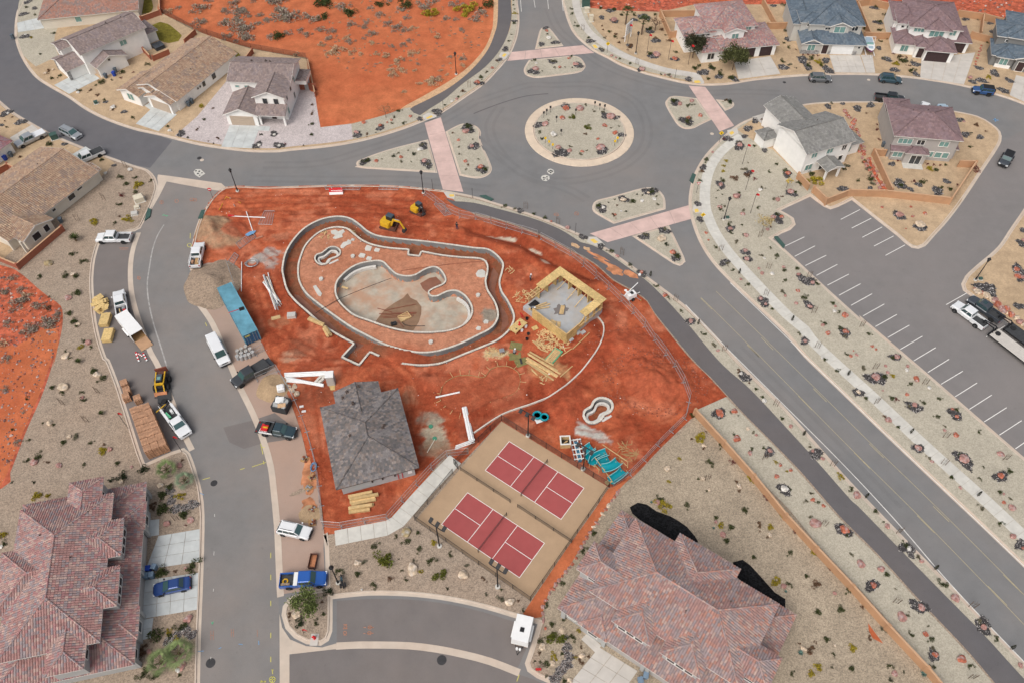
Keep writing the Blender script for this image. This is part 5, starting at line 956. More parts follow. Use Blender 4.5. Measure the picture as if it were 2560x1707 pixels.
veg('on the long triangular island by the pink crosswalk','10 L 960,1220,80 1400,1100,80 1425,1235,100 g 975,1213,45 1090,1200,12 1285,1135,12 1308,1220,12 o 1045,1215,35 1231,1185,32 d 1180,1178,30 1326,1165,32 s 1213,1155,22 1236,1220,25 1390,1093,30 1432,1238,25 W 1375,1128,45 k 1408,1215,42')
veg('on the curved island by the pink crosswalk','10 L 1735,970,115 1780,1105,95 1838,1278,100 g 1742,960,50 1865,1280,42 1813,1200,14 k 1720,995,60 1760,1105,36 o 1662,1058,28 1714,1217,34 1828,1262,46 r 1625,1003,18 1740,1245,20 s 1665,1108,20 1668,1163,20 1720,1278,20 d 1770,1053,14')
veg('on the pointed northern island','20 L 540,218,50 510,337,60 615,325,60 o 548,238,30 d 552,262,16 W 567,293,40');veg('on the rounded northern island','20 L 592,470,72 450,543,88 785,495,82 g 455,460,26 733,430,22 s 598,470,40 605,512,20 k 465,525,46 765,490,42 o 645,512,28 715,445,26 W 470,483,25 d 515,540,12 685,510,12 740,515,12')
veg('on the round island of the roundabout','20 L 690,805,85 490,945,85 985,875,80 1065,890,60 1110,1020,62 655,1155,125 960,1130,118 o 690,825,56 668,895,42 983,950,42 1060,1005,42 933,1050,26 815,1145,28 k 797,825,56 535,942,52 1030,885,62 635,1115,42 715,1140,42 952,1118,66 W 600,1020,60 s 840,795,25 970,850,30 905,845,25 560,910,20 1030,968,18 725,1108,25 805,1165,30 G 748,890,42 850,970,46 g 495,1000,26 1090,955,14 850,1137,16 r 838,1015,25 d 515,1052,26',.21)
veg('on the wide eastern island','20 L 1510,775,88 1595,915,112 g 1500,768,46 1610,800,36 1605,920,52 k 1545,790,42 1635,765,36 o 1607,892,36 1697,873,40 d 1655,790,14');veg('on the small eastern tip island','20 d 1910,772,50 r 1890,760,25')
veg('on the wide southern island','21 L 960,388,90 1125,318,85 1322,260,105 g 1190,335,44 940,372,40 1330,262,45 1370,298,16 1142,410,18 W 972,385,34 1352,318,32 1260,333,36 1105,410,20 w 1120,325,50 1310,272,24 r 1050,440,30 1075,365,16 s 1382,358,26 o 1063,435,24 d 1222,283,14 1265,290,14 1060,322,16 1010,345,14');veg('on the narrow southern island','21 L 1280,598,90 1430,555,85 1517,755,90 s 1290,585,36 1432,543,34 w 1412,618,72 o 1495,720,48 d 1446,660,34 g 1520,745,50')
veg('on the red desert lot','00 S 1510,70,110 1755,35,80 1680,95,65 1805,100,100 2070,15,120 2090,85,60 2150,140,130 1865,132,50 1950,125,40 2005,162,50 1510,180,90 1785,165,60 1690,195,110 1830,222,120 1715,275,70 1845,290,90 1940,185,40 1345,65,40 1560,10,60 1905,10,50 10 290,15,140 320,85,60 30,100,90 380,140,140 165,180,35 180,125,40 225,162,50 20,165,50 530,135,80 590,165,80 790,65,90 1130,185,60 1070,120,60 995,75,45 1150,15,40 1240,80,60 1410,60,100 1620,45,70 1490,25,50 1695,40,35 1835,110,80 1790,160,65 1570,155,50 1640,160,40 1270,145,50 975,175,45 965,213,55 855,200,60 60,225,110 70,290,90 255,285,60 380,260,55 475,235,50 620,240,60 720,245,60 515,270,55 1020,262,65 1195,215,80 1258,245,55 1680,235,45 690,305,55 835,325,60 1293,315,45 1248,343,45 1170,357,40 950,297,30 1355,490,30 1600,435,30 1510,605,55 1690,455,50 g 640,45,140 655,140,70 850,120,100 1080,45,70 1260,50,100 325,285,90 1880,55,85 y 1460,110,90 1720,90,110 x 740,400,100 700,405,50 855,413,50 1055,418,45 1300,410,60 1120,428,60 1355,405,35 1215,465,70 1205,495,40 1160,535,50 1165,575,60 1225,540,60 1335,540,35 1470,630,90 1440,620,50 1255,695,35 1370,640,40 1690,500,40 1010,335,50 640,350,50 450,420,50 935,415,40 830,290,50 1310,225,50 1530,540,30 1510,285,60 1580,570,30 1140,420,30 00 x 1260,95,60')
for i in range(210):  # low dead stubble between the shrubs
    x,y=rv.uniform(620,1900),rv.uniform(-150,560);p=P('10',x,y)
    if not (inpoly(np.array([p.x]),np.array([p.y]),TR('10 560,420 700,480 1100,600 1400,660 1600,560 1750,430 1850,260 1880,-250c 00 1300,-250c 1450,180 2000,360'))[0]):continue
    o=obj('desert_shrub',VM['xS'[rv.random() <.5]][i % 3],None,(p.x,p.y,PADZ),rv.uniform(0,6),(rv.uniform(.15,.4),rv.uniform(.15,.4),.2));tag(o,'low tuft of dead grass among the desert shrubs','grass','dead grass tufts on the desert lot')
veg('in the landscaped slope by the white sign','20 L 1030,85,72 960,138,52 1055,165,72 1280,135,95 1205,155,52 1320,240,72 1170,350,62 1367,312,72 1352,425,92 1510,450,66 g 955,70,28 1050,80,36 1018,248,30 1205,120,30 1358,118,26 1320,225,40 1440,270,18 1063,285,28 1325,410,40 1514,400,26 k 1055,160,52 1368,420,56 o 1508,450,40 d 1108,122,26 r 1410,230,30 1115,298,20 1097,328,24 1175,358,42 1365,295,30 1465,318,36 960,200,16 975,232,16 1065,265,24 1590,300,36 s 983,293,24')
veg('in the verge between kerb and northern sidewalk','20 L 873,315,72 960,380,50 1255,525,66 1610,600,62 g 860,290,22 735,75,22 775,205,28 1098,450,22 1170,483,22 738,110,26 760,178,14 s 972,382,25 1405,565,20 1463,570,32 k 1035,425,30 1065,440,20 1265,528,42 1435,570,20 1480,582,18 t 1225,490 818,235')
veg('in front of the white house with red tiles','20 L 1720,550,92 1840,580,76 1785,515,50 g 1660,525,46 1688,503,30 1785,515,46 1850,562,46 1762,598,32 30 L 174,598,78 g 160,595,52 L 545,510,86 545,515,50 s 592,495,32 g 540,468,36 g 10,520,40')
veg('in the yard of the blue tiled house','30 L 580,300,66 690,455,96 865,460,76 730,510,76 880,530,92 472,50,50 s 568,240,44 643,518,16 g 548,330,20 585,365,26 755,447,42 830,497,36 733,500,36 563,47,42 y 805,475,42 b 697,418,18 730,418,18 770,420,18 805,425,18 r 640,380,14')
veg('in the yard of the mauve tiled house','30 L 1225,65,62 1255,175,66 1355,65,42 1262,367,52 1322,450,76 1380,530,76 1535,487,76 1540,563,62 g 1240,55,36 1312,118,34 1268,170,36 1265,233,34 1155,222,30 1245,290,30 1300,295,30 1275,318,26 1435,462,62 1505,540,46 s 1295,445,30 1465,462,42 y 1393,492,42 r 1490,500,20 b 1370,412,20 1410,430,20 1432,430,20 1470,435,18')
veg('in the yard of the dark grey house','30 L 1912,150,62 2095,180,52 2155,215,46 2105,245,42 2012,517,66 2130,555,82 2240,610,66 2030,610,82 1965,620,62 2195,685,82 s 1995,150,30 g 2072,325,26 2125,325,20 2080,390,20 y 2085,590,32 k 1945,590,42 o 2030,350,20 2022,370,20 2015,395,20 2008,420,22 2000,445,20 1990,470,20 1985,490,18 2026,385,16')
veg('in the yard of the plain grey roofed house','30 L 880,805,62 990,785,42 1100,820,82 1200,795,72 s 905,780,26 r 1170,855,16 b 1248,942,14 1250,980,22 1262,1055,20 31 g 1150,45,46 1195,165,52 1103,180,28 s 1180,95,52 1215,205,46 1020,70,46 L 1198,240,52 993,240,78 g 760,130,52 y 790,185,76 d 1000,95,30')
veg('in the dry garden beside the taupe house','30 L 1870,905,62 1910,1015,76 2020,1035,66 k 1900,920,20 y 1325,800,30 1855,1075,30 r 1440,800,62 1990,945,34 2065,990,18 s 1950,1005,26 g 1943,1108,26 31 b 1980,95,55 o 1285,380,28 1500,377,26 1515,448,28 1608,428,36 1463,540,14 L 1413,442,98 1573,530,100 k 1415,435,62 w 1570,508,72')
veg('inside the walled yard of the taupe house','31 L 1360,55,62 1420,205,110 1500,245,50 1560,210,62 1768,185,66 1700,258,102 b 1357,20,22 1405,30,22 1622,55,20 1672,63,20 1722,65,20 1522,187,28 1850,215,22 y 1645,90,42 g 1685,100,36 1760,65,26 1425,215,36 1585,190,46 1728,232,30 1797,245,36')
rowp=TR('30 1005,840 1060,930 1100,1040 1150,1170 1220,1300 1285,1430',False,.7)
for p in rowp:
    for k in range(2):o=obj('boulder',VM['ok'[rv.random() <.4]][rv.randrange(4)],None,(p.x+rv.uniform(-.8,.8),p.y+rv.uniform(-.3,.3),PADZ),rv.uniform(0,6),rv.uniform(.28,.55));tag(o,'red stone in the rocky border between the two lots','stone','stones of the rocky border')
rowp=TR('31 1975,1018 2100,1090 2200,1170 2290,1240 2380,1320',False,.8)
for p in rowp:
    for k in range(2):o=obj('boulder',VM['okw'[rv.randrange(3)]][rv.randrange(4)],None,(p.x+.3+rv.uniform(-.4,.5),p.y+.5+rv.uniform(-.3,.4),PADZ),rv.uniform(0,6),rv.uniform(.4,.75));tag(o,'orange stone in the rock edging beside the parked trucks','stone','rock edging beside the trucks')
veg('at the corner bed near the eastern crosswalk','30 L 335,912,66 280,970,76 255,1030,56 127,1047,76 405,1135,52 215,1100,98 r 385,905,20 408,965,32 400,1025,20 g 420,945,28 328,1105,26 385,1110,32 k 215,1095,42 s 215,1075,30 b 100,1050,20')
veg('in the pale gravel between sidewalk and parking lot','31 L 575,130,82 75,210,84 205,295,60 605,275,84 505,462,104 147,540,82 262,715,78 280,765,72 735,935,110 680,905,82 735,1110,84 285,120,62 k 72,210,36 195,300,58 505,325,42 600,265,46 68,380,40 240,430,36 468,455,36 427,545,28 148,540,36 268,590,40 260,705,32 272,768,36 362,838,26 383,875,34 548,828,26 660,885,32 765,945,32 557,1043,26 742,1125,36 640,1100,32 935,1120,24 o 575,125,46 535,455,36 655,1005,36 1003,1190,52 W 372,250,36 402,762,24 460,877,36 928,1158,36 g 497,60,28 440,115,24 560,110,40 662,200,36 88,180,36 215,270,24 355,385,26 635,265,30 75,395,30 500,435,30 140,510,36 155,572,26 233,512,20 448,683,20 497,747,36 550,850,34 645,838,32 797,950,36 558,930,28 700,1055,46 917,1097,34 963,1165,24 s 280,45,14 255,95,42 383,233,30 475,320,28 105,372,28 245,402,30 248,582,24 193,638,34 381,740,28 541,1015,40 r 275,130,52 178,165,52 533,300,20 445,525,16 b 330,170,26 y 90,110,26 115,35,26 100,70,20 g 88,285,14 55,255,14 42,312,14 86,465,14 t 770,1170 430,840 370,600 735,905')
veg('in the pale gravel strip along the parking stalls','32 L 1005,135,98 1240,475,145 1385,318,82 1525,692,112 1830,745,114 1895,1085,144 2172,1210,108 k 837,80,32 1095,300,28 1233,470,62 1312,385,28 1325,432,28 1395,318,40 1475,388,30 1290,568,18 1525,680,46 1752,865,28 1895,1080,72 2172,1045,52 o 878,140,42 1010,130,46 1210,238,30 1240,260,26 1070,270,15 1050,310,28 1543,487,52 1472,597,34 1810,708,28 1845,765,32 1838,900,46 2172,1205,56 W 1470,415,32 1637,547,34 g 850,68,32 1187,145,30 975,105,36 1020,297,26 1300,465,42 1360,325,34 1497,522,30 1360,625,40 1592,660,32 1713,628,32 1845,715,36 1697,765,34 2012,880,30 1860,1045,26 2245,1175,46 2043,1140,18 s 1005,165,32 1142,400,42 1485,685,32 1755,835,24 y 1363,463,32 b 1390,638,32 t 1230,405 1600,520 1755,920 2205,1085 1130,90 33 g 2162,142,36 2015,40,26 k 2195,155,24 2258,260,56 s 2247,190,28 o 2195,217,32')
veg('in the narrow bed between sidewalk and main road','20 L 1722,1262,62 1680,1535,62 g 1745,1210,36 1695,1362,26 r 1710,1300,34 k 1790,1150,24 31 g 37,680,26 167,850,24 280,960,28 460,1140,24 c 210,880,60 L 103,793,76 397,1087,98 s 125,800,32 k 228,920,26 375,1065,32 410,1105,26 t 75,705 412,1040 21 L 1695,470,62 o 1742,572,26 1760,625,20 32 c 607,50,60 1025,455,66 1495,890,72 g 663,143,24 855,340,32 948,418,32 1160,627,34 1408,845,30 L 705,198,78 1107,583,92 1555,1000,92 k 708,200,30 1330,790,46 1553,998,46 1658,1100,26 w 1105,580,40 W 838,325,26 r 1303,763,24 s 1640,1075,30 t 797,248 1237,665 1742,1120 33 g 1802,33,36 2170,378,38 k 1872,108,28 2260,470,52 c 1997,170,70 s 2033,265,42 L 2325,535,104 o 2340,562,30')
veg('in the planting strip between trail and main road','21 g 233,372,32 453,432,28 1027,710,38 538,460,34 1175,812,32 1372,970,32 s 307,390,24 L 350,405,60 820,602,68 953,672,66 1262,875,80 o 582,485,24 1435,1040,46 1258,868,34 k 703,533,36 1075,745,32 c 1322,900,48 1680,1260,46 s 1460,1058,28 g 1557,1157,24 1727,1330,34 L 1625,1235,84 k 1625,1235,40 t 1110,730 1512,1080 390,385 632,500 32 s 22,228,40 r 210,425,34 290,512,16 k 55,268,28 597,838,36 765,1020,32 840,1078,36 L 255,465,104 792,1040,112 W 225,442,32 402,645,38 g 340,560,28 388,615,26 538,778,32 c 692,905,52 s 745,990,26 t 100,270 485,680 912,1130 y 975,1215,38 33 g 1052,118,38 1232,288,40 1295,365,16 1458,540,46 1743,832,60 2140,1238,38 k 1092,165,62 1323,395,46 1580,658,32 1830,935,62 2045,1155,52 2320,1440,48 c 1158,185,46 1675,720,52 2245,1315,58 L 1470,560,120 1500,610,62 2040,1140,140 W 1485,565,36 s 1558,632,42 2015,1112,46 t 1405,445 1955,1000')
veg('in the pale strip between tan wall and trail','32 L 62,740,118 440,1028,92 o 65,740,66 178,725,52 197,932,62 523,1127,34 600,1165,34 495,1210,42 k 342,900,26 296,1038,36 445,1022,42 w 280,852,34 s 150,730,24 318,880,28 d 207,755,12 g 173,895,20 307,1008,30 400,1000,26 y 490,1105,22 572,1175,18 t 405,1080 33 L 553,120,118 993,425,118 1208,840,104 1562,995,128 1670,1360,108 W 552,115,56 g 593,118,26 803,218,26 1025,462,32 1315,755,42 1503,1208,36 1653,1248,40 1945,1445,40 s 755,150,28 717,207,30 748,328,30 1053,608,32 1385,865,16 1478,1065,32 1630,1145,20 1665,1318,42 o 765,200,40 845,242,34 998,425,70 1218,838,52 1608,1205,44 1678,1360,46 1880,1395,72 k 785,378,78 1122,680,62 1275,715,50 1575,1005,50 1428,1075,72 t 845,390 1385,970 1950,1535')
veg('in the gravel yard behind the townhouse','22 y 1700,930,72 1540,1080,24 1425,1435,76 1460,1252,26 r 1635,935,20 1745,880,18 1725,1000,24 1962,1252,26 1990,1320,24 w 1727,980,36 1450,1152,52 1717,1225,32 1990,1285,42 1765,1308,28 g 1768,1110,50 1400,1378,44 1600,1430,42 1685,1230,22 1748,1318,18 2030,1462,38 1812,1520,36 k 1375,1405,52 1815,1550,32 a 1330,1405,28 t 1750,1235 33 g 255,275,36 148,402,50 113,507,48 320,633,38 595,600,38 582,832,40 717,775,36 800,1035,52 980,1022,58 868,1250,48 918,1355,26 1050,1465,48 610,1503,36 1338,1445,38 1665,1450,30 k 88,462,54 545,842,42 930,900,38 1378,1500,46 y 78,395,42 440,405,42 487,808,62 1057,1315,52 803,1460,52 745,1503,46 a 22,410,28 562,885,30 672,1345,52 1595,1502,62 w 443,463,38 697,1312,42 930,1287,24 r 365,390,42 425,480,18 795,850,62 662,1275,20 750,1320,60 1135,1000,28 1190,1230,36 s 908,1453,26 1445,1487,24 d 1348,1553,30')
veg('climbing at the foot of the tan wall','22 g 1645,755,42 1858,980,42 b 1940,1105,36 2195,1370,32 y 2080,1225,40 33 y 540,312,42 775,588,42 300,38,40 b 637,440,32 903,728,32 420,185,36 g 1037,880,46 s 1290,1170,42')
veg('in the bed beside the garage drive of the townhouse','23 g 905,448,46 825,582,48 660,828,42 545,985,38 588,1138,44 502,1250,46 738,1232,48 676,1095,28 660,1350,28 540,1430,54 683,1556,38 G 595,1248,98 y 785,1182,28 602,1378,42 765,1380,20 w 668,1183,64 520,1300,56 585,1422,46 815,1365,56 725,1552,42 R 672,1240,80 700,1300,84 715,1370,84 695,1430,92 650,1480,98 610,1545,92 r 500,1352,26 800,1410,42 860,1365,24 805,1300,24 d 460,1410,20 s 545,1522,26')
veg('in the brown gravel beside the courts','13 q 1268,445,82 w 908,672,62 1318,720,102 1700,762,78 2050,965,68 W 938,870,16 g 1357,450,34 1195,472,28 1275,515,48 1035,543,50 1370,572,42 1603,612,36 1456,660,58 768,735,52 908,762,50 1270,798,28 1237,730,22 1027,840,46 1985,875,22 2148,1028,24 G 1100,665,108 1535,755,80 y 1472,525,38 1383,735,30 s 955,668,42 1327,652,26 1725,688,34 1868,908,28 1980,940,52 r 1158,780,40 1850,790,30 2110,955,18 d 1215,643,12 1577,865,24 686,892,70')
veg('on the kerbed island with the hydrant','13 w 452,1055,72 d 472,1118,72 g 597,1122,40 650,1052,32 r 397,1065,34 420,990,18 638,970,22')
veg('on the gravel slope beside the loading bay','01 p 575,630,105 g 548,730,40 628,788,48 302,900,36 490,893,50 568,900,44 583,1020,62 525,1173,48 865,500,26 q 370,800,62 w 555,882,42 k 513,1060,54 r 372,1052,20 02 g 567,55,54 630,200,28 685,245,26 527,327,22 495,275,20 712,420,54 772,483,50 397,550,42 470,585,34 615,583,30 630,640,38 322,812,18 405,825,24 475,958,46 685,958,32 220,940,24 287,1065,58 208,1092,34 635,1125,28 880,1115,38 d 1073,1162,70 932,1210,74 840,1238,42 p 580,95,34 600,360,68 770,745,58 y 610,243,38 768,1030,58 w 590,75,36 497,310,58 733,452,58 475,548,82 375,812,56 523,912,38 910,1250,42 k 665,215,50 617,620,32 825,1008,46 262,1107,58 447,1132,54 990,1140,24 s 570,912,52 r 792,970,24 360,1105,26 t 740,585 475,670 655,800')
veg('in the corner garden by the utility boxes','01 g 905,155,44 948,205,40 1018,158,28 1022,270,36 1135,180,24 900,360,34 770,25,36 y 1050,215,62 955,470,52 705,492,56 L 858,65,36 r 905,447,20 b 915,293,38 W 795,125,28 980,100,40 t 785,325 590,480 945,80')
veg('on the rocky red slope','01 S 150,1090,120 280,1130,80 240,1300,95 385,1255,110 90,920,60 40,1010,80 430,1180,50 160,1000,60 60,1250,60 x 190,1060,70 20,1400,70 r 380,1140,50 02 S 45,560,50 240,120,90 380,60,90 130,960,50 60,330,60 180,730,30 g 205,630,26 100,860,24')
veg('in the planted front of the left townhouse','02 r 1370,1090,22 k 1350,1128,50 03 w 1213,92,60 g 1280,98,58 1225,172,74 1222,283,104 1385,320,74 1230,745,94 1450,705,94 1193,1210,108 1370,1145,76 1080,1500,74 1165,1518,62 1348,1510,30 y 1360,172,48 290,175,60 360,165,32 20,470,52 1270,1185,36 1330,1255,42 r 1155,230,46 1155,262,36 1318,735,26 1085,1300,50 1075,1370,62 k 1432,350,48 1260,380,58 1395,710,26 1413,1090,62 1125,1335,52 1365,1445,62 R 1275,130,78 1290,200,84 1320,265,84 1390,262,90 1450,232,90 1270,1255,88 1330,1215,90 1395,1175,92 1440,1210,82 1300,1290,70 b 1398,387,16 d 255,68,26 95,68,20 g 40,525,38 W 15,550,36 1343,1470,46 t 1330,350')
veg('on the far right bank of the parking lot','31 L 2060,985,150 2110,1035,90 2305,845,112 2320,900,92 2310,1120,84 2330,650,84 2345,550,60 o 2290,845,42 2300,900,52 k 2335,905,36 2345,630,34')
# rocks over the red slopes
def scree(name,label,s,n,seed,rmin,rmax,cols):
    rn=random.Random(seed);poly=TR(s);xs=[p.x for p in poly];ys=[p.y for p in poly];m=MB();k=0
    while k <n:
        x,y=rn.uniform(min(xs),max(xs)),rn.uniform(min(ys),max(ys))
        if not inpoly(np.array([x]),np.array([y]),poly)[0]:continue
        k += 1;r=rmin+(rmax-rmin)*rn.random()**3;m.col=shade(cols[rn.randrange(len(cols))],.3);p=Vector((x,y,PADZ));m.add([p+v*r for v in stone(rn)],SF)
    tag(m.build(name,'lava'),label,'rocks',None,'stuff')
scree('rubble','loose red and grey rubble over the left hillside','01 -200,760c 0,830 150,890 280,1000 450,1130 460,1250 420,1420 02 420,250 310,560 180,870 20,1250 -200,1300c',1500,5,.06,.34,[(.34,.11,.07),(.26,.12,.10),(.42,.30,.26),(.20,.14,.13)])
scree('rubble','dark scattered rocks on the red ground behind the top row houses','20 900,-100c 900,65 1400,85 1700,20 30 900,10 1900,80 2400,150 2400,-200c',1100,6,.08,.45,[(.28,.11,.08),(.20,.13,.11),(.42,.32,.28)])
# trees and palms
def tree(name,label,cat,t,x,y,h,r,col,nleaf,palm=False,trunk=.12,seed=1,lean=0):
    rn=random.Random(seed);p=P(t,x,y);root=thing(name,label,cat,(p.x,p.y,PADZ));m=MB()
    if palm:
        m.tube((0,0,-.1),(lean,0,h),trunk*1.2,trunk,9)
        for k in range(14):m.tube((lean*k/14,0,h*k/14),(lean*k/14,0,h*k/14+.06),trunk*1.3,trunk*1.1,7)
        m.build('trunk','bark',root);m=MB()
        for k in range(17):
            a=k*2.4;e=1.2-1.35*(k/17);L=r*rn.uniform(.85,1.1);base=Vector((lean,0,h));prev=base;d=Vector((math.cos(a)*math.cos(e),math.sin(a)*math.cos(e),math.sin(e)));g=rn.uniform(.7,1.35)
            m.col=(.09*g,.07*g,.03*g);tip=base+d*L*.6;m.beam(base,tip,.035)
            sd=Vector((-math.sin(a),math.cos(a),0));u=sd.cross(d)
            for j in range(15):
                b=-1.25+2.5*j/14;fd=(d*math.cos(b)+sd*math.sin(b));l=L*.62*rn.uniform(.8,1.1);q=tip+fd*l+Vector((0,0,-.16*l));w=sd*math.cos(b)*.016*r-d*math.sin(b)*.016*r;g2=g*rn.uniform(.8,1.2);m.col=tuple(v*g2 for v in col);mid=tip+fd*l*.5;m.add([tip,mid+w*1.4,q,mid-w*1.4],[(0,1,2,3)])
        m.build('crown','leaf',root);return root
    m.tube((0,0,-.1),(lean*.4,0,h*.42),trunk,trunk*.7,8);limbs=[]
    for k in range(7):
        a=k*2.4+rn.uniform(-.3,.3);b=Vector((lean*.4,0,h*.42));q=b+Vector((math.cos(a)*r*.55,math.sin(a)*r*.55,h*rn.uniform(.2,.42)));m.tube(b,q,trunk*.5,trunk*.2,6);limbs.append(q)
        for j in range(2):q2=q+Vector((rn.uniform(-.4,.4)*r,rn.uniform(-.4,.4)*r,rn.uniform(0,.15)*h));m.tube(q,q2,trunk*.2,trunk*.07,5);limbs.append(q2)
    m.build('trunk','bark',root);m=MB()
    for _ in range(nleaf):
        c=limbs[rn.randrange(len(limbs))];d=Vector((rn.gauss(0,1),rn.gauss(0,1),rn.gauss(0,.8)));q=c+d*r*.17;l=rn.uniform(.07,.17)*max(1,r*.6);tt=Vector((rn.gauss(0,1),rn.gauss(0,1),rn.gauss(0,.7))).normalized();sd=tt.cross(Vector((rn.gauss(0,1),rn.gauss(0,1),rn.gauss(0,1)))).normalized()*l*.5;g=rn.uniform(.5,1.5)
        m.col=tuple(v*g for v in col);m.add([q-tt*l,q+sd,q+tt*l,q-sd],[(0,1,2,3)])
    m.build('crown','leaf',root);return root
OL=(.07,.072,.028);PG=(.17,.215,.09)
tree('olive_tree','dark leafy tree at the corner of the white stucco house','tree','20',1640,440,4.6,2.9,(.045,.046,.024),2400,seed=2);tree('olive_tree','broad leafy tree overhanging the pale driveway','tree','20',1940,530,4.4,3.2,(.075,.08,.03),2600,seed=3);tree('olive_tree','bright green tree on the kerbed island','tree','13',535,1010,3.0,2.0,(.13,.16,.05),2000,seed=4)
tree('bare_tree','leafless brown tree near the flag on the slope','tree','20',1360,235,3.0,1.6,(.12,.07,.05),320,seed=5);tree('yellow_tree','sparse yellow leaved young tree on pale gravel','tree','31',385,560,3.4,1.6,(.40,.30,.12),420,trunk=.05,seed=6);tree('bare_tree','thin bare tree at the edge of the desert lot','tree','10',1120,890,3.2,1.7,(.28,.15,.08),200,trunk=.06,seed=7);tree('yellow_tree','yellow blossomed sapling near the lava bed','tree','31',568,235,2.4,.7,(.50,.36,.08),160,trunk=.04,seed=8)
for i,(t,x,y,h,r,lab) in enumerate((('20',1138,190,3.2,1.5,'palm behind the white sign board'),('20',1258,265,3.4,1.5,'palm with brown skirt beside the street lamp'),('02',1262,1180,.9,1.5,'fan palm standing between the loading bay and townhouse'),('02',1395,1258,.8,1.4,'bluish fan palm close to the road kerb'),('03',1358,1365,1.1,1.8,'wide fan palm next to the grey cobbles'),('03',1222,1425,.9,1.6,'fan palm nearest the townhouse wall corner'))):
    tree('palm_tree',lab,'palm',t,x,y,h,r,(.055,.075,.022) if i <2 else PG if i != 3 else (.19,.235,.15),0,True,.17,20+i,.1)
# ---------------------------------------------------------------- vehicles
for n,c,mt,ro in (('white',(.74,.75,.76),0,.3),('silver',(.42,.44,.46),.5,.3),('pewter',(.20,.21,.22),.5,.3),('black',(.016,.018,.021),.2,.3),('matte',(.035,.04,.046),.1,.5),('blue',(.02,.11,.42),.2,.3),('navy',(.02,.06,.22),.3,.25),('teal',(.05,.10,.13),.4,.3),('forest',(.028,.055,.07),.2,.35),('jeep',(.03,.09,.24),.2,.35),('slate',(.075,.085,.10),.4,.35),('ice',(.45,.58,.68),.3,.3)):carpaint('paint_'+n,c,mt,ro)
M('lamp_clear',(.75,.76,.76),.15,.02,1,spec=.8,obj=True);M('lamp_red',(.35,.015,.015),.2,.05,1,spec=.7,obj=True);M('liner',(.05,.052,.055),.8,.15,3,obj=True);M('rim',(.40,.41,.42),.35,.1,3,metal=.7,obj=True);M('rim_dark',(.05,.05,.055),.4,.1,3,metal=.5,obj=True)
def ring8(x,w,z0,z1,ch=.12):return [(x,-w*.88,z0),(x,-w,z0+.14),(x,-w,z1-ch),(x,-w+ch*1.1,z1),(x,w-ch*1.1,z1),(x,w,z1-ch),(x,w,z0+.14),(x,w*.88,z0)]
WM={}
def wheel(root,x,y,r,w=.26,rim='rim'):
    k=(round(r,2),rim)
    if k not in WM:
        m=MB();m.at(0,0,0,0,math.pi/2);m.lathe([(r*.62,-w/2),(r*.93,-w/2),(r,-w/2+.04),(r,w/2-.04),(r*.93,w/2),(r*.62,w/2)],18);q=MB();q.at(0,0,0,0,math.pi/2);q.lathe([(r*.6,-w/2+.02),(r*.63,-w/2-.005),(r*.5,-w/2+.03),(r*.16,-w/2+.05),(r*.14,-w/2-.01),(.01,-w/2-.01)],12);q.lathe([(.01,w/2+.01),(r*.14,w/2+.01),(r*.16,w/2-.05),(r*.5,w/2-.03),(r*.63,w/2+.005),(r*.6,w/2-.02)],12);WM[k]=(m.mesh('tyre','tyre'),q.mesh('rim',rim))
    o=obj('wheel',WM[k][0],root,(x,y,r));obj('rim',WM[k][1],o)
def panel(m,a,b,c,d,u0,u1,v0,v1,off):  # quad inset on a bilinear face
    a,b,c,d=map(Vector,(a,b,c,d));n=(b-a).cross(d-a).normalized();f=lambda u,v:(a*(1-u)+b*u)*(1-v)+(d*(1-u)+c*u)*v
    q=[f(u0,v0),f(u1,v0),f(u1,v1),f(u0,v1)];m.add([p-n*.03 for p in q]+[p+n*off for p in q],[(4,5,6,7),(0,1,5,4),(1,2,6,5),(2,3,7,6),(3,0,4,7)])
SPEC=dict(pickup=(5.9,2.0,1.9,.40),crew=(6.2,2.02,1.92,.41),suv=(4.75,1.9,1.74,.36),sedan=(4.8,1.84,1.46,.33),van=(5.9,2.05,2.5,.36),jeep=(4.3,1.88,1.85,.43),minivan=(5.0,1.95,1.75,.34),service=(6.4,2.1,1.95,.41),flat=(5.9,1.95,1.85,.40))
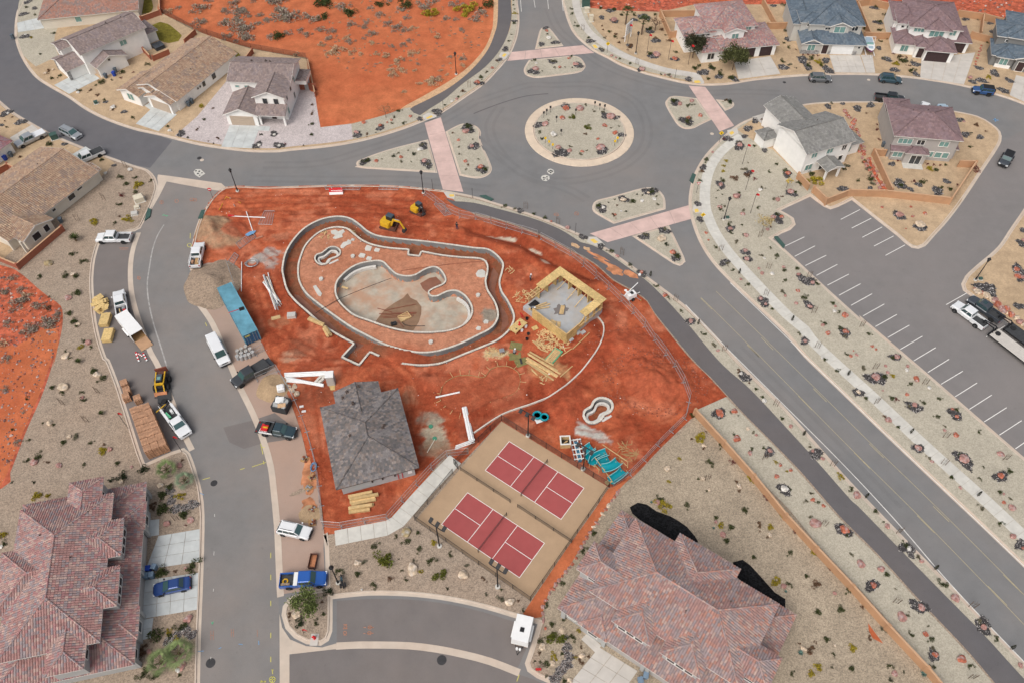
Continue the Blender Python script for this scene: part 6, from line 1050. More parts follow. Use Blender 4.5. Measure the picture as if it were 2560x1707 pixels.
def vehicle(kind,label,cat,t,nose,tail,paint,group=None,bed='open',zc=.9,rim='rim',roofrack=False,sunroof=False,z=0.02,name=None,scale=1.0,loadcol=None):
    L,W,H,rw=SPEC[kind];a,b=P(t,*nose,zc),P(t,*tail,zc);c=(a+b)/2;d=a-b;rz=math.atan2(d.y,d.x)
    nm=name or {'pickup':'pickup_truck','crew':'pickup_truck','suv':'suv','sedan':'sedan','van':'cargo_van','jeep':'off_road_car','minivan':'minivan','service':'service_truck','flat':'flatbed_truck'}[kind]
    root=thing(nm,label,cat,(c.x,c.y,z),rz,group);root.scale=(scale,)*3
    pk=kind in ('pickup','crew','service','flat');w=W/2;gc=.42 if pk or kind == 'jeep' else .30;x0=L/2
    if kind == 'van':zb,cw,xw,xr,tf,xe=1.25,1.05,.55,-L/2+.12,.82,-L/2
    elif kind == 'sedan':zb,cw,xw,xr,tf,xe=.92,1.25,.95,-L/2+1.35,.72,-L/2+.65
    elif kind == 'suv':zb,cw,xw,xr,tf,xe=1.05,1.20,.75,-L/2+.55,.76,-L/2+.08
    elif kind == 'minivan':zb,cw,xw,xr,tf,xe=1.02,.95,.95,-L/2+.45,.78,-L/2+.06
    elif kind == 'jeep':zb,cw,xw,xr,tf,xe=1.15,1.35,.35,-L/2+.25,.90,-L/2+.18
    else:
        cab=2.35 if kind in ('crew','pickup') else 1.9;zb,cw,xw,xr,tf=1.18,1.35,.62,L/2-1.35-cab+.12,.78;xe=L/2-1.35-cab
    xc=L/2-cw;body_end=xe if pk else -L/2
    m=MB();hood=zb-.06
    secs=[ring8(x0,w*.80,gc+.1,hood-.28,.08),ring8(x0-.06,w*.90,gc,hood-.16),ring8(x0-.35,w*.97,gc-.02,hood-.05),ring8(xc,w,gc-.04,zb),ring8(body_end+.3,w,gc-.04,zb)]+([ring8(body_end,w*.97,gc,zb-.01)] if pk else [ring8(body_end+.08,w*.95,gc,zb-.05),ring8(body_end,w*.86,gc+.12,zb-.22)])
    m.loft(secs);m.build('body','paint_'+paint,root)
    # cabin
    xt=xc-xw;B=[(xc,-w*.90,zb-.02),(xc,w*.90,zb-.02),(xe,w*.93,zb-.02),(xe,-w*.93,zb-.02)];T_=[(xt,-w*tf,H-.05),(xt,w*tf,H-.05),(xr,w*tf,H-.04),(xr,-w*tf,H-.04)]
    U=[(xt-.10,-w*tf+.10,H),(xt-.10,w*tf-.10,H),(xr+.10,w*tf-.10,H),(xr+.10,-w*tf+.10,H)]
    m=MB();m.add(B+T_+U,[(0,1,5,4),(1,2,6,5),(2,3,7,6),(3,0,4,7),(4,5,9,8),(5,6,10,9),(6,7,11,10),(7,4,8,11),(8,9,10,11)]);m.build('cabin','paint_'+paint,root)
    m=MB();panel(m,B[0],B[1],T_[1],T_[0],.06,.94,.10,.93,.012);m.build('windshield','windshield',root)
    if kind != 'van':m=MB();panel(m,B[2],B[3],T_[3],T_[2],.08,.92,.25 if not pk else .15,.9,.012);m.build('rear_window','glass',root)
    spl={'van':[(.03,.24)],'flat':[(.1,.9)],'service':[(.08,.5),(.54,.92)],'pickup':[(.06,.50),(.54,.94)],'crew':[(.06,.50),(.54,.94)]}.get(kind,[(.05,.38),(.41,.70),(.73,.95)])
    for s in (1,-1):
        A_,Bq,Cq,Dq=(B[1],B[2],T_[2],T_[1]) if s >0 else (B[0],B[3],T_[3],T_[0])
        for u0,u1 in spl:
            m=MB()
            if s >0:panel(m,A_,Bq,Cq,Dq,u0,u1,.14,.86,.012)
            else:panel(m,Bq,A_,Dq,Cq,1-u1,1-u0,.14,.86,.012)
            m.build('side_window','glass',root)
        m=MB();m.box(xc-.35,s*(w+.02) if s >0 else -w-.20,zb+.05,xc-.18,s*(w+.20) if s >0 else -w-.02,zb+.26);m.build('mirror','black' if paint != 'white' or kind in ('van','service') else 'paint_white',root)
        m=MB();m.box(x0-.24,min(s*w*.55,s*w*.93),hood-.36,x0-.012 if not kind == 'jeep' else x0+.01,max(s*w*.55,s*w*.93),hood-.16);m.build('headlight','lamp_clear',root)
        m=MB();m.box(-L/2-.015,min(s*w*.70,s*w*.90),zb-.45,-L/2+.12,max(s*w*.70,s*w*.90),zb-.12);m.build('taillight','lamp_red',root)
        for xx in (x0-.95,-L/2+(1.25 if pk else .95)):
            m=MB();m.at(xx,s*(w-.13),rw,0,math.pi/2);m.lathe([(rw*1.14,-.14),(rw*1.14,.14)],18);m.build('wheel_arch','black',root);wheel(root,xx,s*(w-.08),rw,.26,rim)
    m=MB();m.box(x0-.12,-w*.86,gc-.05,x0+.05,w*.86,gc+.20);m.build('front_bumper','black' if kind in ('van','jeep','suv') else 'paint_'+paint,root);m=MB();m.box(x0-.02,-w*.5,hood-.40,x0+.025,w*.5,hood-.22);m.build('grille','black',root)
    m=MB();m.box(-L/2-.06,-w*.88,gc-.02,-L/2+.06,w*.88,gc+.16);m.build('rear_bumper','rim' if pk else 'black',root)
    if roofrack:
        for s in (1,-1):MB().beam((xt-.2,s*w*.62,H+.06),(xr+.2,s*w*.62,H+.06),.05).build('roof_rail','rim_dark',root)
    if sunroof:MB().box(xt-.85,-.36,H-.005,xt-.25,.36,H+.012).build('sunroof','glass',root)
    if kind == 'jeep':
        for s in (1,-1):
            MB().box(x0-1.45,s*(w+.08)-.12,.86,x0-.35,s*(w+.08)+.12,.98,.1,0).build('fender','black',root);MB().box(-L/2+.45,s*(w+.08)-.12,.86,-L/2+1.5,s*(w+.08)+.12,.98,.1,0).build('fender','black',root)
        m=MB();m.at(-L/2-.1,0,1.05,0,0,math.pi/2);m.lathe([(.2,-.12),(.40,-.12),(.42,0),(.40,.12),(.2,.12)],16);m.build('spare_wheel','tyre',root)
        MB().box(xe+.05,-w*.84,H-.02,xt-.05,w*.84,H+.03).build('soft_top','matte_top' if 'matte_top' in MATS else 'black',root)
    if pk:
        be,bf,zt=-L/2+.02,xe-.04,1.16
        if kind in ('pickup','crew'):
            m=MB();m.box(be,-w*.97,gc+.05,bf,w*.97,gc+.30)
            for s in (1,-1):m.box(be,s*w*.97 if s <0 else w*.97-.14,gc+.3,bf,s*w*.97+.14 if s <0 else w*.97,zt)
            m.box(bf-.08,-w*.83,gc+.3,bf,w*.83,zt);m.build('bed','paint_'+paint,root);MB().box(be+.08,-w*.83,gc+.3,bf-.08,w*.83,gc+.34).build('bed_liner','liner',root)
            if bed == 'down':MB().box(be-.75,-w*.85,gc+.24,be,w*.85,gc+.34).build('tailgate','paint_'+paint,root)
            else:MB().box(be,-w*.84,gc+.3,be+.08,w*.84,zt-.02).build('tailgate','paint_'+paint,root)
            if bed in ('cover','down','white_cover'):MB().box(be+.02,-w*.93,zt,bf-.02,w*.93,zt+.05,.04,.04).build('bed_cover','paint_white' if bed == 'white_cover' else 'liner',root)
            if bed == 'toolbox' or bed == 'load':MB().box(bf-.55,-w*.9,zt-.1,bf-.02,w*.9,zt+.12).build('tool_box','white' if bed == 'toolbox' else 'black',root)
            if bed == 'rack':
                for s in (1,-1):MB().beam((be+.1,s*w*.85,zt+.55),(bf-.05,s*w*.85,zt+.55),.06).build('ladder_rack','white',root);[MB().beam((x,s*w*.85,zt),(x,s*w*.85,zt+.55),.05).build('rack_post','white',root) for x in (be+.2,bf-.1)]
        elif kind == 'service':
            MB().box(be,-w*.6,.75,bf,w*.6,.82).build('bed_floor','liner',root)
            for s in (1,-1):MB().box(be,min(s*w*.62,s*w),.62,bf,max(s*w*.62,s*w),1.35).build('utility_box','paint_white',root);MB().beam((be-.2,s*w*.78,1.95),(bf+.3,s*w*.78,1.95),.07).build('rack_rail','white',root);[MB().beam((x,s*w*.78,1.35),(x,s*w*.78,1.95),.06).build('rack_post','white',root) for x in (be+.1,bf-.1)]
            for x in (be+.1,(be+bf)/2,bf-.1):MB().beam((x,-w*.78,1.95),(x,w*.78,1.95),.05).build('rack_bar','dark_metal',root)
        else:
            MB().box(be-.2,-w*1.05,.86,bf,w*1.05,.98).build('deck','liner',root)
            for s in (1,-1):MB().box(be+.5,s*w*1.02-.04,.98,bf,s*w*1.02+.04,1.3).build('deck_side','rim' if s >0 else 'white',root)
            MB().box(bf-.08,-w,.98,bf,w,1.7).build('headboard','black',root)
    return root,L,W
def cargo(root,items):  # small loose things standing on a truck bed
    for nm,lab,cat,mat,b,rz in items:
        m=MB();m.at(0,0,0,rz);m.box(*b,.03,.03);o=m.build(nm,mat);o.location=root.location;o.rotation_euler=root.rotation_euler;tag(o,lab,cat,'cylinders on the flatbed' if cat == 'cylinder' else None)
v=vehicle
v('crew','silver pickup with pale bed cover on the driveway beside plum tiled roof','pickup','00',(145,1075),(305,1000),'silver',bed='white_cover');v('minivan','silver minivan with roof rails parked at the outer curve','minivan','00',(602,1030),(448,955),'silver',roofrack=True);v('crew','white pickup with black bed cover behind the tan tiled roof','pickup','00',(580,1205),(740,1135),'white',bed='cover',rim='rim_dark')
v('crew','white pickup with open grey bed parked across the bay end','pickup','01',(722,598),(982,595),'white',rim='rim_dark');w5,_,_=v('pickup','white pickup with ladder rack beside the gravel pile','pickup','01',(1493,655),(1462,800),'white',bed='rack');w6,_,_=v('crew','white pickup towing the open enclosed trailer','pickup','01',(890,1012),(918,1178),'white')
v('van','tall white cargo van parked beside the blue container','van','02',(1688,360),(1585,160),'white',zc=1.2);v('crew','matte black pickup with covered bed and lowered tailgate','pickup','02',(1765,500),(1985,365),'matte',bed='down',rim='rim_dark');ws,_,_=v('service','white service truck with pipe racks towing the loader','truck','02',(1395,895),(1245,690),'white')
wf,_,_=v('flat','dark green flatbed truck loaded with red tools','truck','02',(2220,880),(1930,835),'forest');v('suv','white suv parked on the dusty bay','suv','13',(532,440),(325,395),'white',roofrack=True);wb,_,_=v('crew','bright blue pickup with white tool box by the kerbed island','pickup','13',(660,780),(335,800),'blue',bed='toolbox');v('sedan','dark blue sedan on the townhouse driveway','sedan','03',(1158,865),(1410,810),'navy')
v('suv','dark grey suv with silver wheels parked by the first driveway','suv','30',(905,585),(748,578),'pewter');v('suv','teal blue suv parked at the kerb between driveways','suv','30',(1435,597),(1270,580),'teal',roofrack=True);v('crew','black pickup with lowered tailgate on the upper street','pickup','30',(1455,745),(1240,722),'black',bed='open');v('jeep','blue off road car with black top and rear carrier','off road car','30',(1955,665),(2140,690),'jeep',rim='rim_dark');v('jeep','slate off road car with wide fenders driving by the parking lot','off road car','30',(2185,1255),(2255,1135),'slate',rim='rim_dark')
v('sedan','white sedan half hidden behind the mauve hip roof','sedan','30',(1590,830),(1610,790),'white');v('sedan','pale blue sedan parked behind the taupe house','sedan','30',(1775,860),(1745,800),'ice');wt,_,_=v('crew','white pickup with black hitch arm coupled to a flat trailer','pickup','31',(1828,1090),(2075,1270),'white');wd,_,_=v('crew','dark grey pickup with sunroof beside the rock edging','pickup','31',(1945,1050),(2190,1220),'slate',sunroof=True,rim='rim_dark')
# loads
cargo(wf,[('tool_crate','red tool crate on the flatbed truck','crate','red',(-2.3,-.7,1.0,-1.2,.5,1.35),0),('tool_crate','yellow jack lying on the red tool crate','jack','yellow_paint',(-2.0,-.1,1.35,-1.2,.15,1.5),.1),('tool_crate','black compressor on the flatbed deck','compressor','black',(-1.9,.3,1.0,-1.1,.8,1.5),0)]+[('bottle_rack','white cylinder laid on the flatbed deck','cylinder','white',(-2.4+k*.25,-.85,1.0,-2.25+k*.25,-.3,1.25),0) for k in range(5)])
cargo(ws,[('green_sack','green sack in the bed of the service truck','sack','spray_green',(-2.2,-.45,.85,-.9,-.05,1.25),.12),('white_bucket_box','white box in the bed of the service truck','box','white',(-2.3,.1,.85,-1.5,.5,1.3),0),('yellow_pole','yellow level pole across the service truck rack','pole','yellow_paint',(-2.9,-.9,1.98,-2.75,.9,2.06),.25)])
cargo(w6,[('tool_bag','red tool bag in the bed of the towing pickup','bag','red',(-2.3,-.3,.78,-1.8,.2,1.1),.2),('tool_box','grey tool chest in the bed of the towing pickup','chest','steel',(-1.7,-.6,.78,-1.1,-.1,1.1),0),('lumber','short boards in the bed of the towing pickup','lumber','wood',(-2.7,.3,.78,-1.2,.5,.95),.05)]);cargo(w5,[('wooden_board','brown boards in the bed of the ladder rack pickup','boards','stud',(-2.6,-.5,.78,-1.0,.2,.98),.05),('wooden_crate','small brown crate in the ladder rack pickup','crate','pallet',(-2.2,.3,.78,-1.5,.7,1.1),0)])
m=MB();m.at(0,0,0);[m.path([(-2.35+.36*r*math.cos(a/3),-.1+.36*r*math.sin(a/3),.86+.02*r) for a in range(20)],.035) for r in (.7,.85,1)];o=m.build('hose_coil','yellow_paint');o.location=wb.location;o.rotation_euler=wb.rotation_euler;tag(o,'coiled yellow hose in the blue pickup bed','hose');cargo(wb,[('rubble_sack','grey sack in the bed of the blue pickup','sack','pile_grey',(-2.9,-.75,.78,-1.7,-.35,1.0),0)])
# trailers
def trailer_box(label,t,front,back,W,H,openback=False,ramp=None,zc=1.6):
    a,b=P(t,*front,zc),P(t,*back,zc);c=(a+b)/2;d=a-b;L=d.length;root=thing('enclosed_trailer',label,'trailer',(c.x,c.y,.02),math.atan2(d.y,d.x));w=W/2;z0=.5
    m=MB();
    if openback:
        m.box(-L/2,-w,H-.08,L/2,w,H);m.box(-L/2,-w,z0,L/2,-w+.06,H-.08);m.box(-L/2,w-.06,z0,L/2,w,H-.08);m.box(L/2-.06,-w+.06,z0,L/2,w-.06,H-.08)
    else:m.box(-L/2,-w,z0,L/2,w,H,.03,.03)
    m.build('shell','white',root);MB().box(-L/2+.02,-w+.06,z0-.1,L/2,w-.06,z0).build('floor','stud',root)
    if not openback:MB().box(-.1,-.28,H,.5,.28,H+.10,.04,.04).build('roof_vent','black',root)
    for s in (1,-1):
        for x in (-.5,.35) if openback else (-.3,):wheel(root,x,s*(w+.06),.36)
        MB().box(-1.1,s*w-.22 if s <0 else w,.72,1.0,s*w if s <0 else w+.22,.80).build('fender','white',root)
    MB().beam((L/2,-.5,.5),(L/2+1.2,0,.5),.09).build('tongue','black',root);MB().beam((L/2,.5,.5),(L/2+1.2,0,.5),.09).build('tongue','black',root)
    if not openback:
        for s in (1,-1):m=MB();m.at(L/2+.55,s*.2,.55);m.lathe([(.15,0),(.16,.4),(.09,.48)],12);m.build('gas_bottle','white',root)
    if ramp:MB().beam((-L/2,0,z0-.02),(-L/2-ramp,0,.08),W*.94,.06).build('ramp_door','plywood',root)
    return root
M('plywood',(.46,.28,.165),.85,.1,1.5)
tw=trailer_box('long white enclosed trailer with its ramp door lowered','01',(915,1185),(1035,1330),2.15,2.3,True,2.1);trailer_box('white enclosed trailer standing alone at the bay corner','13',(2120,1265),(2165,1070),2.2,2.2)
def gooseneck(label,t,front,back,mat,truck):
    a,b=P(t,*front,.9),P(t,*back,.9);c=(a+b)/2;d=a-b;L=d.length;root=thing('flatbed_trailer',label,'trailer',(c.x,c.y,.02),math.atan2(d.y,d.x));w=1.2
    for k in range(6):MB().box(-L/2,-w+k*.4+.012,.82,L/2,-w+(k+1)*.4-.012,.9).build('deck_plank',mat,root)
    MB().box(-L/2,-.55,.55,L/2,-.45,.8).build('beam','black',root);MB().box(-L/2,.45,.55,L/2,.55,.8).build('beam','black',root)
    for s in (1,-1):
        MB().box(-L/2,s*w-.03,.74,L/2,s*w+.03,.88).build('side_rail','black',root)
        MB().beam((L/2-.1,s*.45,.8),(L/2+.2,s*.35,1.75),.14).build('neck_post','black',root);MB().beam((L/2+.2,s*.35,1.75),(L/2+2.2,s*.12,1.55),.14).build('neck_arm','black',root)
        for x in (-L/2+2.2,-L/2+3.2):wheel(root,x,s*.95,.38,.3)
    MB().beam((L/2+2.1,0,1.6),(L/2+2.1,0,1.0),.14).build('coupler','black',root);MB().box(L/2-.05,-1.2,.5,L/2+.25,1.2,.95).build('front_beam','black',root)
    m=MB();m.at(L/2-.7,-.1,.98);m.lathe([(.2,-.1),(.42,-.1),(.44,0),(.42,.12),(.2,.12)],16);m.build('spare_tyre','tyre',root);return root
gooseneck('long flat trailer with pale plank deck behind the white pickup','31',(2125,1305),(2560,1640),'drive_tan',wt);gooseneck('flat trailer with dark deck behind the dark grey pickup','31',(2240,1265),(2640,1560),'liner',wd)
# boat on trailer
a,b=P('30',1205,395,1.2),P('30',1178,290,1.2);c=(a+b)/2;d=a-b;bt=thing('motor_boat','white ski boat with purple hull parked beside the garage','boat',(c.x,c.y,PADZ),math.atan2(d.y,d.x));hull=[]
for x,w,z0,zt in ((3.2,.06,1.25,1.55),(2.6,.5,.95,1.5),(1.6,.92,.75,1.45),(0,1.15,.65,1.4),(-3,1.1,.65,1.35)):hull.append([(x,0,z0),(x,w*.7,z0+.15),(x,w,zt-.3),(x,w,zt),(x,-w,zt),(x,-w,zt-.3),(x,-w*.7,z0+.15)])
M('hull_purple',(.16,.04,.12),.3,.05,1,coat=.5,obj=True);m=MB();m.loft(hull);m.build('hull','hull_purple',bt);m=MB();m.loft([[(x*.96,y*1.02,1.38+.02*x),(x*.96,-y*1.02,1.38+.02*x),(x*.96,-y*.9,1.52+.02*x),(x*.96,y*.9,1.52+.02*x)] for x,y in ((3.1,.1),(2.6,.55),(1.6,.95),(0,1.16),(-3,1.1))]);m.build('deck','white',bt)
MB().box(-2.6,-.8,1.50,.2,.8,1.56).build('cover','paint_ice',bt);MB().box(1.0,-.55,1.54,2.2,.55,1.6,.1,.15).build('bow_seat','paint_ice',bt);m=MB();m.loft([[(.2+k*.25,-.85+.1*k,1.5),(.2+k*.25,.85-.1*k,1.5),(.1+k*.1,.7-.1*k,1.9),(.1+k*.1,-.7+.1*k,1.9)] for k in (0,1)]);m.build('windscreen','pane_teal',bt)
m=MB();m.path([(-.8,-1.15,1.4),(-.9,-1.1,2.7),(-.9,1.1,2.7),(-.8,1.15,1.4)],.05);m.build('wake_tower','white',bt);MB().box(-3,-1.0,.35,3.2,-.85,.5).build('trailer_rail','white',bt);MB().box(-3,.85,.35,3.2,1.0,.5).build('trailer_rail','white',bt);MB().beam((3.2,0,.45),(4.2,0,.45),.1).build('trailer_tongue','white',bt);[wheel(bt,-1.2,s*1.05,.33) for s in (1,-1)]
# motorcycle under the lamp
p=P('13',795,815);mc=thing('motorcycle','motorcycle leaning by the lamp post on brown gravel','motorcycle',(p.x,p.y,PADZ),1.9)
for x in (.72,-.72):wheel(mc,x,0,.32,.14,'rim_dark')
MB().box(-.55,-.13,.45,.35,.13,.8,.08,.02).build('engine','dark_metal',mc);MB().box(-.05,-.16,.8,.5,.16,1.0,.1,.05).build('tank','paint_teal',mc);MB().box(-.85,-.15,.78,-.05,.15,.9,.1,.03).build('saddle','black',mc);MB().beam((.72,0,.35),(.5,0,1.05),.08).build('fork','steel',mc);MB().beam((.48,-.4,1.08),(.48,.4,1.08),.05).build('handlebar','black',mc);[MB().box(-.95,s*.3-.12,.5,-.4,s*.3+.12,.85,.04,.02).build('saddlebag','black',mc) for s in (1,-1)]
# ---------------------------------------------------------------- things on the building site
up=lambda z:Vector((0,0,z))
def put(m,name,mat,label,cat,group=None):return tag(m.build(name,mat),label,cat,group)
def gz(t,x,y):
    p=P(t,x,y);return p,(site_z(p) if inpoly(np.array([p.x]),np.array([p.y]),site_poly)[0] else (0.02))
# container
q=[P('01',x,y,2.6) for x,y in ((1635,975),(1728,942),(1922,1298),(1828,1332))];c=sum(q,Vector())/4;d=(q[3]+q[2]-q[0]-q[1])/2;L=12.2;ct=thing('shipping_container','faded blue shipping container with ribbed roof and dark blue doors','container',(c.x,c.y,.03),math.atan2(d.y,d.x));w=1.22
M('cont_top',(.14,.33,.42),.6,.12,.6,big=.15,bscale=.3);M('cont_side',(.05,.16,.24),.6,.15,.8);M('cont_door',(.035,.11,.22),.5,.15,.8)
m=MB()
for k in range(61):x=-L/2+.1+k*(L-.2)/61;m.box(x,-w+.06,2.52,x+.12,w-.06,2.60,.02,0)
m.box(-L/2+.02,-w+.04,2.48,L/2-.02,w-.04,2.54);m.build('roof','cont_top',ct);m=MB()
for s in (1,-1):
    m.box(-L/2,s*w-.03,.1,L/2,s*w+.0,2.5)
    for k in range(44):x=-L/2+.12+k*(L-.2)/44;m.box(x,s*w-.01 if s >0 else s*w-.035,.2,x+.14,s*w+.035 if s >0 else s*w+.01,2.42)
m.box(-L/2,-w,.1,-L/2+.05,w,2.5);m.build('side_panel','cont_side',ct);m=MB()
for s in (1,-1):m.beam((-L/2,s*w,2.55),(L/2,s*w,2.55),.12);m.beam((-L/2,s*w,.12),(L/2,s*w,.12),.14);[m.beam((x,s*w,.05),(x,s*w,2.6),.14) for x in (-L/2,L/2)]
m.beam((L/2,-w,2.55),(L/2,w,2.55),.12);m.beam((-L/2,-w,2.55),(-L/2,w,2.55),.12);m.build('frame','cont_top',ct)
for s in (1,-1):
    o=MB().box(L/2-.06,min(0,s*w)+.03,.15,L/2+.02,max(0,s*w)-.03,2.45).build('door','cont_door',ct)
    for k in (.35,.8):m=MB();m.tube((L/2+.06,s*k,.2),(L/2+.06,s*k,2.4),.03,.03,6);m.build('lock_bar','steel',o)
    MB().box(L/2+.02,min(s*.15,s*1.0),1.9,L/2+.03,max(s*.15,s*1.0),2.25).build('placard','spray_yellow' if s <0 else 'cont_side',o)
p=P('01',1812,1135,2.7);m=MB();m.at(p.x,p.y,2.62,.4);m.box(-.4,-.35,0,.4,.35,.12);m.box(-.15,-.1,.12,.2,.15,.2);put(m,'tarp_bundle','black','black bundle lying on the container roof','bundle');m=MB();m.beam(P('01',1715,1165,2.66),P('01',1790,1140,2.66),.1,.06);put(m,'strap','red','red strap across the container roof','strap')
for i,(x,y) in enumerate(((1778,262),(1808,248),(1840,230),(1808,280),(1842,265),(1872,248),(1776,302),(1806,306),(1836,298),(1864,288),(1892,272))):
    p=P('02',x,y,.95);m=MB();m.at(p.x,p.y,.02);m.lathe([(.30,0),(.30,.93),(.27,.95),(.12,.95),(.1,.90)],16);put(m,'concrete_cylinder','slab_grey','concrete cylinder standing in the cluster behind the black pickup','cylinder','concrete cylinders by the container')
# heaps
def heap(name,label,t,x,y,rx,ry,h,mat,seed,z=0.0):
    rn=random.Random(seed);c=P(t,x,y);m=MB();N=44;rows=14;vs_=[];fs=[]
    for i in range(rows+1):
        r=i/rows
        for k in range(N):
            a=2*math.pi*k/N;e=1+.22*mnoise.noise(Vector((math.cos(a)*1.4,math.sin(a)*1.4,seed)));zz=h*(1-r)**1.25*(1+.25*mnoise.noise(Vector((math.cos(a)*r*3,math.sin(a)*r*3,seed+3))))+.06*mnoise.noise(Vector((math.cos(a)*r*9,math.sin(a)*r*9,seed)))*(1-r);vs_.append((c.x+rx*r*e*math.cos(a),c.y+ry*r*e*math.sin(a),z+max(zz,0)-.02*(r >.97)))
    for i in range(rows):
        for k in range(N):fs.append((i*N+k,(i+1)*N+k,(i+1)*N+(k+1) % N,i*N+(k+1) % N))
    m.add(vs_,fs);return tag(m.build(name,mat,None,True),label,'pile')
heap('gravel_pile','broad grey brown gravel pile above the blue container','01',1600,940,5.2,5.6,2.0,'pile_grey',3,.02);heap('sand_pile','small tan sand pile at the fence corner behind the white sack','02',2040,545,2.6,2.6,.9,'pile_sand',5,.02);heap('dirt_pile','low mud heap on the bay near the white suv','12',545,1490,1.6,1.4,.35,'pile_sand',9,.03)
# white pipes, blocks, cabinet by the fence
for s in ((360,445,672,432),(362,456,672,442),(364,466,670,452),(372,480,655,530),(378,490,655,540),(376,500,560,515),(400,478,600,520),(370,474,640,536)):
    p,q=P('12',s[0],s[1]),P('12',s[2],s[3]);z0=site_z(p)+.22+rnd.uniform(0,.2);m=MB();m.tube(p+up(z0),q+up(z0+.05),.16,.16,8);put(m,'pvc_pipe','white','white pipe in the wedge shaped heap beside the white cabinet','pipe','white pipes by the cabinet')
for x,y in ((600,500),(618,480),(636,462),(625,508),(642,490),(655,470)):p,z0=gz('12',x,y);m=MB();m.at(p.x,p.y,z0-.05,.9);m.box(-.32,-.22,0,.32,.22,.45,.02,.02);put(m,'block_stack','wall_block','pale concrete block between the white pipes','block','blocks between the pipes')
p,z0=gz('12',712,505);cb=thing('white_cabinet','tall white cabinet with grey sides near the slate roof','cabinet',(p.x,p.y,z0-.05),.12);MB().box(-.62,-.6,0,.62,.6,2.3).build('body','wall_grey',cb);MB().box(-.68,-.66,2.3,.68,.66,2.42,.05,.05).build('lid','white',cb);MB().box(-.5,-.63,.1,.5,-.6,2.1).build('door','wall_greige',cb)
p,z0=gz('12',708,540);m=MB();m.at(p.x,p.y,z0,.1);m.box(-.6,-.55,0,.6,.55,.08);put(m,'plywood_sheet','osb','square plywood sheet lying by the white cabinet','sheet')
for i,(x,y,s) in enumerate(((2210,535,.42),(2200,570,.4),(2225,590,.45),(2180,555,.32),(2170,530,.28))):p,z0=gz('02',x,y);o=obj('boulder',VM['w'][i % 4],None,(p.x,p.y,max(z0,0)),i,s*1.2);tag(o,'cream stone piled against the fence by the sand pile','stone','cream stones at the fence')
p=P('02',2112,560);sk=thing('bulk_sack','white bulk sack beside the sand pile','sack',(p.x,p.y,.02),.3);m=MB();m.loft([[(x*s,y*s,z) for x,y in ((-1,-.8),(-.8,-1),(.8,-1),(1,-.8),(1,.8),(.8,1),(-.8,1),(-1,.8))] for s,z in ((.55,0),(.62,.4),(.58,.85),(.4,1.0))]);m.build('bag','white',sk);[MB().beam((a,b,.9),(a*.7,b*.7,1.15),.06).build('strap','white',sk) for a in (.4,-.4) for b in (.4,-.4)]
p=P('02',2120,690);dp=thing('waste_skip','black waste bin heaped with white sheeting and cardboard','skip',(p.x,p.y,.02),-.25);m=MB();[m.box(*b) for b in ((-1.2,-1.1,0,1.2,1.1,.1),(-1.2,-1.1,.1,-1.1,1.1,1.4),(1.1,-1.1,.1,1.2,1.1,1.4),(-1.1,-1.1,.1,1.1,-1.0,1.4),(-1.1,1.0,.1,1.1,1.1,1.4))];m.build('shell','liner',dp);m=MB();rn=random.Random(4)
for k in range(60):m.at(rn.uniform(-.9,.9),rn.uniform(-.85,.85),rn.uniform(1.0,1.35),rn.uniform(0,6),rn.uniform(-.4,.4));m.box(-.25,-.18,0,.25,.18,.12)
m.build('debris','wall_grey',dp);m=MB();m.at(-.3,.4,1.42,.3,.1);m.box(-.7,-.5,0,.6,.5,.08);m.at(-.2,.3,1.52,1.0,-.12);m.box(-.55,-.4,0,.5,.4,.05);m.build('white_sheeting','white',dp);m=MB();m.at(.4,-.5,1.40,.4,.08);m.box(-.6,-.35,0,.6,.35,.1);m.build('cardboard','sand',dp)
for x,y in ((2262,685),(2280,722)):p,z0=gz('02',x,y);m=MB();m.at(p.x,p.y,z0,.2);m.box(-.32,-.17,0,.32,.17,.14);put(m,'cement_block','white','white slab lying on the dirt beside the fence','slab','white slabs by the fence')
# timber
def beams(name,label,t,segs,w,h,lift,mat='wood',group=None):
    for i,s in enumerate(segs):
        p,q=P(t,s[0],s[1]),P(t,s[2],s[3]);z0=max(site_z(p),0)+lift+(s[4] if len(s) >4 else 0);g=rnd.uniform(.85,1.15);m=MB();m.col=(g,g,g*.97);m.beam(p+up(z0),q+up(z0),w,h);put(m,name,mat,label,'lumber',group)
beams('glulam_beam','thick yellow beam stacked in front of the slate roofed building','12',[(840,1372,1020,1335,.3),(850,1392,1065,1352,.3),(850,1410,1040,1375),(862,1425,1045,1385),(842,1462,1020,1432,.3),(842,1482,1000,1460),(845,1448,1030,1422)],.42,.4,.15,group='beams in front of the slate roof')
beams('timber_plank','long pale plank in the stack by the wood framed building','22',[(405,290,660,440,.1),(400,318,640,458),(395,330,625,470,.1),(400,342,610,485),(392,352,600,492,.05),(410,300,650,448,.2),(398,324,632,464,.2),(420,285,600,385,.3)],.26,.12,.1,group='long planks by the framed building')
beams('timber_plank','single board leaning out over the dirt by the wood framed building','22',[(868,140,742,262),(735,255,655,310),(740,390,648,470),(437,415,478,452),(432,402,470,440)],.14,.08,.05,group='loose boards by the framed building')
beams('timber_stack','pale timber bundle resting on the river wall','12',[(540,45,655,95,.35),(548,38,660,88,.35),(655,115,690,178,.3),(672,105,712,168,.3),(662,110,700,172,.6)],.4,.35,.2,group='timber on the river wall')
p,z0=gz('22',600,310);gp=thing('lumber_pallet','green pallet loaded with short pale boards','pallet',(p.x,p.y,z0),.95);MB().box(-1.6,-.75,0,1.6,.75,.25).build('pallet','spray_green',gp)
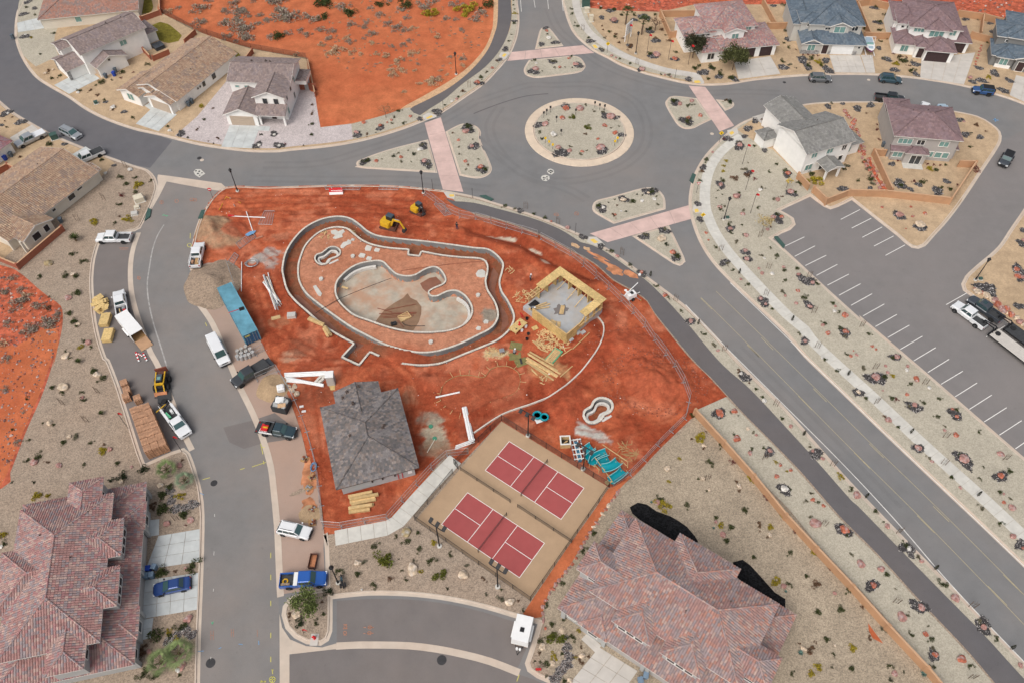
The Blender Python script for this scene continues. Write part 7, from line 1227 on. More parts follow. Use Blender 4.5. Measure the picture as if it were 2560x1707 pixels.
for k in range(7):m=MB();m.col=(rnd.uniform(.9,1.15),)*3;m.box(-1.5+rnd.uniform(-.2,.2),-.6+k*.17,.25+.05*(k % 3),1.4+rnd.uniform(-.3,.2),-.46+k*.17,.4+.06*(k % 3));m.build('board','wood',gp)
tr_=thing('roof_truss','triangular timber truss lying on the dirt','truss',(0,0,0));T4=[P('22',*a) for a in ((440,198),(505,262),(558,280),(470,205))]
for a,b in ((0,1),(1,2),(3,2),(0,3),(1,3)):m=MB();m.beam(T4[a]+up(site_z(T4[a])+.12),T4[b]+up(site_z(T4[b])+.12),.14,.1);m.build('chord','wood',tr_)
def litterpile(name,label,t,x,y,r,n,mat,seed,l=(.3,.9),cat='scrap',cols=None,zs=.3,w=.12):
    rn=random.Random(seed);c=P(t,x,y);z0=site_z(c);m=MB()
    for k in range(n):
        a=rn.uniform(0,6.28);d=r*math.sqrt(rn.random());p=c+Vector((d*math.cos(a),d*math.sin(a)*1.1,z0+zs*(1-d/r)*rn.random()+.03));b=rn.uniform(0,3.14);ll=rn.uniform(*l)/2;g=rn.uniform(.8,1.25);m.col=(g,g,g)
        m.beam(p-Vector((math.cos(b),math.sin(b),rn.uniform(-.1,.1)))*ll,p+Vector((math.cos(b),math.sin(b),rn.uniform(-.1,.1)))*ll,w,.05)
    return tag(m.build(name,mat),label,cat,None,'stuff')
litterpile('timber_offcuts','heap of pale timber offcuts below the plywood wall','22',550,185,2.0,170,'wood',1,zs=.5,w=.14);litterpile('timber_offcuts','scattered offcuts beside the raw framing corner','21',365,1045,1.4,40,'wood',2);litterpile('timber_offcuts','loose offcuts by the deck spa','11',665,585,1.0,16,'wood',3);litterpile('timber_offcuts','few sticks at the trench bend near the framed building','21',265,850,.9,10,'wood',4);litterpile('broken_frame','broken wooden frame lying beyond the teal slides','22',1150,1030,1.5,34,'stud',5,(.8,1.8),zs=.4,w=.1);litterpile('timber_offcuts','pale sticks on the dirt near the spa','22',525,492,.7,12,'wood',6)
litterpile('timber_offcuts','sawdust covered offcuts beside the saw table','21',150,1470,1.5,50,'wood',7,(.2,.6),zs=.15);litterpile('timber_offcuts','sticks at the foot of the framed building corner','21',680,1410,.9,22,'wood',8)
rn=random.Random(9);m=MB();k=0
while k <650:  # clods and rubbish strewn over the site
    x,y=rn.uniform(x0,x1),rn.uniform(y0,y1);p=Vector((x,y,0));i,j=int((y-y0)/HS),int((x-x0)/HS)
    if i >= X.shape[0]-1 or j >= X.shape[1]-1 or not inside[i,j] or in_pool[i,j] or edge2[i,j] <1:continue
    k += 1;s=rn.uniform(.04,.11)*(2.2 if rn.random() <.06 else 1);wht=rn.random() <.16;g=rn.uniform(.5,.8) if wht else rn.uniform(.7,1.4);m.col=(g,g*.97,g*.93) if wht else (.30*g,.075*g,.04*g);p.z=site_z(p);m.add([p+v_*s for v_ in stone(rn)],SF)
tag(m.build('clods','lava'),'clods and crumbs of rubble strewn over the red dirt','rubble',None,'stuff')
def clods(label,t,x,y,r,n,seed):
    rn=random.Random(seed);c=P(t,x,y);m=MB()
    for _ in range(n):a=rn.uniform(0,6.28);d=r*(.75+.3*rn.random());p=c+Vector((d*math.cos(a)*1.3,d*math.sin(a),0));p.z=site_z(p);s=rn.uniform(.05,.2);g=rn.uniform(.7,1.3);m.col=(.28*g,.085*g,.05*g);m.add([p+v_*s for v_ in stone(rn)],SF)
    tag(m.build('clods','lava'),label,'rubble',None,'stuff')
clods('ring of red stones around the foot of the big dirt mound','22',1360,500,6.2,420,3);clods('red stones along the second dirt mound','22',1150,260,5.0,200,4)
# work table, saw, mats, buckets
p,z0=gz('21',332,1285);tb=thing('work_table','plywood work table with red tools beside the framed building','table',(p.x,p.y,z0),.85);MB().box(-1.5,-.8,.72,1.5,.8,.8).build('top','osb',tb);[MB().beam((a,b,0),(a,b,.72),.1).build('leg','wood',tb) for a in (-1.2,1.2) for b in (-.6,.6)]
for i,b in enumerate(((.1,-.3,.8,.5,.1,1.0),(.5,.1,.8,.8,.4,.92),(-.9,-.4,.8,-.6,-.2,.88))):o=MB().box(*b,.03,.03).build('power_tool','red' if i <2 else 'dark_metal');o.location=tb.location;o.rotation_euler=tb.rotation_euler;tag(o,('red power tool case on the plywood table','small red tool on the plywood table','dark hand tool on the plywood table')[i],'tool')
p,z0=gz('21',212,1465);st=thing('table_saw','grey table saw in spilled sawdust','saw',(p.x,p.y,z0),.2);MB().box(-.4,-.35,.55,.4,.35,.8).build('table','steel',st);[MB().beam((a*.35,b*.3,0),(a*.3,b*.25,.55),.06).build('leg','dark_metal',st) for a in (-1,1) for b in (-1,1)]
for i,(x,y) in enumerate(((318,1415),(310,1490),(358,1535))):p,z0=gz('21',x,y);M('mat_olive',(.20,.18,.07),.9,.2,2);m=MB();m.at(p.x,p.y,z0,.3*i-.2);m.box(-1.0,-.75,0,1.0,.75,.07);put(m,'olive_mat','mat_olive',('olive mat nearest the timber offcuts','olive mat under the kneeling worker','olive mat beside the long planks')[i],'mat');
p,z0=gz('21',355,1530);m=MB();m.at(p.x,p.y,z0+.08,.2);m.box(-.15,-.55,0,.15,.55,.12);put(m,'tool_case','dark_metal','dark slim case lying on an olive mat','case')
for x,y,mat,lab in ((400,1215,'black','black bucket of sticks beside the red ladder'),(400,1368,'black','black bucket on open dirt'),(410,1328,'dark_metal','dark tool bag on the dirt'),(392,1275,'white','white bucket by the work table'),(362,1305,'white','second white bucket by the table corner')):p,z0=gz('21',x,y);m=MB();m.at(p.x,p.y,z0);m.lathe([(.2,0),(.26,.42),(.23,.42),(.2,.1)],12);put(m,'bucket',mat,lab,'bucket')
p,z0=gz('21',460,1283);m=MB();m.at(p.x,p.y,z0,.5);m.box(-.5,-.4,0,.5,.4,.06);put(m,'plywood_sheet','osb','small plywood offcut between the table and plywood wall','sheet')
# framed building
B0=Vector((8.9,80.6,0));e1=Vector((-.714,.700,0));e2=Vector((.704,.710,0));fb_=thing('framed_building','half built wooden building with plywood walls around a grey slab','building',(B0.x,B0.y,0),math.atan2(e2.y,e2.x));W1,W2=10.0,9.2  # local x = e2, local y = e1
MB().box(0.05,.05,-.3,W2-.05,W1-.05,1.0).build('slab','slab_grey',fb_)
def panels(axis,a0,a1,pos,z0,z1,n,sgn):
    for k in range(n):
        u0,u1=a0+(a1-a0)*k/n+.01,a0+(a1-a0)*(k+1)/n-.01;m=MB();g=rnd.uniform(.82,1.08);m.col=(g,g,g*.95);t_=rnd.uniform(.0,.02)
        if axis == 'y':m.box(pos-.06-t_,u0,z0,pos+.06,u1,z1)
        else:m.box(u0,pos-.06-t_,z0,u1,pos+.06,z1)
        m.build('plywood_panel','osb',fb_)
panels('y',0,7.7,0,0,2.35,7,1);panels('x',0,2.8,0,1.0,2.35,2,1)
MB().box(-.09,.0,2.35,.09,7.7,2.43).build('top_plate','wood',fb_);MB().box(0.1,-.09,2.35,2.8,.09,2.43).build('top_plate','wood',fb_)
m=MB();m.box(.0,-.08,.0,2.6,.0,1.0);m.build('plywood_panel','osb',fb_)
m=MB();cv=[(2.8,2.35),(3.3,2.45),(3.8,2.7),(4.2,3.05),(4.4,3.4)];m.loft([[(x,-.06,1.0),(x,.06,1.0),(x,.06,z),(x,-.06,z)] for x,z in cv]);m.build('curved_panel','osb',fb_)
for i in range(5):MB().box(W2-.25,.4+i*2.2,1.0,W2+.02,1.2+i*2.2,3.35).build('wall_column','osb',fb_);MB().box(W2-.9,.45+i*2.2,1.0,W2-.25,.55+i*2.2,3.3).build('fin','osb',fb_)
for i in range(3):MB().box(W2-1.8-i*2.1,W1-.25,1.0,W2-1.0-i*2.1,W1+.02,3.35).build('wall_column','osb',fb_);MB().box(W2-1.75-i*2.1,W1-.8,1.0,W2-1.65-i*2.1,W1-.25,3.3).build('fin','osb',fb_)
for x in (5.0,6.6,8.4):MB().box(x,-.05,1.0,x+.5,.1,3.35).build('wall_column','osb',fb_)
ringq=((W2-1.15,-.25,W2+.35,W1+.35),(4.3,-.3,W2-1.16,1.15),(3.6,W1-1.15,W2-1.16,W1+.35))
for b in ringq:
    n=5 if b[3]-b[1] >5 else 3
    for k in range(n):
        m=MB();g=rnd.uniform(.95,1.25);m.col=(g,g,g)
        if n == 5:m.box(b[0],b[1]+(b[3]-b[1])*k/n+.008,3.38,b[2],b[1]+(b[3]-b[1])*(k+1)/n-.008,3.46)
        else:m.box(b[0]+(b[2]-b[0])*k/n+.008,b[1],3.38,b[0]+(b[2]-b[0])*(k+1)/n-.008,b[3],3.46)
        m.build('roof_sheet','osb',fb_)
for b in ringq:MB().box(b[0]+.1,b[1]+.1,3.2,b[2]-.1,b[3]-.1,3.37).build('roof_joist','stud',fb_)
for k in range(6):MB().beam((1.3+k*.35,W1-.1,1.0),(1.3+k*.35,W1-.1,3.2),.1).build('stud','wood',fb_)
for y in (W1-1.1,W1-.6,W1-.1):MB().beam((1.0,y,3.25),(3.8,y,3.25),.12).build('joist','wood',fb_)
for x in (1.2,2.2):MB().beam((x,W1-1.2,3.38),(x,W1+.3,3.38),.12).build('joist','wood',fb_)
MB().box(.9,W1-1.6,1.0,2.6,W1-.4,1.3,.2,.2).build('tarp','black',fb_);MB().beam((3.0,-.1,1.8),(8.6,-.3,2.2),.16,.08).build('brace','wood',fb_)
for a,b in (((W2-.5,3.2,3.2),(W2-3.2,3.6,1.05)),((W2-.5,5.2,3.2),(W2-3.0,5.6,1.05)),((W2-.5,7.6,3.2),(W2-2.4,8.4,1.05))):MB().beam(a,b,.12,.06).build('brace','wood',fb_)
for nm,lab,segs,zz in (('plank_stack','boards leaning on the slab corner of the framed building',((0.2,8.8,3.4,7.6),(0.2,8.6,3.6,7.0),(0.3,8.4,3.0,6.6)),1.15),('plank_stack','short boards stacked in the middle of the grey slab',((3.2,4.4,4.8,5.4),(3.3,4.2,4.9,5.2),(3.5,4.0,5.0,5.0)),1.08),('plywood_offcuts','plywood offcuts lying inside the front plywood wall',((.4,3.2,1.5,3.9),(.5,4.0,1.4,4.3),(1.0,2.6,1.8,3.3)),1.06)):
    m=MB()
    for s in segs:m.beam(Vector((s[0],s[1],zz)),Vector((s[2],s[3],zz+.06)),.22 if 'off' not in nm else .6,.08)
    o=m.build(nm,'wood');o.location=fb_.location;o.rotation_euler=fb_.rotation_euler;tag(o,lab,'boards')
o=MB().sheet([Vector((4.0+1.25*math.cos(a/3)*(1+.3*math.sin(a*2.3)),4.9+1.1*math.sin(a/3)*(1+.25*math.cos(a*1.9)),0)) for a in range(19)],1.004).build('wet_patch','asphalt_bay');o.location=fb_.location;o.rotation_euler=fb_.rotation_euler;struct(o)
ld=thing('ladder','red ladder leaning on the slab corner','ladder',tuple(P('21',372,1205)+up(.1)),2.6);[MB().beam((-.2+s*.4,0,0),(-.2+s*.4,.9,2.3),.06).build('rail','red',ld) for s in (0,1)];[MB().beam((-.2,.9*k/8,2.3*k/8),(.2,.9*k/8,2.3*k/8),.04).build('rung','red',ld) for k in range(1,8)]
for x,y in ((785,1320),(730,1370),(820,1320)):p,z0=gz('21',x,y);m=MB();m.at(p.x,p.y,z0,.7);m.box(-.4,-.3,0,.4,.3,.3);put(m,'cement_block','slab_grey','grey block lying at the foot of the framed building','block','grey blocks by the framed building')
# excavators and loader
def track(root,y,L=1.9,r=.27,w=.36):
    m=MB();N=10;pts=[(L/2*math.copysign(1,math.cos(a))+r*math.cos(a)-0,r+r*math.sin(a)) for a in [math.pi*(-.5+k/N) for k in range(N+1)]]+[(-L/2+r*math.cos(a),r+r*math.sin(a)) for a in [math.pi*(.5+k/N) for k in range(N+1)]]
    pts=[(min(L/2+r,max(-L/2-r,x)),z) for x,z in pts];m.loft([[(x,y-w/2,z) for x,z in pts],[(x,y+w/2,z) for x,z in pts]]);m.build('track','mud_iron',root);m=MB()
    for k in range(14):m.box(-L/2+k*L/13-.04,y-w/2-.02,2*r-.01,-L/2+k*L/13+.04,y+w/2+.02,2*r+.035)
    m.build('track_pads','rebar',root)
M('mud_iron',(.12,.055,.04),.9,.25,2,obj=True)
def excavator(label,t,x,y,head,swing,reach,scale=1.0,folded=False):
    p,z0=gz(t,x,y);rt=thing('mini_excavator',label,'excavator',(p.x,p.y,z0+.02),head);rt.scale=(scale,)*3
    for s in (1,-1):track(rt,s*.62,2.1,.29,.4)
    MB().box(-.8,-.45,.3,.8,.45,.62).build('undercarriage','mud_iron',rt);m=MB();m.box(1.35,-.95,.1,1.45,.95,.5);m.beam((.6,-.4,.35),(1.4,-.4,.3),.12);m.beam((.6,.4,.35),(1.4,.4,.3),.12);m.build('blade','mud_iron',rt)
    def S(m):m.M=Matrix.Rotation(swing,4,'Z');return m
    m=S(MB());m.loft([[(x_,y_,z_) for x_,y_ in ((-1.15*k,-.6*k),(-.9*k,-.92*k),(.55,-.92*k),(.7,-.7*k),(.7,.1),(.4,.92*k),(-.9*k,.92*k),(-1.15*k,.6*k))] for z_,k in ((.62,1),(1.25,1),(1.55,.88))]);m.build('housing','yellow_paint',rt)
    m=S(MB());m.box(-.35,-.05,.7,.95,.88,2.35,.08,.06);m.build('cab','black',rt);m=S(MB());m.box(-.32,-.06,2.33,.88,.86,2.45,.05,.05);m.build('cab_roof','slate_roof',rt)
    for b in ((.95,.05,1.2,.975,.8,2.2),(-.2,.885,1.3,.8,.905,2.2)):m=S(MB());m.box(*b);m.build('cab_window','glass',rt)
    a=[Vector(q) for q in (((.75,-.2,.9),(1.1,-.2,2.1),(1.9,-.2,2.2),(2.1,-.2,1.2),(1.75,-.2,.7)) if folded else ((.75,-.2,.9),(1.3,-.2,2.3),(2.7*reach,-.2,2.5),(3.5*reach,-.2,1.3),(3.6*reach,-.2,.55)))]
    for i,(u,v_,w_) in enumerate(((0,1,.26),(1,2,.26),(2,3,.2))):m=S(MB());m.beam(a[u],a[v_],w_*.8,w_*1.2);m.build(('boom','boom','arm')[i],'dark_metal' if folded else 'yellow_paint',rt)
    for u,v_ in ((a[0]+Vector((.15,0,.1)),a[1]+Vector((.2,0,.15))),(a[1].lerp(a[2],.3)+up(.25),a[2]+up(.25))):m=S(MB());m.tube(u,v_,.06,.04,6);m.build('hydraulic_ram','steel',rt)
    m=S(MB());b=a[3];m.loft([[(b.x+dx-.25,b.y+s,b.z+dz) for dx,dz in ((0,0),(.45,-.1),(.5,-.5),(.2,-.75),(-.1,-.5))] for s in (-.35,.35)]);m.build('bucket','dark_metal',rt);return rt
M('slate_roof',(.06,.08,.10),.4,.1,1,obj=True)
excavator('yellow mini excavator with its arm stretched out to the right','11',1140,525,-.25,-.25,.95,1.15);excavator('mini excavator with folded dark arm near the lamp post','11',1355,425,-.5,-.2,1,.95,True)
c=P('02',1225,525);ldr=thing('skid_loader','yellow skid steer loader with dirt in its bucket','loader',(c.x,c.y,.02),R(-82));w=.95  # front toward the trucks
for sx in (.75,-.75):
    for s in (1,-1):wheel(ldr,sx,s*(w+.1),.5,.36,'rim_dark')
MB().box(-1.6,-.75,.35,1.2,.75,1.15,.05,.05).build('chassis','dark_metal',ldr);MB().box(-1.75,-.7,.6,-.9,.7,1.6,.1,.06).build('engine_cover','mud_iron',ldr);MB().box(-.85,-.5,1.1,.75,.5,2.05,.1,.06).build('cab','black',ldr);MB().box(-.7,-.42,2.05,.5,.42,2.12).build('roof_panel','slate_roof',ldr);MB().box(-.2,-.25,2.12,.35,.25,2.14).build('roof_window','pane_teal',ldr)
for s in (1,-1):MB().beam((-1.4,s*.68,1.75),(.9,s*.62,1.6),.16,.2).build('lift_arm','yellow_paint',ldr);MB().beam((.9,s*.62,1.6),(1.7,s*.62,.6),.16,.2).build('lift_arm','yellow_paint',ldr)
MB().box(.75,-.68,1.5,1.05,.68,1.8).build('cross_member','yellow_paint',ldr);m=MB();m.loft([[(1.5+dx,s,dz) for dx,dz in ((0,.8),(0,.15),(.9,.05),(.95,.12),(.25,.3),(.15,.8))] for s in (-1.0,1.0)]);m.build('bucket','dark_metal',ldr);m=MB();m.loft([[(1.7,s,.3),(2.2,s,.2),(1.95,s,.55),(1.75,s,.7)] for s in (-.95,.95)]);m.build('dirt_load','dirt_stain',ldr)
p=(P('02',1235,640)+P('02',1240,625))/2;ut=thing('equipment_trailer','dark equipment trailer nose between the loader and the service truck','trailer',(p.x,p.y,.02),R(-72));MB().box(-5.4,-1.0,.25,.6,1.0,.34).build('deck','liner',ut);MB().beam((.6,-.9,.3),(2.0,0,.4),.14).build('tongue','black',ut);MB().beam((.6,.9,.3),(2.0,0,.4),.14).build('tongue','black',ut);m=MB();m.at(.7,0,.45);m.lathe([(.18,0),(.4,0),(.42,.12),(.4,.24),(.18,.24)],14);m.build('spare_tyre','tyre',ut);MB().box(-5.5,-.9,.3,-5.3,.9,1.4).build('ramp_gate','rebar',ut)
# light tower
p,z0=gz('21',1175,1060);lt=thing('light_tower','white mobile light tower with folded mast beside the trail','light tower',(p.x,p.y,PADZ),.55);MB().box(-.9,-.6,.45,.9,.6,1.3,.1,.08).build('housing','white',lt);MB().box(-.1,-.3,1.3,.4,.3,1.36).build('vent','black',lt);[wheel(lt,0,s*.72,.32) for s in (1,-1)];MB().beam((-1.6,0,1.5),(2.0,.9,1.95),.12).build('mast','white',lt);MB().beam((.9,0,.4),(2.0,0,.4),.1).build('tongue','white',lt)
for s,sx in ((1,.7),(-1,.7),(1,-.7),(-1,-.7)):MB().beam((sx,s*.5,.4),(sx*1.6,s*1.5,.25),.08).build('outrigger','steel',lt);MB().beam((sx*1.6,s*1.5,0),(sx*1.6,s*1.5,.5),.07).build('jack','yellow_paint',lt)
for k in (-.25,.25):m=MB();m.at(-.7,.5+k,1.55);m.lathe([(.08,0),(.24,.15),(.24,.22)],12);m.build('lamp_head','white',lt)
m=MB();m.at(*P('21',1243,893),0);m.lathe([(.05,0),(.05,.2),(.22,.3),(.28,.5),(.2,.68),(.05,.72)],12);put(m,'globe_lamp','white','round white globe beside the lava bed at the trail','globe')
# slides
M('slide_teal',(.0,.27,.33),.35,.06,.8,spec=.5,obj=False);M('slide_under',(.01,.07,.085),.6,.1,1)
def slide(label,pts,w=1.15,h=.55,z=.9,arc=True):
    line_=smooth([(P('Z3',x,y,z),False) for x,y in pts],False,.35);z0=site_z(line_[0]);root=thing('slide_section',label,'slide',(0,0,0));n=len(line_)
    for q in line_:q.z=0
    base=[(-w/2-.06,z+.02),(-w/2,z),(-w*.42,z-h*.6),(-w*.25,z-h*.92),(0,z-h),(w*.25,z-h*.92),(w*.42,z-h*.6),(w/2,z),(w/2+.06,z+.02)]
    m=MB();m.ribbon(line_,[(-o,zz+z0) for o,zz in base][::-1]);m.build('channel','slide_teal',root,True);m=MB();m.ribbon(line_,[(-o*1.04,zz+z0-.03) for o,zz in base]);m.build('underside','slide_under',root,True)
    for s in (1,-1):m=MB();m.ribbon(line_,[(s*w/2-.05,z0+z+.01),(s*w/2-.05,z0+z+.06),(s*w/2+.05,z0+z+.06),(s*w/2+.05,z0+z-.05)][::-1]);m.build('rim','slide_rim',root)
    for q in (line_[0],line_[-1]):
        m=MB()
        for s in (1,-1):m.beam((q.x+s*.4,q.y,z0-.05),(q.x+s*.4,q.y,z0+z-h*.6),.09)
        m.build('support','wood',root)
M('slide_rim',(.25,.50,.52),.4,.05,1)
slide('straight teal slide piece at the head of the row',[(840,460),(900,400),(1000,330)],1.5);slide('short teal slide piece under the lamp arm',[(880,650),(960,560),(1120,470)],1.2);slide('long curved teal slide piece with inner gap',[(990,760),(1020,640),(1130,560),(1350,480)],1.25,z=1.1);slide('wide flat teal slide piece between two curved ones',[(1140,760),(1270,690),(1410,630)],1.5,z=1.0);slide('teal slide piece bent like a boomerang',[(1230,880),(1400,850),(1540,780),(1640,690)],1.35,z=1.5);slide('low teal slide piece beside the fence corner',[(1430,1190),(1530,1120),(1660,1030),(1770,910)],1.35)
for i,b in enumerate(((1225,375,1820,780,.9),(1680,770,1810,900,1.0),(1040,710,1440,1260,1.1),(820,690,930,735,.4),(930,810,1060,880,.4),(1070,860,1170,970,.4),(1850,740,1845,900,.4))):m=MB();m.beam(P('Z3',b[0],b[1])+up(b[4]),P('Z3',b[2],b[3])+up(b[4]),.1,.08);put(m,'timber_brace','wood','thin timber brace laid across the teal slides','brace','timber braces round the slides')
m=MB();m.at(*(P('Z3',1385,1240)+up(.15)),.6);m.box(-.5,-.35,0,.5,.35,.3);put(m,'wooden_box','wood','small wooden box at the court corner below the slides','box')
p,z0=gz('22',685,965);cr=thing('wooden_crate','open square wooden crate on the dirt beyond the court fence','crate',(p.x,p.y,z0),0.05);[MB().box(*b).build('side','wood',cr) for b in ((-.75,-.75,0,.75,-.68,1.1),(-.75,.68,0,.75,.75,1.1),(-.75,-.67,0,-.68,.67,1.1),(.68,-.67,0,.75,.67,1.1))];[MB().box(*b).build('top_frame','trim',cr) for b in ((-.8,-.8,1.1,.8,-.6,1.2),(-.8,.6,1.1,.8,.8,1.2),(-.8,-.59,1.1,-.6,.59,1.2),(.6,-.59,1.1,.8,.59,1.2))];MB().box(-.67,-.67,0,.67,.67,.1).build('floor','dark_metal',cr);MB().beam((-.4,-.2,.3),(.4,.3,.4),.2,.1).build('packing','wood',cr)
a,b=P('Z3',560,200),P('Z3',680,720);fr_=thing('metal_rack','long pale metal rack lying beside the teal slides','rack',tuple((a+b)/2+up(site_z(a))),math.atan2((b-a).y,(b-a).x));L=(b-a).length
for s in (-.75,-.3,.3,.75):MB().beam((-L/2,s,.45),(L/2,s,.45),.1).build('rail','white' if abs(s) <.5 else 'steel',fr_)
for k in range(5):MB().beam((-L/2+.2+k*(L-.4)/4,-.85,.5),(-L/2+.2+k*(L-.4)/4,.85,.5),.14).build('cross_bar','trim',fr_)
for k in range(4):MB().box(-L/2+.4+k*L/4.2,-.25,.05,-L/2+1.2+k*L/4.2,.25,.4).build('tube_bundle','cont_side',fr_)
p,z0=gz('22',500,765);cl_=thing('slide_coil','two stacked teal slide rings on white sheeting','slide',(p.x,p.y,z0),.4)
for x,y,r in ((-.4,.25,.62),(.45,-.5,.58)):m=MB();m.at(x,y,.35);prof=[(r+.16*math.cos(a),.22*math.sin(a)+.1) for a in [2*math.pi*k/8 for k in range(9)]];m.lathe(prof,20);m.build('ring','slide_teal',cl_,True)
MB().box(-1.0,-.9,0,1.1,.9,.04).build('sheeting','white',cl_)
# pipes
def pipe(label,t,a,b,r,mat='white',z=.15,group=None,name='pvc_pipe'):p,q=P(t,*a),P(t,*b);m=MB();m.tube(p+up(site_z(p)+z),q+up(site_z(q)+z),r,r,8);put(m,name,mat,label,'pipe',group)
pipe('white pipe lying alone beside the kidney form','12',(1492,620),(1672,577),.14)
for k in range(5):pipe('white pipe in the bundle pointing at the court corner','12',(1692+k*7,695-k*2),(1745+k*8,945-k*3),.11,group='white pipe bundle by the court',z=.15+.1*(k % 2))
for k in range(3):pipe('white pipe at the foot of the pipe bundle','12',(1635+k*3,1010-k*12),(1785,958-k*12),.09,group='pipes at the foot of the bundle')
rn=random.Random(12)
for k in range(16):pipe('thin pipe in the long tangled heap left of the river wall','01',(1975+rn.uniform(0,55),870+rn.uniform(0,90)),(2060+rn.uniform(0,70),1080+rn.uniform(0,85)),rn.uniform(.06,.11),('white','steel','white','wall_cream')[k % 4],.1+rn.uniform(0,.4),'tangled pipes left of the river wall')
for s in (((1730,445),(1990,457),'white',.1),((1850,415),(1905,580),'white',.08),((1815,790),(1812,1010),'white',.07),((1730,318),(1765,378),'steel',.06),((1645,405),(1700,305),'yellow_paint',.05),((1700,305),(1810,355),'yellow_paint',.05)):pipe('long thin tube lying in the dirt near the spoil heaps','01',s[0],s[1],s[3],s[2],.2,'thin tubes near the spoil heaps')
m=MB();m.tube(P('01',1715,445)+up(.3),P('01',1760,446)+up(.3),.22,.12);put(m,'red_marker','red','red plastic end on the long white tube','marker');m=MB();m.at(*(P('01',1945,608)+up(.1)),.5);m.box(-.7,-.15,0,.7,.15,.2);put(m,'traffic_channelizer','spray_orange','orange marker lying by the collapsed fence','marker')
m=MB();c=P('01',1890,800);[m.path([c+Vector(((.9+.1*r)*math.cos(a/2.5+r),(.7+.1*r)*math.sin(a/2.5+r),.15+.07*r)) for a in range(14)],.05) for r in range(4)];put(m,'wire_coil','steel','tangled grey wire coil on the cement stain','coil')
p,z0=gz('01',2190,1195);m=MB();m.at(p.x,p.y,z0,.1);m.box(-.75,-.5,0,.75,.5,.7,.05,.05);put(m,'wrapped_pallet','wall_greige','pale wrapped pallet beside the river wall','pallet');p,z0=gz('01',2070,1205);m=MB();m.at(p.x,p.y,z0,.3);m.box(-.75,-.35,0,.75,.35,.12);put(m,'wooden_pallet','wood','flat wooden pallet on the dirt left of the river wall','pallet')
for x,y in ((1455,835),(1485,925)):p,z0=gz('12',x,y);M('lid_green',(.06,.24,.15),.7,.1,2);m=MB();m.at(p.x,p.y,z0);m.lathe([(.34,0),(.34,.12),(.3,.15)],16);put(m,'access_hatch','lid_green','round green lid set in the cement patch','lid','green lids in the cement patch')
pipe('pale pole leaning on the green lid','12',(1485,935),(1428,1028),.06,'wall_cream')
c=P('12',578,1140);m=MB();[m.path([c+Vector(((.3+.05*r)*math.cos(a/2),(.6+.06*r)*math.sin(a/2),.1+.06*r)) for a in range(14)],.035) for r in range(4)];put(m,'hose_coil','spray_blue','bright blue hose coil hung by the fence','hose')
for i,(x,y) in enumerate(((510,1080),(565,1215),(540,1295),(568,1455),(565,1555))):
    p=P('12',x,y);pl=thing('loaded_pallet',('pallet with brown pots near the blue hose coil','pallet of rusty fittings leaning on the fence','pallet of grey fittings in the mud','pallet of dark scraps on the mud heap','small load of brown scraps by the fence')[i],'pallet',(p.x,p.y,.03),rnd.uniform(0,3));MB().box(-.5,-.5,0,.5,.5,.12).build('base','stud',pl)
    for k in range(7):m=MB();m.at(rnd.uniform(-.4,.4),rnd.uniform(-.4,.4),.12,rnd.uniform(0,3));m.box(-.15,-.1,0,.15,.1,rnd.uniform(.1,.35),.02,.02);m.build('fitting',('rebar','mud_iron','steel')[k % 3] if i != 2 else 'steel',pl)
p=P('13',575,660);tr2=thing('brown_trough','long brown metal trough standing on the bay','trough',(p.x,p.y,.02),-.05);[MB().box(*b).build('side','mud_iron',tr2) for b in ((-.5,-1.0,0,-.44,1.0,.6),(.44,-1.0,0,.5,1.0,.6),(-.44,-1.0,0,.44,-.94,.6),(-.44,.94,0,.44,1.0,.6))];MB().box(-.44,-.94,0,.44,.94,.1).build('floor','dirt_stain',tr2)
# pallets of the left bay
def pallet_mesh(h):
    m=MB();n=int(h/.15)
    for k in range(n):
        z=k*.15;g=rnd.uniform(.8,1.15);m.col=(g,g*.98,g*.95)
        for y in (-.5,-.06,.38):m.box(-.58,y,z,.58,y+.12,z+.10)
        if k == n-1:
            for j in range(7):g=rnd.uniform(.85,1.2);m.col=(g,g,g);m.box(-.58+j*.168,-.52,z+.10,-.58+j*.168+.11,.52,z+.125)
        else:m.box(-.58,-.52,z+.10,.58,.52,z+.125)
    return m
PM=[pallet_mesh(h).mesh('pallet_stack','pallet') for h in (2.1,2.2,1.2,2.15)]
A_,B_,C_,D_=(P('02',x,y,2.1) for x,y in ((968,692),(1108,652),(1252,965),(1080,1030)))
for i in range(3):
    for j in range(7):
        u,v_=(i+.5)/3,(j+.5)/7;c=(A_*(1-u)+B_*u)*(1-v_)+(D_*(1-u)+C_*u)*v_;d=(D_-A_);o=obj('pallet_stack',PM[(i+j) % 2 if (i+j) % 5 else 3],None,(c.x,c.y,.02),math.atan2(d.y,d.x)+rnd.uniform(-.02,.02),(.98,.97,1));tag(o,'tall stack of wooden pallets in the big block at the bay end','pallets','pallet stacks in the loading bay')
for x,y,k in ((925,500,2),(945,555,2),(940,600,2),(1025,615,2)):p=P('02',x,y,1.2);o=obj('pallet_stack',PM[k],None,(p.x,p.y,.02),R(-62));tag(o,'shorter stack of wooden pallets beside the loader','pallets','short pallet stacks in the bay')
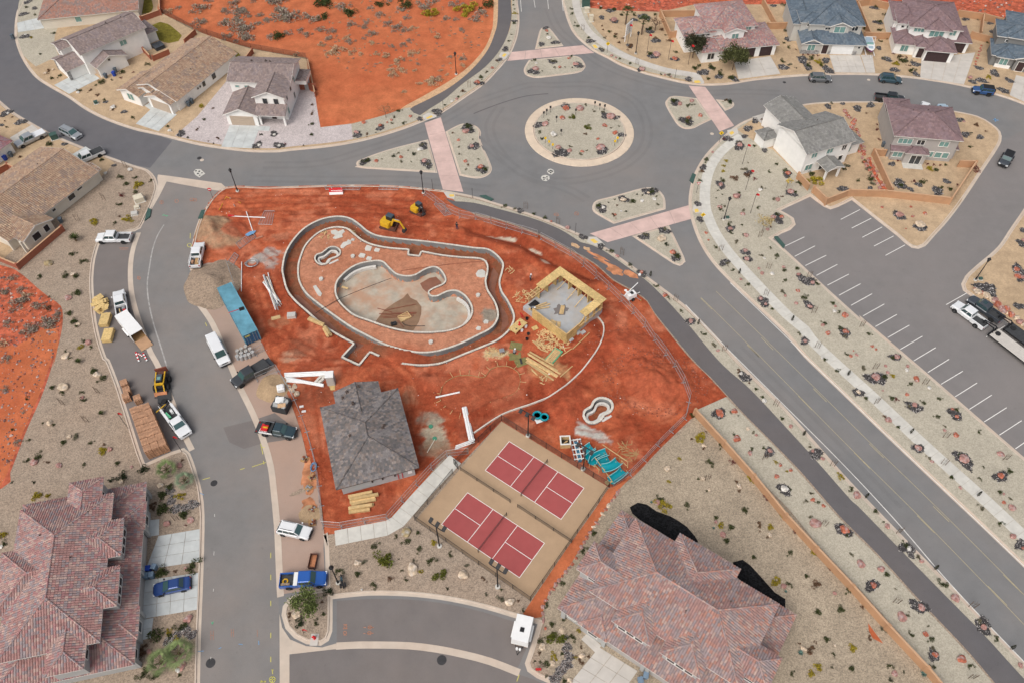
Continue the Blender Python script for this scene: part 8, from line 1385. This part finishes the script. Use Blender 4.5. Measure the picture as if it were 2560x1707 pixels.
for i,(x,y,lab) in enumerate(((785,1210,'tall bundle of yellow wood sheets on the kerb'),(806,1325,'second bundle of yellow wood sheets beside the trailer'))):
    p=P('01',x,y,.8);bd=thing('sheet_bundle',lab,'sheets',(p.x,p.y,.02),R(95));n=9
    for k in range(n):m=MB();g=rnd.uniform(.9,1.2);m.col=(g,g,g);m.box(-1.25,-.75,.1+k*.09,1.25+rnd.uniform(-.04,.04),.75,.1+k*.09+.075);m.build('sheet','osb',bd)
    [MB().box(x_,-.75,0,x_+.12,.75,.1).build('bearer','wood',bd) for x_ in (-1,0,.9)]
rn=random.Random(3)
for k in range(26):
    p=P('01',765+rn.uniform(-32,32),1112+rn.uniform(-38,38));m=MB();g=rn.uniform(.9,1.25);m.col=(g,g,g);m.at(p.x,p.y,.06+.035*k,rn.uniform(0,3),rn.uniform(-.06,.06));m.box(-rn.uniform(.4,1.1),-rn.uniform(.3,.6),0,rn.uniform(.4,1.1),rn.uniform(.3,.6),.05);put(m,'wood_sheet','osb','loose yellow wood sheet in the untidy pile on the kerb','sheet','untidy wood sheets on the kerb')
# folded barricades
for i,(a,b) in enumerate((((1020,278),(1045,350)),((1075,285),(1105,345)),((1035,290),(1070,310)))):
    p,q=P('02',*a),P('02',*b);br=thing('barricade',('red striped barricade dropped flat behind the ramp','red and white barricade lying crosswise on the bay','folded barricade leg lying between the striped boards')[i],'barricade',(p.x,p.y,.05),math.atan2((q-p).y,(q-p).x));L=(q-p).length
    for k in range(6):MB().box(L*k/6,-.12,.1,L*(k+1)/6,.12,.16).build('stripe','red' if k % 2 == 0 else 'white',br)
    MB().beam((.1,-.3,.04),(.1,.3,.04),.06).build('leg','steel',br);MB().beam((L-.1,-.3,.04),(L-.1,.3,.04),.06).build('leg','steel',br)
# ---------------------------------------------------------------- courts
def court(label,corners,netlabel):
    c=[P(*a) for a in corners];ce=sum(c,Vector())/4;u=(c[1]-c[0]+c[2]-c[3]).normalized();rz=math.atan2(u.y,u.x);ro=thing('pickleball_court',label,'court',(ce.x,ce.y,.155),rz);a,b=6.705,3.05
    MB().sheet(ext((-a,-b),(a,-b),(a,b),(-a,b)),0).build('playing_surface','court_red',ro)
    for x0_,y0_,x1_,y1_ in ((-a,-b,a,-b+.08),(-a,b-.08,a,b),(-a,-b,-a+.08,b),(a-.08,-b,a,b),(-2.17,-b,-2.09,b),(2.09,-b,2.17,b),(-a,-.04,-2.17,.04),(2.17,-.04,a,.04)):MB().sheet(ext((x0_,y0_),(x1_,y0_),(x1_,y1_),(x0_,y1_)),.006 if abs(x0_) >5 and abs(x1_) >5 and x0_*x1_ <0 else .010).build('line','white_line',ro)
    nt=thing('court_net',netlabel,'net',(ce.x,ce.y,.155),rz);MB().add([(0,-3.3,.1),(0,3.3,.1),(0,3.3,.92),(0,-3.3,.92)],[(0,1,2,3)]).build('netting','mesh_dark',nt);MB().beam((0,-3.3,.92),(0,3.3,.92),.05).build('tape','dark_metal',nt);[MB().tube((0,s*3.35,0),(0,s*3.35,1.0),.05).build('post','black',nt) for s in (1,-1)]
court('red court beside the teal slides',[('22',262,947),('22',828,1299),('22',660,1532),('22',88,1162)],'net across the court beside the teal slides');court('red court beside the brown gravel',[('13',1728,142),('13',2308,522),('13',2122,782),('13',1536,380)],'net across the court beside the brown gravel')
def fence(label,pts,h,root=None,step=2.9,mat='black',mesh='mesh_dark',z=PADZ):
    ro=thing('chain_link_fence',label,'fence',(0,0,0));
    for a,b in zip(pts,pts[1:]):
        n=max(1,round((b-a).length/step));m=MB();m.add([a+up(z+.05),b+up(z+.05),b+up(z+h),a+up(z+h)],[(0,1,2,3)]);m.build('mesh_panel',mesh,ro);MB().tube(a+up(z+h),b+up(z+h),.028,.028,6).build('top_rail',mat,ro)
        for k in range(n+1):q=a.lerp(b,k/n);MB().tube(q+up(z-.05),q+up(z+h+.04),.04,.04,6).build('post',mat,ro)
c4=[P('12',1985,790),P('22',1015,1292),P('13',2200,955),P('13',1335,350)]
fence('black chain link fence round the two red courts',[P('12',1640,1120),c4[0],c4[1],c4[2],c4[3],P('12',1620,1190)],1.5);fence('low black divider fence near the court gate',[P('12',1680,1165),P('12',2050,1405)],.95);fence('low black divider fence beside the red verge',[P('12',2105,1440),P('23',735,520)],.95)
fence('dark iron fence around the desert edge of the lots',[P('00',*a) for a in ((1205,100),(1455,235),(1560,270),(1885,375),(2300,450))]+[P('10',575,680)],1.5,mat='rebar')
gt=thing('court_gate','open black gate at the end of the concrete path','gate',tuple(P('12',1660,1155)+up(PADZ)),2.2);MB().add([(0,0,.1),(1.1,0,.1),(1.1,0,1.5),(0,0,1.5)],[(0,1,2,3)]).build('mesh_panel','mesh_dark',gt);[MB().beam(a,b,.06).build('bar','black',gt) for a,b in (((0,0,0),(0,0,1.55)),((1.1,0,.1),(1.1,0,1.5)),((0,0,1.5),(1.1,0,1.5)),((0,0,.1),(1.1,0,.1)))]
# temporary site fence: each panel stands on its own feet
def temp(s,label,group,step=3.3):
    pts=TR(s,False,3.0);d=[0.0]
    for a,b in zip(pts,pts[1:]):d.append(d[-1]+(b-a).length)
    def at(x):
        for i in range(len(pts)-1):
            if d[i+1] >= x:return pts[i].lerp(pts[i+1],(x-d[i])/max(1e-6,d[i+1]-d[i]))
        return pts[-1]
    n=max(1,round(d[-1]/step))
    for k in range(n):
        a,b=at(d[-1]*k/n+.05),at(d[-1]*(k+1)/n-.05);z=max(0.0,site_z(a)) if site_z(a) >-.3 else .05;ro=thing('fence_panel',label,'fence panel',(0,0,0),0,group)
        m=MB();A,B,C,D=a+up(z+.12),b+up(z+.12),b+up(z+1.85),a+up(z+1.85);[m.tube(u,v_,.026,.026,5) for u,v_ in ((A,B),(B,C),(C,D),(D,A),((A+D)/2,(B+C)/2))];m.build('frame','steel',ro);MB().add([A,B,C,D],[(0,1,2,3)]).build('wire_mesh','mesh_steel',ro)
        t_=(b-a).normalized();nn=Vector((-t_.y,t_.x,0));MB().beam(a-nn*.4+up(z+.05),a+nn*.4+up(z+.03),.1,.06).build('foot','steel',ro)
temp('21 500,625 740,755 850,845 950,935 1070,1045 1170,1145 1270,1255 1360,1395 1460,1520 22 1450,330 1540,470 1605,610 1622,740c 1505,855 1395,965 1285,1085 1175,1195 1045,1285','temporary wire fence panel between the dirt site and the trail or yard','temporary fence on the open side');temp('12 310,420 440,650 520,850 590,1090 632,1400 13 650,430c 1130,345c 12 1400,1225 1550,1062c 1740,1040','temporary wire fence panel around the slate roofed building','temporary fence by the slate roof');temp('12 150,490 310,420','temporary wire fence panel beside the matte black pickup','fence by the black pickup');temp('01 1710,810 1785,1030','temporary wire fence panel behind the gravel pile','fence by the gravel pile');temp('02 1920,300 1990,262','temporary wire fence panel at the container doors','fence at the container');temp('11 1410,285 1500,352 1610,440 21 0,470 250,545 480,615','temporary wire fence panel along the trench below the trail','fence along the trench')
for i,(t,q) in enumerate((('01',((1985,405),(2058,402),(2040,510),(1940,508))),('01',((1770,650),(1890,560),(1920,600),(1800,690))),('01',((1700,800),(1760,720),(1790,740),(1740,830))),('11',((660,222),(930,228),(920,252),(670,250))),('11',((1070,226),(1215,230),(1210,250),(1065,248))),('11',((1480,360),(1545,350),(1610,435),(1560,445))))):
    qq=[P(t,*a)+up(site_z(P(t,*a))+.12) for a in q];ro=thing('fallen_fence_panel','wire fence panel lying flat '+('by the white tube','next to the blue tarp','at the gravel pile edge','behind the red and white banner','near the lamp post kerb','over the trench end')[i],'fence panel');m=MB();[m.tube(u,v_,.04,.04,5) for u,v_ in zip(qq,qq[1:]+qq[:1])];[m.tube(qq[0].lerp(qq[1],k),qq[3].lerp(qq[2],k),.02,.02,4) for k in (.2,.4,.6,.8)];m.build('frame','steel',ro);MB().add(qq,[(0,1,2,3)]).build('wire_mesh','mesh_steel',ro)
m=MB();m.sheet(TR('01 1840,590 1880,565 1925,558 1910,580 1860,602'),.35);put(m,'blue_tarp','spray_blue','crumpled blue tarp on the fallen fence','tarp')
a,b=P('11',695,285),P('11',797,280);bn=thing('site_banner','red and white banner leaning on a white stand at the kerb','banner',tuple(a+up(site_z(a))),math.atan2((b-a).y,(b-a).x));L=(b-a).length
for z0_,z1_,mt in ((.1,.55,'white'),(.55,1.25,'red')):MB().add([(0,z0_*.55,z0_),(L,z0_*.55,z0_),(L,z1_*.55,z1_),(0,z1_*.55,z1_)],[(0,1,2,3)]).build('banner_face',mt,bn)
for k in range(5):MB().add([(.4+k*L*.17,.62*.55+.03,.66),(.4+k*L*.17+.4,.62*.55+.03,.66),(.4+k*L*.17+.4,.45,.84),(.4+k*L*.17,.45,.84)],[(0,1,2,3)]).build('lettering','white',bn)
[MB().beam((x,.75,0),(x,.6,1.5),.08).build('stand','white',bn) for x in (.6,L-.2)]
# ---------------------------------------------------------------- block walls
def wall(label,s,h,mat,cap,base=PADZ,seg=4.5):
    pts=[p for p,_ in trace(s,h)];ro=thing('block_wall',label,'wall',(0,0,0))
    for a,b in zip(pts,pts[1:]):
        n=max(1,round((b-a).length/seg));d=(b-a).normalized();nn=Vector((-d.y,d.x,0))
        for k in range(n):
            p,q=a.lerp(b,k/n)+d*.012,a.lerp(b,(k+1)/n)-d*.012;MB().prism([p-nn*.1,q-nn*.1,q+nn*.1,p+nn*.1],base-.1,h-.08).build('wall_panel',mat,ro);MB().prism([p-nn*.14,q-nn*.14,q+nn*.14,p+nn*.14],h-.08,h).build('cap',cap,ro)
        MB().prism([a-nn*.2-d*.2,a-nn*.2+d*.2,a+nn*.2+d*.2,a+nn*.2-d*.2],base-.1,h+.06).build('pillar',mat,ro)
TW,TC,BW='stucco_tan_wall','wall_cap','brick_wall'
wall('long tan wall running beside the pale strip and trail','22 1668,702 1885,938 2110,1193 2351,1488 33 805,548 1075,833 1345,1133 1640,1448 1800,1640',1.8,TW,TC)
for s,lab in (('30 668,1295 748,1382','short tan wall at the white house corner'),('30 785,1398 880,1488 1050,1422 1320,1428 1815,1483 2000,1208 1875,1204','tan wall enclosing the yards by the parking lot'),('30 1370,1412 1235,1118 1330,1124','tan wall dividing the two house yards'),('30 400,-10 495,163','tan wall between the first two upper lots'),('30 432,172 605,168','tan wall in front of the small round lawn'),('30 1100,-20 1205,238','tan wall running up beside the blue tiled house'),('30 1160,243 1362,247','tan wall behind the ski boat'),('30 2058,100 2040,238','tan wall at the right of the mauve house'),('30 1968,238 2168,288','tan wall joining the dark grey house'),('20 1405,75 1478,240 1590,222','tan wall around the side yard of the white stucco house'),('30 1870,78 2060,103 2300,165','tan wall along the rocky ground behind the right lots'),('30 1090,8 1210,-8 1375,32','tan wall along the rocky ground behind the middle lots'),('20 1405,80 1690,78','tan wall behind the side yard of the white stucco house')):wall(lab,s,1.8,TW if '1320,1428' in s or '668' in s or '1370' in s else 'wall_orange' if 'wall_orange' in MATS else TW,TC)
for s,lab in (('00 1050,125 1195,73 1188,-60','red brick wall behind the upper lawn'),('00 1455,222 1375,295','red brick wall by the kidney lawn'),('00 1140,418 1262,368','low red brick wall beside the hot tub'),('00 1068,358 1118,412','short red brick wall at the side porch'),('00 1885,365 1828,440','red brick wall between tan and white houses'),('01 455,512 118,798 -120,700','red brick wall behind the cream house'),('00 -60,1285 48,1225 150,1275','red brick wall by the wheelie bins'),('10 528,440 582,690','thin red wall beside the white house yard')):wall(lab,s,1.5,BW,'wall_cap')
p=P('10',530,680);gd=thing('wooden_gate','reddish wooden gate with grey door beside the white house','gate',(p.x,p.y,PADZ),-.05);[MB().box(-2.2+k*.44,-.04,0,-1.8+k*.44,.04,1.7).build('board','brick_wall' if k not in (4,5) else 'wall_grey',gd) for k in range(10)]
p=P('00',1195,365);ht=thing('hot_tub','covered dark hot tub on the side patio','hot tub',(p.x,p.y,PADZ),.75);MB().box(-1.1,-1.1,0,1.1,1.1,.8,.05,.05).build('tub','liner',ht);MB().box(-1.15,-1.15,.8,0,1.15,.92,.05,.05).build('cover','paint_slate',ht);MB().box(.02,-1.15,.8,1.15,1.15,.92,.05,.05).build('cover','paint_slate',ht)
# ---------------------------------------------------------------- lamps, signs, flags, boxes
def lamp(label,t,x,y,h=5.4):
    p=P(t,x,y);ro=thing('street_lamp',label,'street lamp',(p.x,p.y,PADZ),0,None);m=MB();m.lathe([(.32,-.1),(.32,.2),(.28,.22)],14);m.build('footing','concrete',ro);m=MB();m.lathe([(.16,.2),(.15,.7),(.09,.85),(.065,h-.8),(.09,h-.75)],10);m.build('pole','black',ro);m=MB();m.lathe([(.1,h-.75),(.2,h-.55),(.26,h-.15),(.34,h-.12),(.12,h+.15),(.04,h+.3)],10);m.build('lantern','black',ro)
for a in (('black street lamp at the corner above the spoil heaps','00',1783,1440),('black street lamp by the fallen fence near the crosswalk','10',1400,1455),('black street lamp at the edge of the desert lot','10',1646,565),('black street lamp beside the palm on the slope','20',1215,410),('black street lamp on the pale gravel by the sidewalk','31',100,470),('black street lamp at the parking lot exit','31',1983,925),('black street lamp above the motorcycle','13',762,820)):lamp(*a)
for lab,t,x,y,rz in (('tall black floodlight pole in the brown gravel beside the path court','13',1521,545,-.6),('tall black floodlight pole beside the court corner shrub','13',1957,850,-.6),('tall black floodlight pole near the teal slide rings','12',2183,905,-.6),('tall black floodlight pole among the teal slides','22',820,1155,-.6)):
    p=P(t,x,y);h=6.2;ro=thing('floodlight_pole',lab,'floodlight',(p.x,p.y,PADZ),rz);m=MB();m.lathe([(.35,-.1),(.35,.2)],14);m.build('footing','concrete',ro);MB().tube((0,0,.2),(0,0,h),.11,.08).build('pole','black',ro);MB().beam((-1.2,0,h),(1.2,0,h),.1).build('cross_arm','black',ro)
    for k in (-1.1,0,1.1):m=MB();m.at(k,.35 if t in ('13',) else -.35,h+.15,0,.5);m.box(-.25,-.35,0,.25,.35,.14);m.build('floodlight','black',ro)
def post(name,label,cat,t,base,top,build,group=None,zt=None):
    p=P(t,*base);h=zt or 2.4;ro=thing(name,label,cat,(p.x,p.y,PADZ),0,group);MB().tube((0,0,-.05),(0,0,h),.04,.035,6).build('pole','dark_metal',ro);build(ro,h);return ro
def diamond(ro,h):MB().at(0,-.04,h-.1,.35).beam((0,0,-.55),(0,0,.55),.02,.02);m=MB();m.add([(0,-.05,h-.5),(.5,-.05,h),(0,-.05,h+.5),(-.5,-.05,h),(0,-.02,h-.5),(.5,-.02,h),(0,-.02,h+.5),(-.5,-.02,h)],[(0,1,2,3),(7,6,5,4),(0,4,5,1),(1,5,6,2),(2,6,7,3),(3,7,4,0)]);m.build('sign_plate','sign_yellow',ro);MB().box(-.06,-.07,h-.22,.06,-.05,h+.12).build('walking_symbol','black',ro);MB().box(-.16,-.07,h-.05,.16,-.05,h+.03).build('walking_symbol','black',ro)
def plate(mat,w=.35,hh=.5):return lambda ro,h:MB().box(-w/2,-.05,h-hh,w/2,-.02,h+.1).build('sign_plate',mat,ro)
for a in (('yellow crossing sign by the northern sidewalk','20',(1000,405)),('yellow crossing sign at the eastern crosswalk','20',(1840,1075)),('yellow crossing sign at the southern crosswalk','21',(1702,505))):post('crossing_sign',a[0],'sign',a[1],a[2],None,diamond)
for b in ((537,1080),(565,1105),(592,1128),(1075,1078),(1056,1102)):post('chevron_sign','small yellow chevron sign on the round island','sign','20',b,None,plate('sign_yellow',.4,.5),'yellow chevron signs of the roundabout',1.5)
for b in ((575,850),(547,872),(525,890),(907,815),(943,832),(980,838),(765,870),(620,925),(655,1025)):post('chevron_sign','grey backed chevron sign on the round island','sign','20',b,None,plate('dark_metal',.4,.5),'grey backed signs of the roundabout',1.6)
def octo(ro,h):m=MB();m.at(0,-.05,h,0,math.pi/2);m.lathe([(.38,-.01),(.38,.01)],8);m.build('sign_plate','red',ro);MB().box(-.24,-.09,h-.07,.24,-.065,h+.07).build('lettering','white',ro)
post('stop_sign','red octagonal stop sign at the site corner','sign','01',(1600,315),None,octo);
def tri(ro,h):[MB().add([(-.4*k,-.04-d,h+.3*k),(0,-.04-d,h-.4*k),(.4*k,-.04-d,h+.3*k)],[(0,1,2)]).build('sign_plate',mt,ro) for k,d,mt in ((1,0,'red'),(.6,.01,'white'))]
post('yield_sign','red bordered yield sign by the curved sidewalk','sign','21',(1670,270),None,tri)
for t,b in (('10',(1550,835)),('10',(1470,1425)),('10',(1768,1490)),('21',(762,570)),('20',(1508,595))):post('traffic_sign','thin traffic sign seen edge on at the roundabout kerb','sign',t,b,None,plate('dark_metal',.08,.6),'edge on signs at the roundabout')
def flag(ro,h):m=MB();m.loft([[(x,.08*math.sin(x*7),h-.35-.15*x),(x,.08*math.sin(x*7)+.02,h-.35-.15*x),(x,.08*math.sin(x*7)+.02,h+.15-.25*x),(x,.08*math.sin(x*7),h+.15-.25*x)] for x in (0,.2,.4,.6)]);m.build('flag','red',ro)
for t,b,lab in (('20',(1298,410),'beside the lava bed under the lamp'),('20',(1458,455),'near the lava bed by the sidewalk'),('20',(1608,490),'in front of the dark leafy tree'),('20',(1155,335),'behind the white sign board'),('30',(238,1238),'on the pale gravel by the corner bed'),('30',(262,1430),'next to the tall brown grass'),('31',(298,425),'on the pale gravel near the street lamp'),('02',(965,850),'beside the pallet stacks'),('02',(1368,1025),'beside the service truck'),('13',(505,1195),'on the kerbed island')):post('flag_pole','tall thin pole with a red flag '+lab,'flag',t,b,None,flag,None,4.8 if t[0] in '23' else 4.2 if t == '02' else 1.2)
p=P('20',1155,300);sb=thing('sign_board','large white board on posts in the landscaped slope','sign',(p.x,p.y,PADZ),.95);MB().box(-1.3,-.05,1.4,1.3,.05,4.4).build('board','white',sb);[MB().box(-1.0,-.07,1.8+k*.5,1.0,-.052,1.98+k*.5).build('text_line','wall_greige',sb) for k in range(5)];[MB().beam((x,0,0),(x,0,4.4),.14).build('post','white',sb) for x in (-1.35,1.35)];MB().beam((0,.1,1.6),(0,1.2,0),.1).build('brace','white',sb)
def ubox(label,t,x,y,w,d,h,mat,rz,roof=False):
    p=P(t,x,y);ro=thing('utility_box',label,'utility box',(p.x,p.y,PADZ),rz);MB().box(-w/2,-d/2,0,w/2,d/2,h).build('cabinet',mat,ro);MB().box(-w/2-.06,-d/2-.06,h,w/2+.06,d/2+.06,h+.1 if not roof else h+.45,0 if not roof else w*.1,0 if not roof else d*.42).build('top',mat,ro);MB().box(-w/2-.15,-d/2-.15,-.05,w/2+.15,d/2+.15,.06).build('pad','concrete',ro)
M('box_green',(.05,.10,.085),.6,.1,2);M('box_cream',(.62,.56,.44),.7,.06,2)
for a in (('green transformer box by the silver minivan','00',415,1045,1.3,1.1,1.1,'box_green',.5),('large green transformer box at the top of the sidewalk','20',840,50,1.9,1.6,1.9,'box_green',0),('cream cabinet below the green transformer','20',848,95,1.1,.8,1.0,'box_cream',.1),('taller cream cabinet beside the sidewalk slope','20',880,165,.9,.7,1.5,'box_cream',.1),('cream gabled enclosure in the corner garden','01',1052,330,1.7,1.3,1.1,'box_cream',.5,True),('small cream box in the corner garden','01',1030,382,.8,.6,.3,'box_cream',.4),('grey lidded box near the green drain','01',1012,430,1.0,.8,.35,'wall_greige',.3),('small green box on tan gravel beside the curve','00',724,782,.7,.6,.5,'box_green',.5),('low green box at the foot of the gravel lamp','31',125,460,.5,.4,.3,'box_green',0),('low green box beside the parking exit lamp','31',2020,918,.5,.4,.3,'box_green',0)):ubox(*a)
for i,(t,q) in enumerate((('01',((1085,480),(1112,385),(1136,395),(1128,450))),('01',((1488,462),(1512,402),(1540,398),(1520,465))),('20',((1618,1360),(1640,1305),(1668,1318),(1645,1382))),('20',((45,1475),(90,1470),(150,1500),(130,1512))),('31',((475,600),(500,595),(560,665),(545,685))))):m=MB();m.prism([P(t,*a) for a in q],.02,.22);o=put(m,'drain_inlet','box_green','green covered drain inlet in the kerb '+('of the corner garden','above the gravel heap','by the yield sign','at the site side crosswalk','of the parking lot')[i],'drain')
def bin_(label,t,x,y,col,group=None):p=P(t,x,y);ro=thing('wheelie_bin',label,'bin',(p.x,p.y,PADZ),rnd.uniform(-.3,.3),group);m=MB();m.loft([[(a*s,b*s,z) for a,b in ((-.3,-.35),(.3,-.35),(.3,.35),(-.3,.35))] for s,z in ((.8,0),(1,1.0))]);m.build('body',col,ro);MB().box(-.34,-.4,1.0,.34,.38,1.08,.03,.03).build('lid',col,ro)
M('bin_grey',(.10,.125,.15),.6,.1,2);M('bin_blue',(.02,.06,.35),.5,.1,2);M('bin_pale',(.17,.24,.32),.6,.1,2)
for a in (('grey bin standing on the street at the outer curve','00',103,295,'bin_grey'),('grey bin nearest the garage corner of the cream house','00',800,590,'bin_grey'),('grey bin behind the blue one at the cream house','00',872,548,'bin_grey'),('blue bin against the cream house wall','00',862,575,'bin_blue'),('grey bin in the pair on the tan house side','00',1420,800,'bin_grey'),('second grey bin of the pair on the tan house side','00',1445,780,'bin_grey'),('blue bin by the brick wall and plum roof','00',48,1205,'bin_blue'),('grey bin by the plum roof corner','00',92,1180,'bin_grey'),('dark round bin behind the cream house','01',465,490,'bin_grey'),('blue bin beside the townhouse garage','03',1128,728,'bin_blue'),('pale blue bin next to the blue bin','03',1172,715,'bin_pale'),('pale blue bin near the blue sedan hood','03',1112,780,'bin_pale'),('pale blue bin beside the round shrub','03',1152,775,'bin_pale'),('blue grey bin at the right townhouse garage','23',1285,1525,'bin_pale'),('blue grey bin cut by the photo edge','23',1245,1560,'bin_pale'),('dark bin at the taupe house corner','30',1290,1105,'bin_grey')):bin_(*a)
p=P('13',585,1235);hy=thing('fire_hydrant','red fire hydrant on a concrete pad','hydrant',(p.x,p.y,PADZ));MB().box(-.5,-.9,-.05,.5,.6,.04).build('pad','drive_tan',hy);m=MB();m.lathe([(.2,.04),(.15,.1),(.14,.6),(.18,.62),(.16,.75),(.05,.85)],12);m.build('barrel','red',hy);MB().beam((-.28,0,.5),(.28,0,.5),.16).build('nozzle','red',hy)
m=MB();m.at(*P('23',485,1475),0);m.box(-.35,-.05,.3,.35,.0,1.2);m.box(-.04,-.04,0,.04,.04,.3);put(m,'yard_sign','red','small red and white yard sign by the cobbles','sign')
rn=random.Random(8)
for p in TR('23 1090,130 1010,240 905,400 850,480 790,590 740,680 640,800 570,900 520,1000 525,1100 540,1160',False,.7):o=obj('edging_stone',VM['kwo'[rn.randrange(3)]][rn.randrange(4)],None,(p.x,p.y,PADZ),rn.uniform(0,6),(rn.uniform(.2,.4),rn.uniform(.2,.5),.25));tag(o,'stone in the ragged edging along the red verge','stone','edging stones along the red verge')
# ---------------------------------------------------------------- people
M('skin',(.42,.25,.17),.7,.05,3,obj=True);M('navy_cloth',(.02,.035,.09),.9,.15,4,obj=True);M('dark_cloth',(.03,.032,.036),.9,.15,4,obj=True);M('grey_cloth',(.22,.24,.26),.9,.15,4,obj=True)
def person(label,t,x,y,rz,top,legs,hat,pose='stand',z=None):
    p=P(t,x,y,z or 0);zz=site_z(p) if z is None else z;ro=thing('person',label,'person',(p.x,p.y,zz),rz)
    k=dict(stand=((.0,.95),(.05,1.42),(.06,1.5),(.10,1.62),.28),bend=((-.1,.8),(.35,1.08),(.45,1.1),(.58,1.08),.5),kneel=((-.05,.45),(.18,.88),(.24,.95),(.33,1.02),.4))[pose];hip,ch,nk,hd,arm=k;V_=[];E_=[];Rr=[]
    def v3(x,y,z,r,par=None):V_.append((x,y,z));Rr.append(r);(E_.append((par,len(V_)-1)) if par is not None else None);return len(V_)-1
    h0=v3(hip[0],0,hip[1],.155);w0=v3((hip[0]+ch[0])/2,0,(hip[1]+ch[1])/2,.15,h0);c0=v3(ch[0],0,ch[1],.165,w0);n0=v3(nk[0],0,nk[1],.06,c0);v3(hd[0],0,hd[1],.10,n0)
    for s in (1,-1):
        kn=v3(hip[0]+(.06 if pose != 'kneel' else .3),s*.13,hip[1]*.53 if pose != 'kneel' else .42,.085,v3(hip[0],s*.11,hip[1]-.08,.11,h0));an=v3(hip[0]+(.0 if pose != 'kneel' else .28),s*.15,.08,.05,kn);v3(V_[an][0]+.17,s*.17,.04,.045,an)
        el=v3(ch[0]+.08,s*.30,ch[1]-.28,.05,v3(ch[0],s*.21,ch[1]-.01,.07,c0));ha=v3(ch[0]+arm*.8,s*.22,ch[1]-.46,.04,el);[v3(V_[ha][0]+.08,s*(.19+.02*f),ch[1]-.50+.01*f,.012,ha) for f in range(4)];v3(V_[ha][0]+.04,s*.17,ch[1]-.44,.013,ha)
    me=bpy.data.meshes.new('body');me.from_pydata(V_,E_,[]);o=obj('body',me,ro);o.modifiers.new('skin','SKIN');o.modifiers.new('sub','SUBSURF').levels=1;sk_=me.skin_vertices[0].data
    for i,r in enumerate(Rr):sk_[i].radius=(r,r)
    sk_[0].use_root=True;dg=bpy.context.evaluated_depsgraph_get();me2=bpy.data.meshes.new_from_object(o.evaluated_get(dg));o.modifiers.clear();o.data=me2
    for mt in ('skin',top,legs,'black'):me2.materials.append(MATS[mt])
    idx=[]
    for f in me2.polygons:
        c=f.center;d=Vector((c.x-hip[0],0,c.z-hip[1])).dot(Vector((ch[0]-hip[0],0,ch[1]-hip[1])).normalized());hand=abs(c.y) >.15 and c.z <ch[1]-.42 and c.x >ch[0]+arm*.7 and pose != 'kneel'
        head=(Vector((c.x,0,c.z))-Vector((hd[0],0,hd[1]))).length <.14 and abs(c.y) <.14
        idx.append(3 if c.z <.12 else 0 if head or hand else 2 if d <.05 and abs(c.y) <.24 else 1)
    me2.polygons.foreach_set('material_index',idx);m=MB();m.at(hd[0]+.01,0,hd[1]+.03);m.lathe([(.155,0),(.15,.02),(.125,.04),(.115,.10),(.06,.14)],12);m.build('hard_hat',hat,ro)
person('worker in dark clothes and white hard hat beside the raw framing','21',425,925,-.4,'grey_cloth','dark_cloth','white');person('worker kneeling on the olive mat in grey top','21',302,1475,1.0,'grey_cloth','dark_cloth','white','kneel');person('worker in navy trousers standing in the trench track','11',1652,548,1.4,'dark_cloth','navy_cloth','black');person('worker in white hard hat at the slab corner by the ladder','Z2',455,890,-.6,'grey_cloth','navy_cloth','white','bend',1.0);person('worker in dark clothes behind the curved plywood panel','Z2',1500,905,2.6,'dark_cloth','grey_cloth','black','stand',1.0)
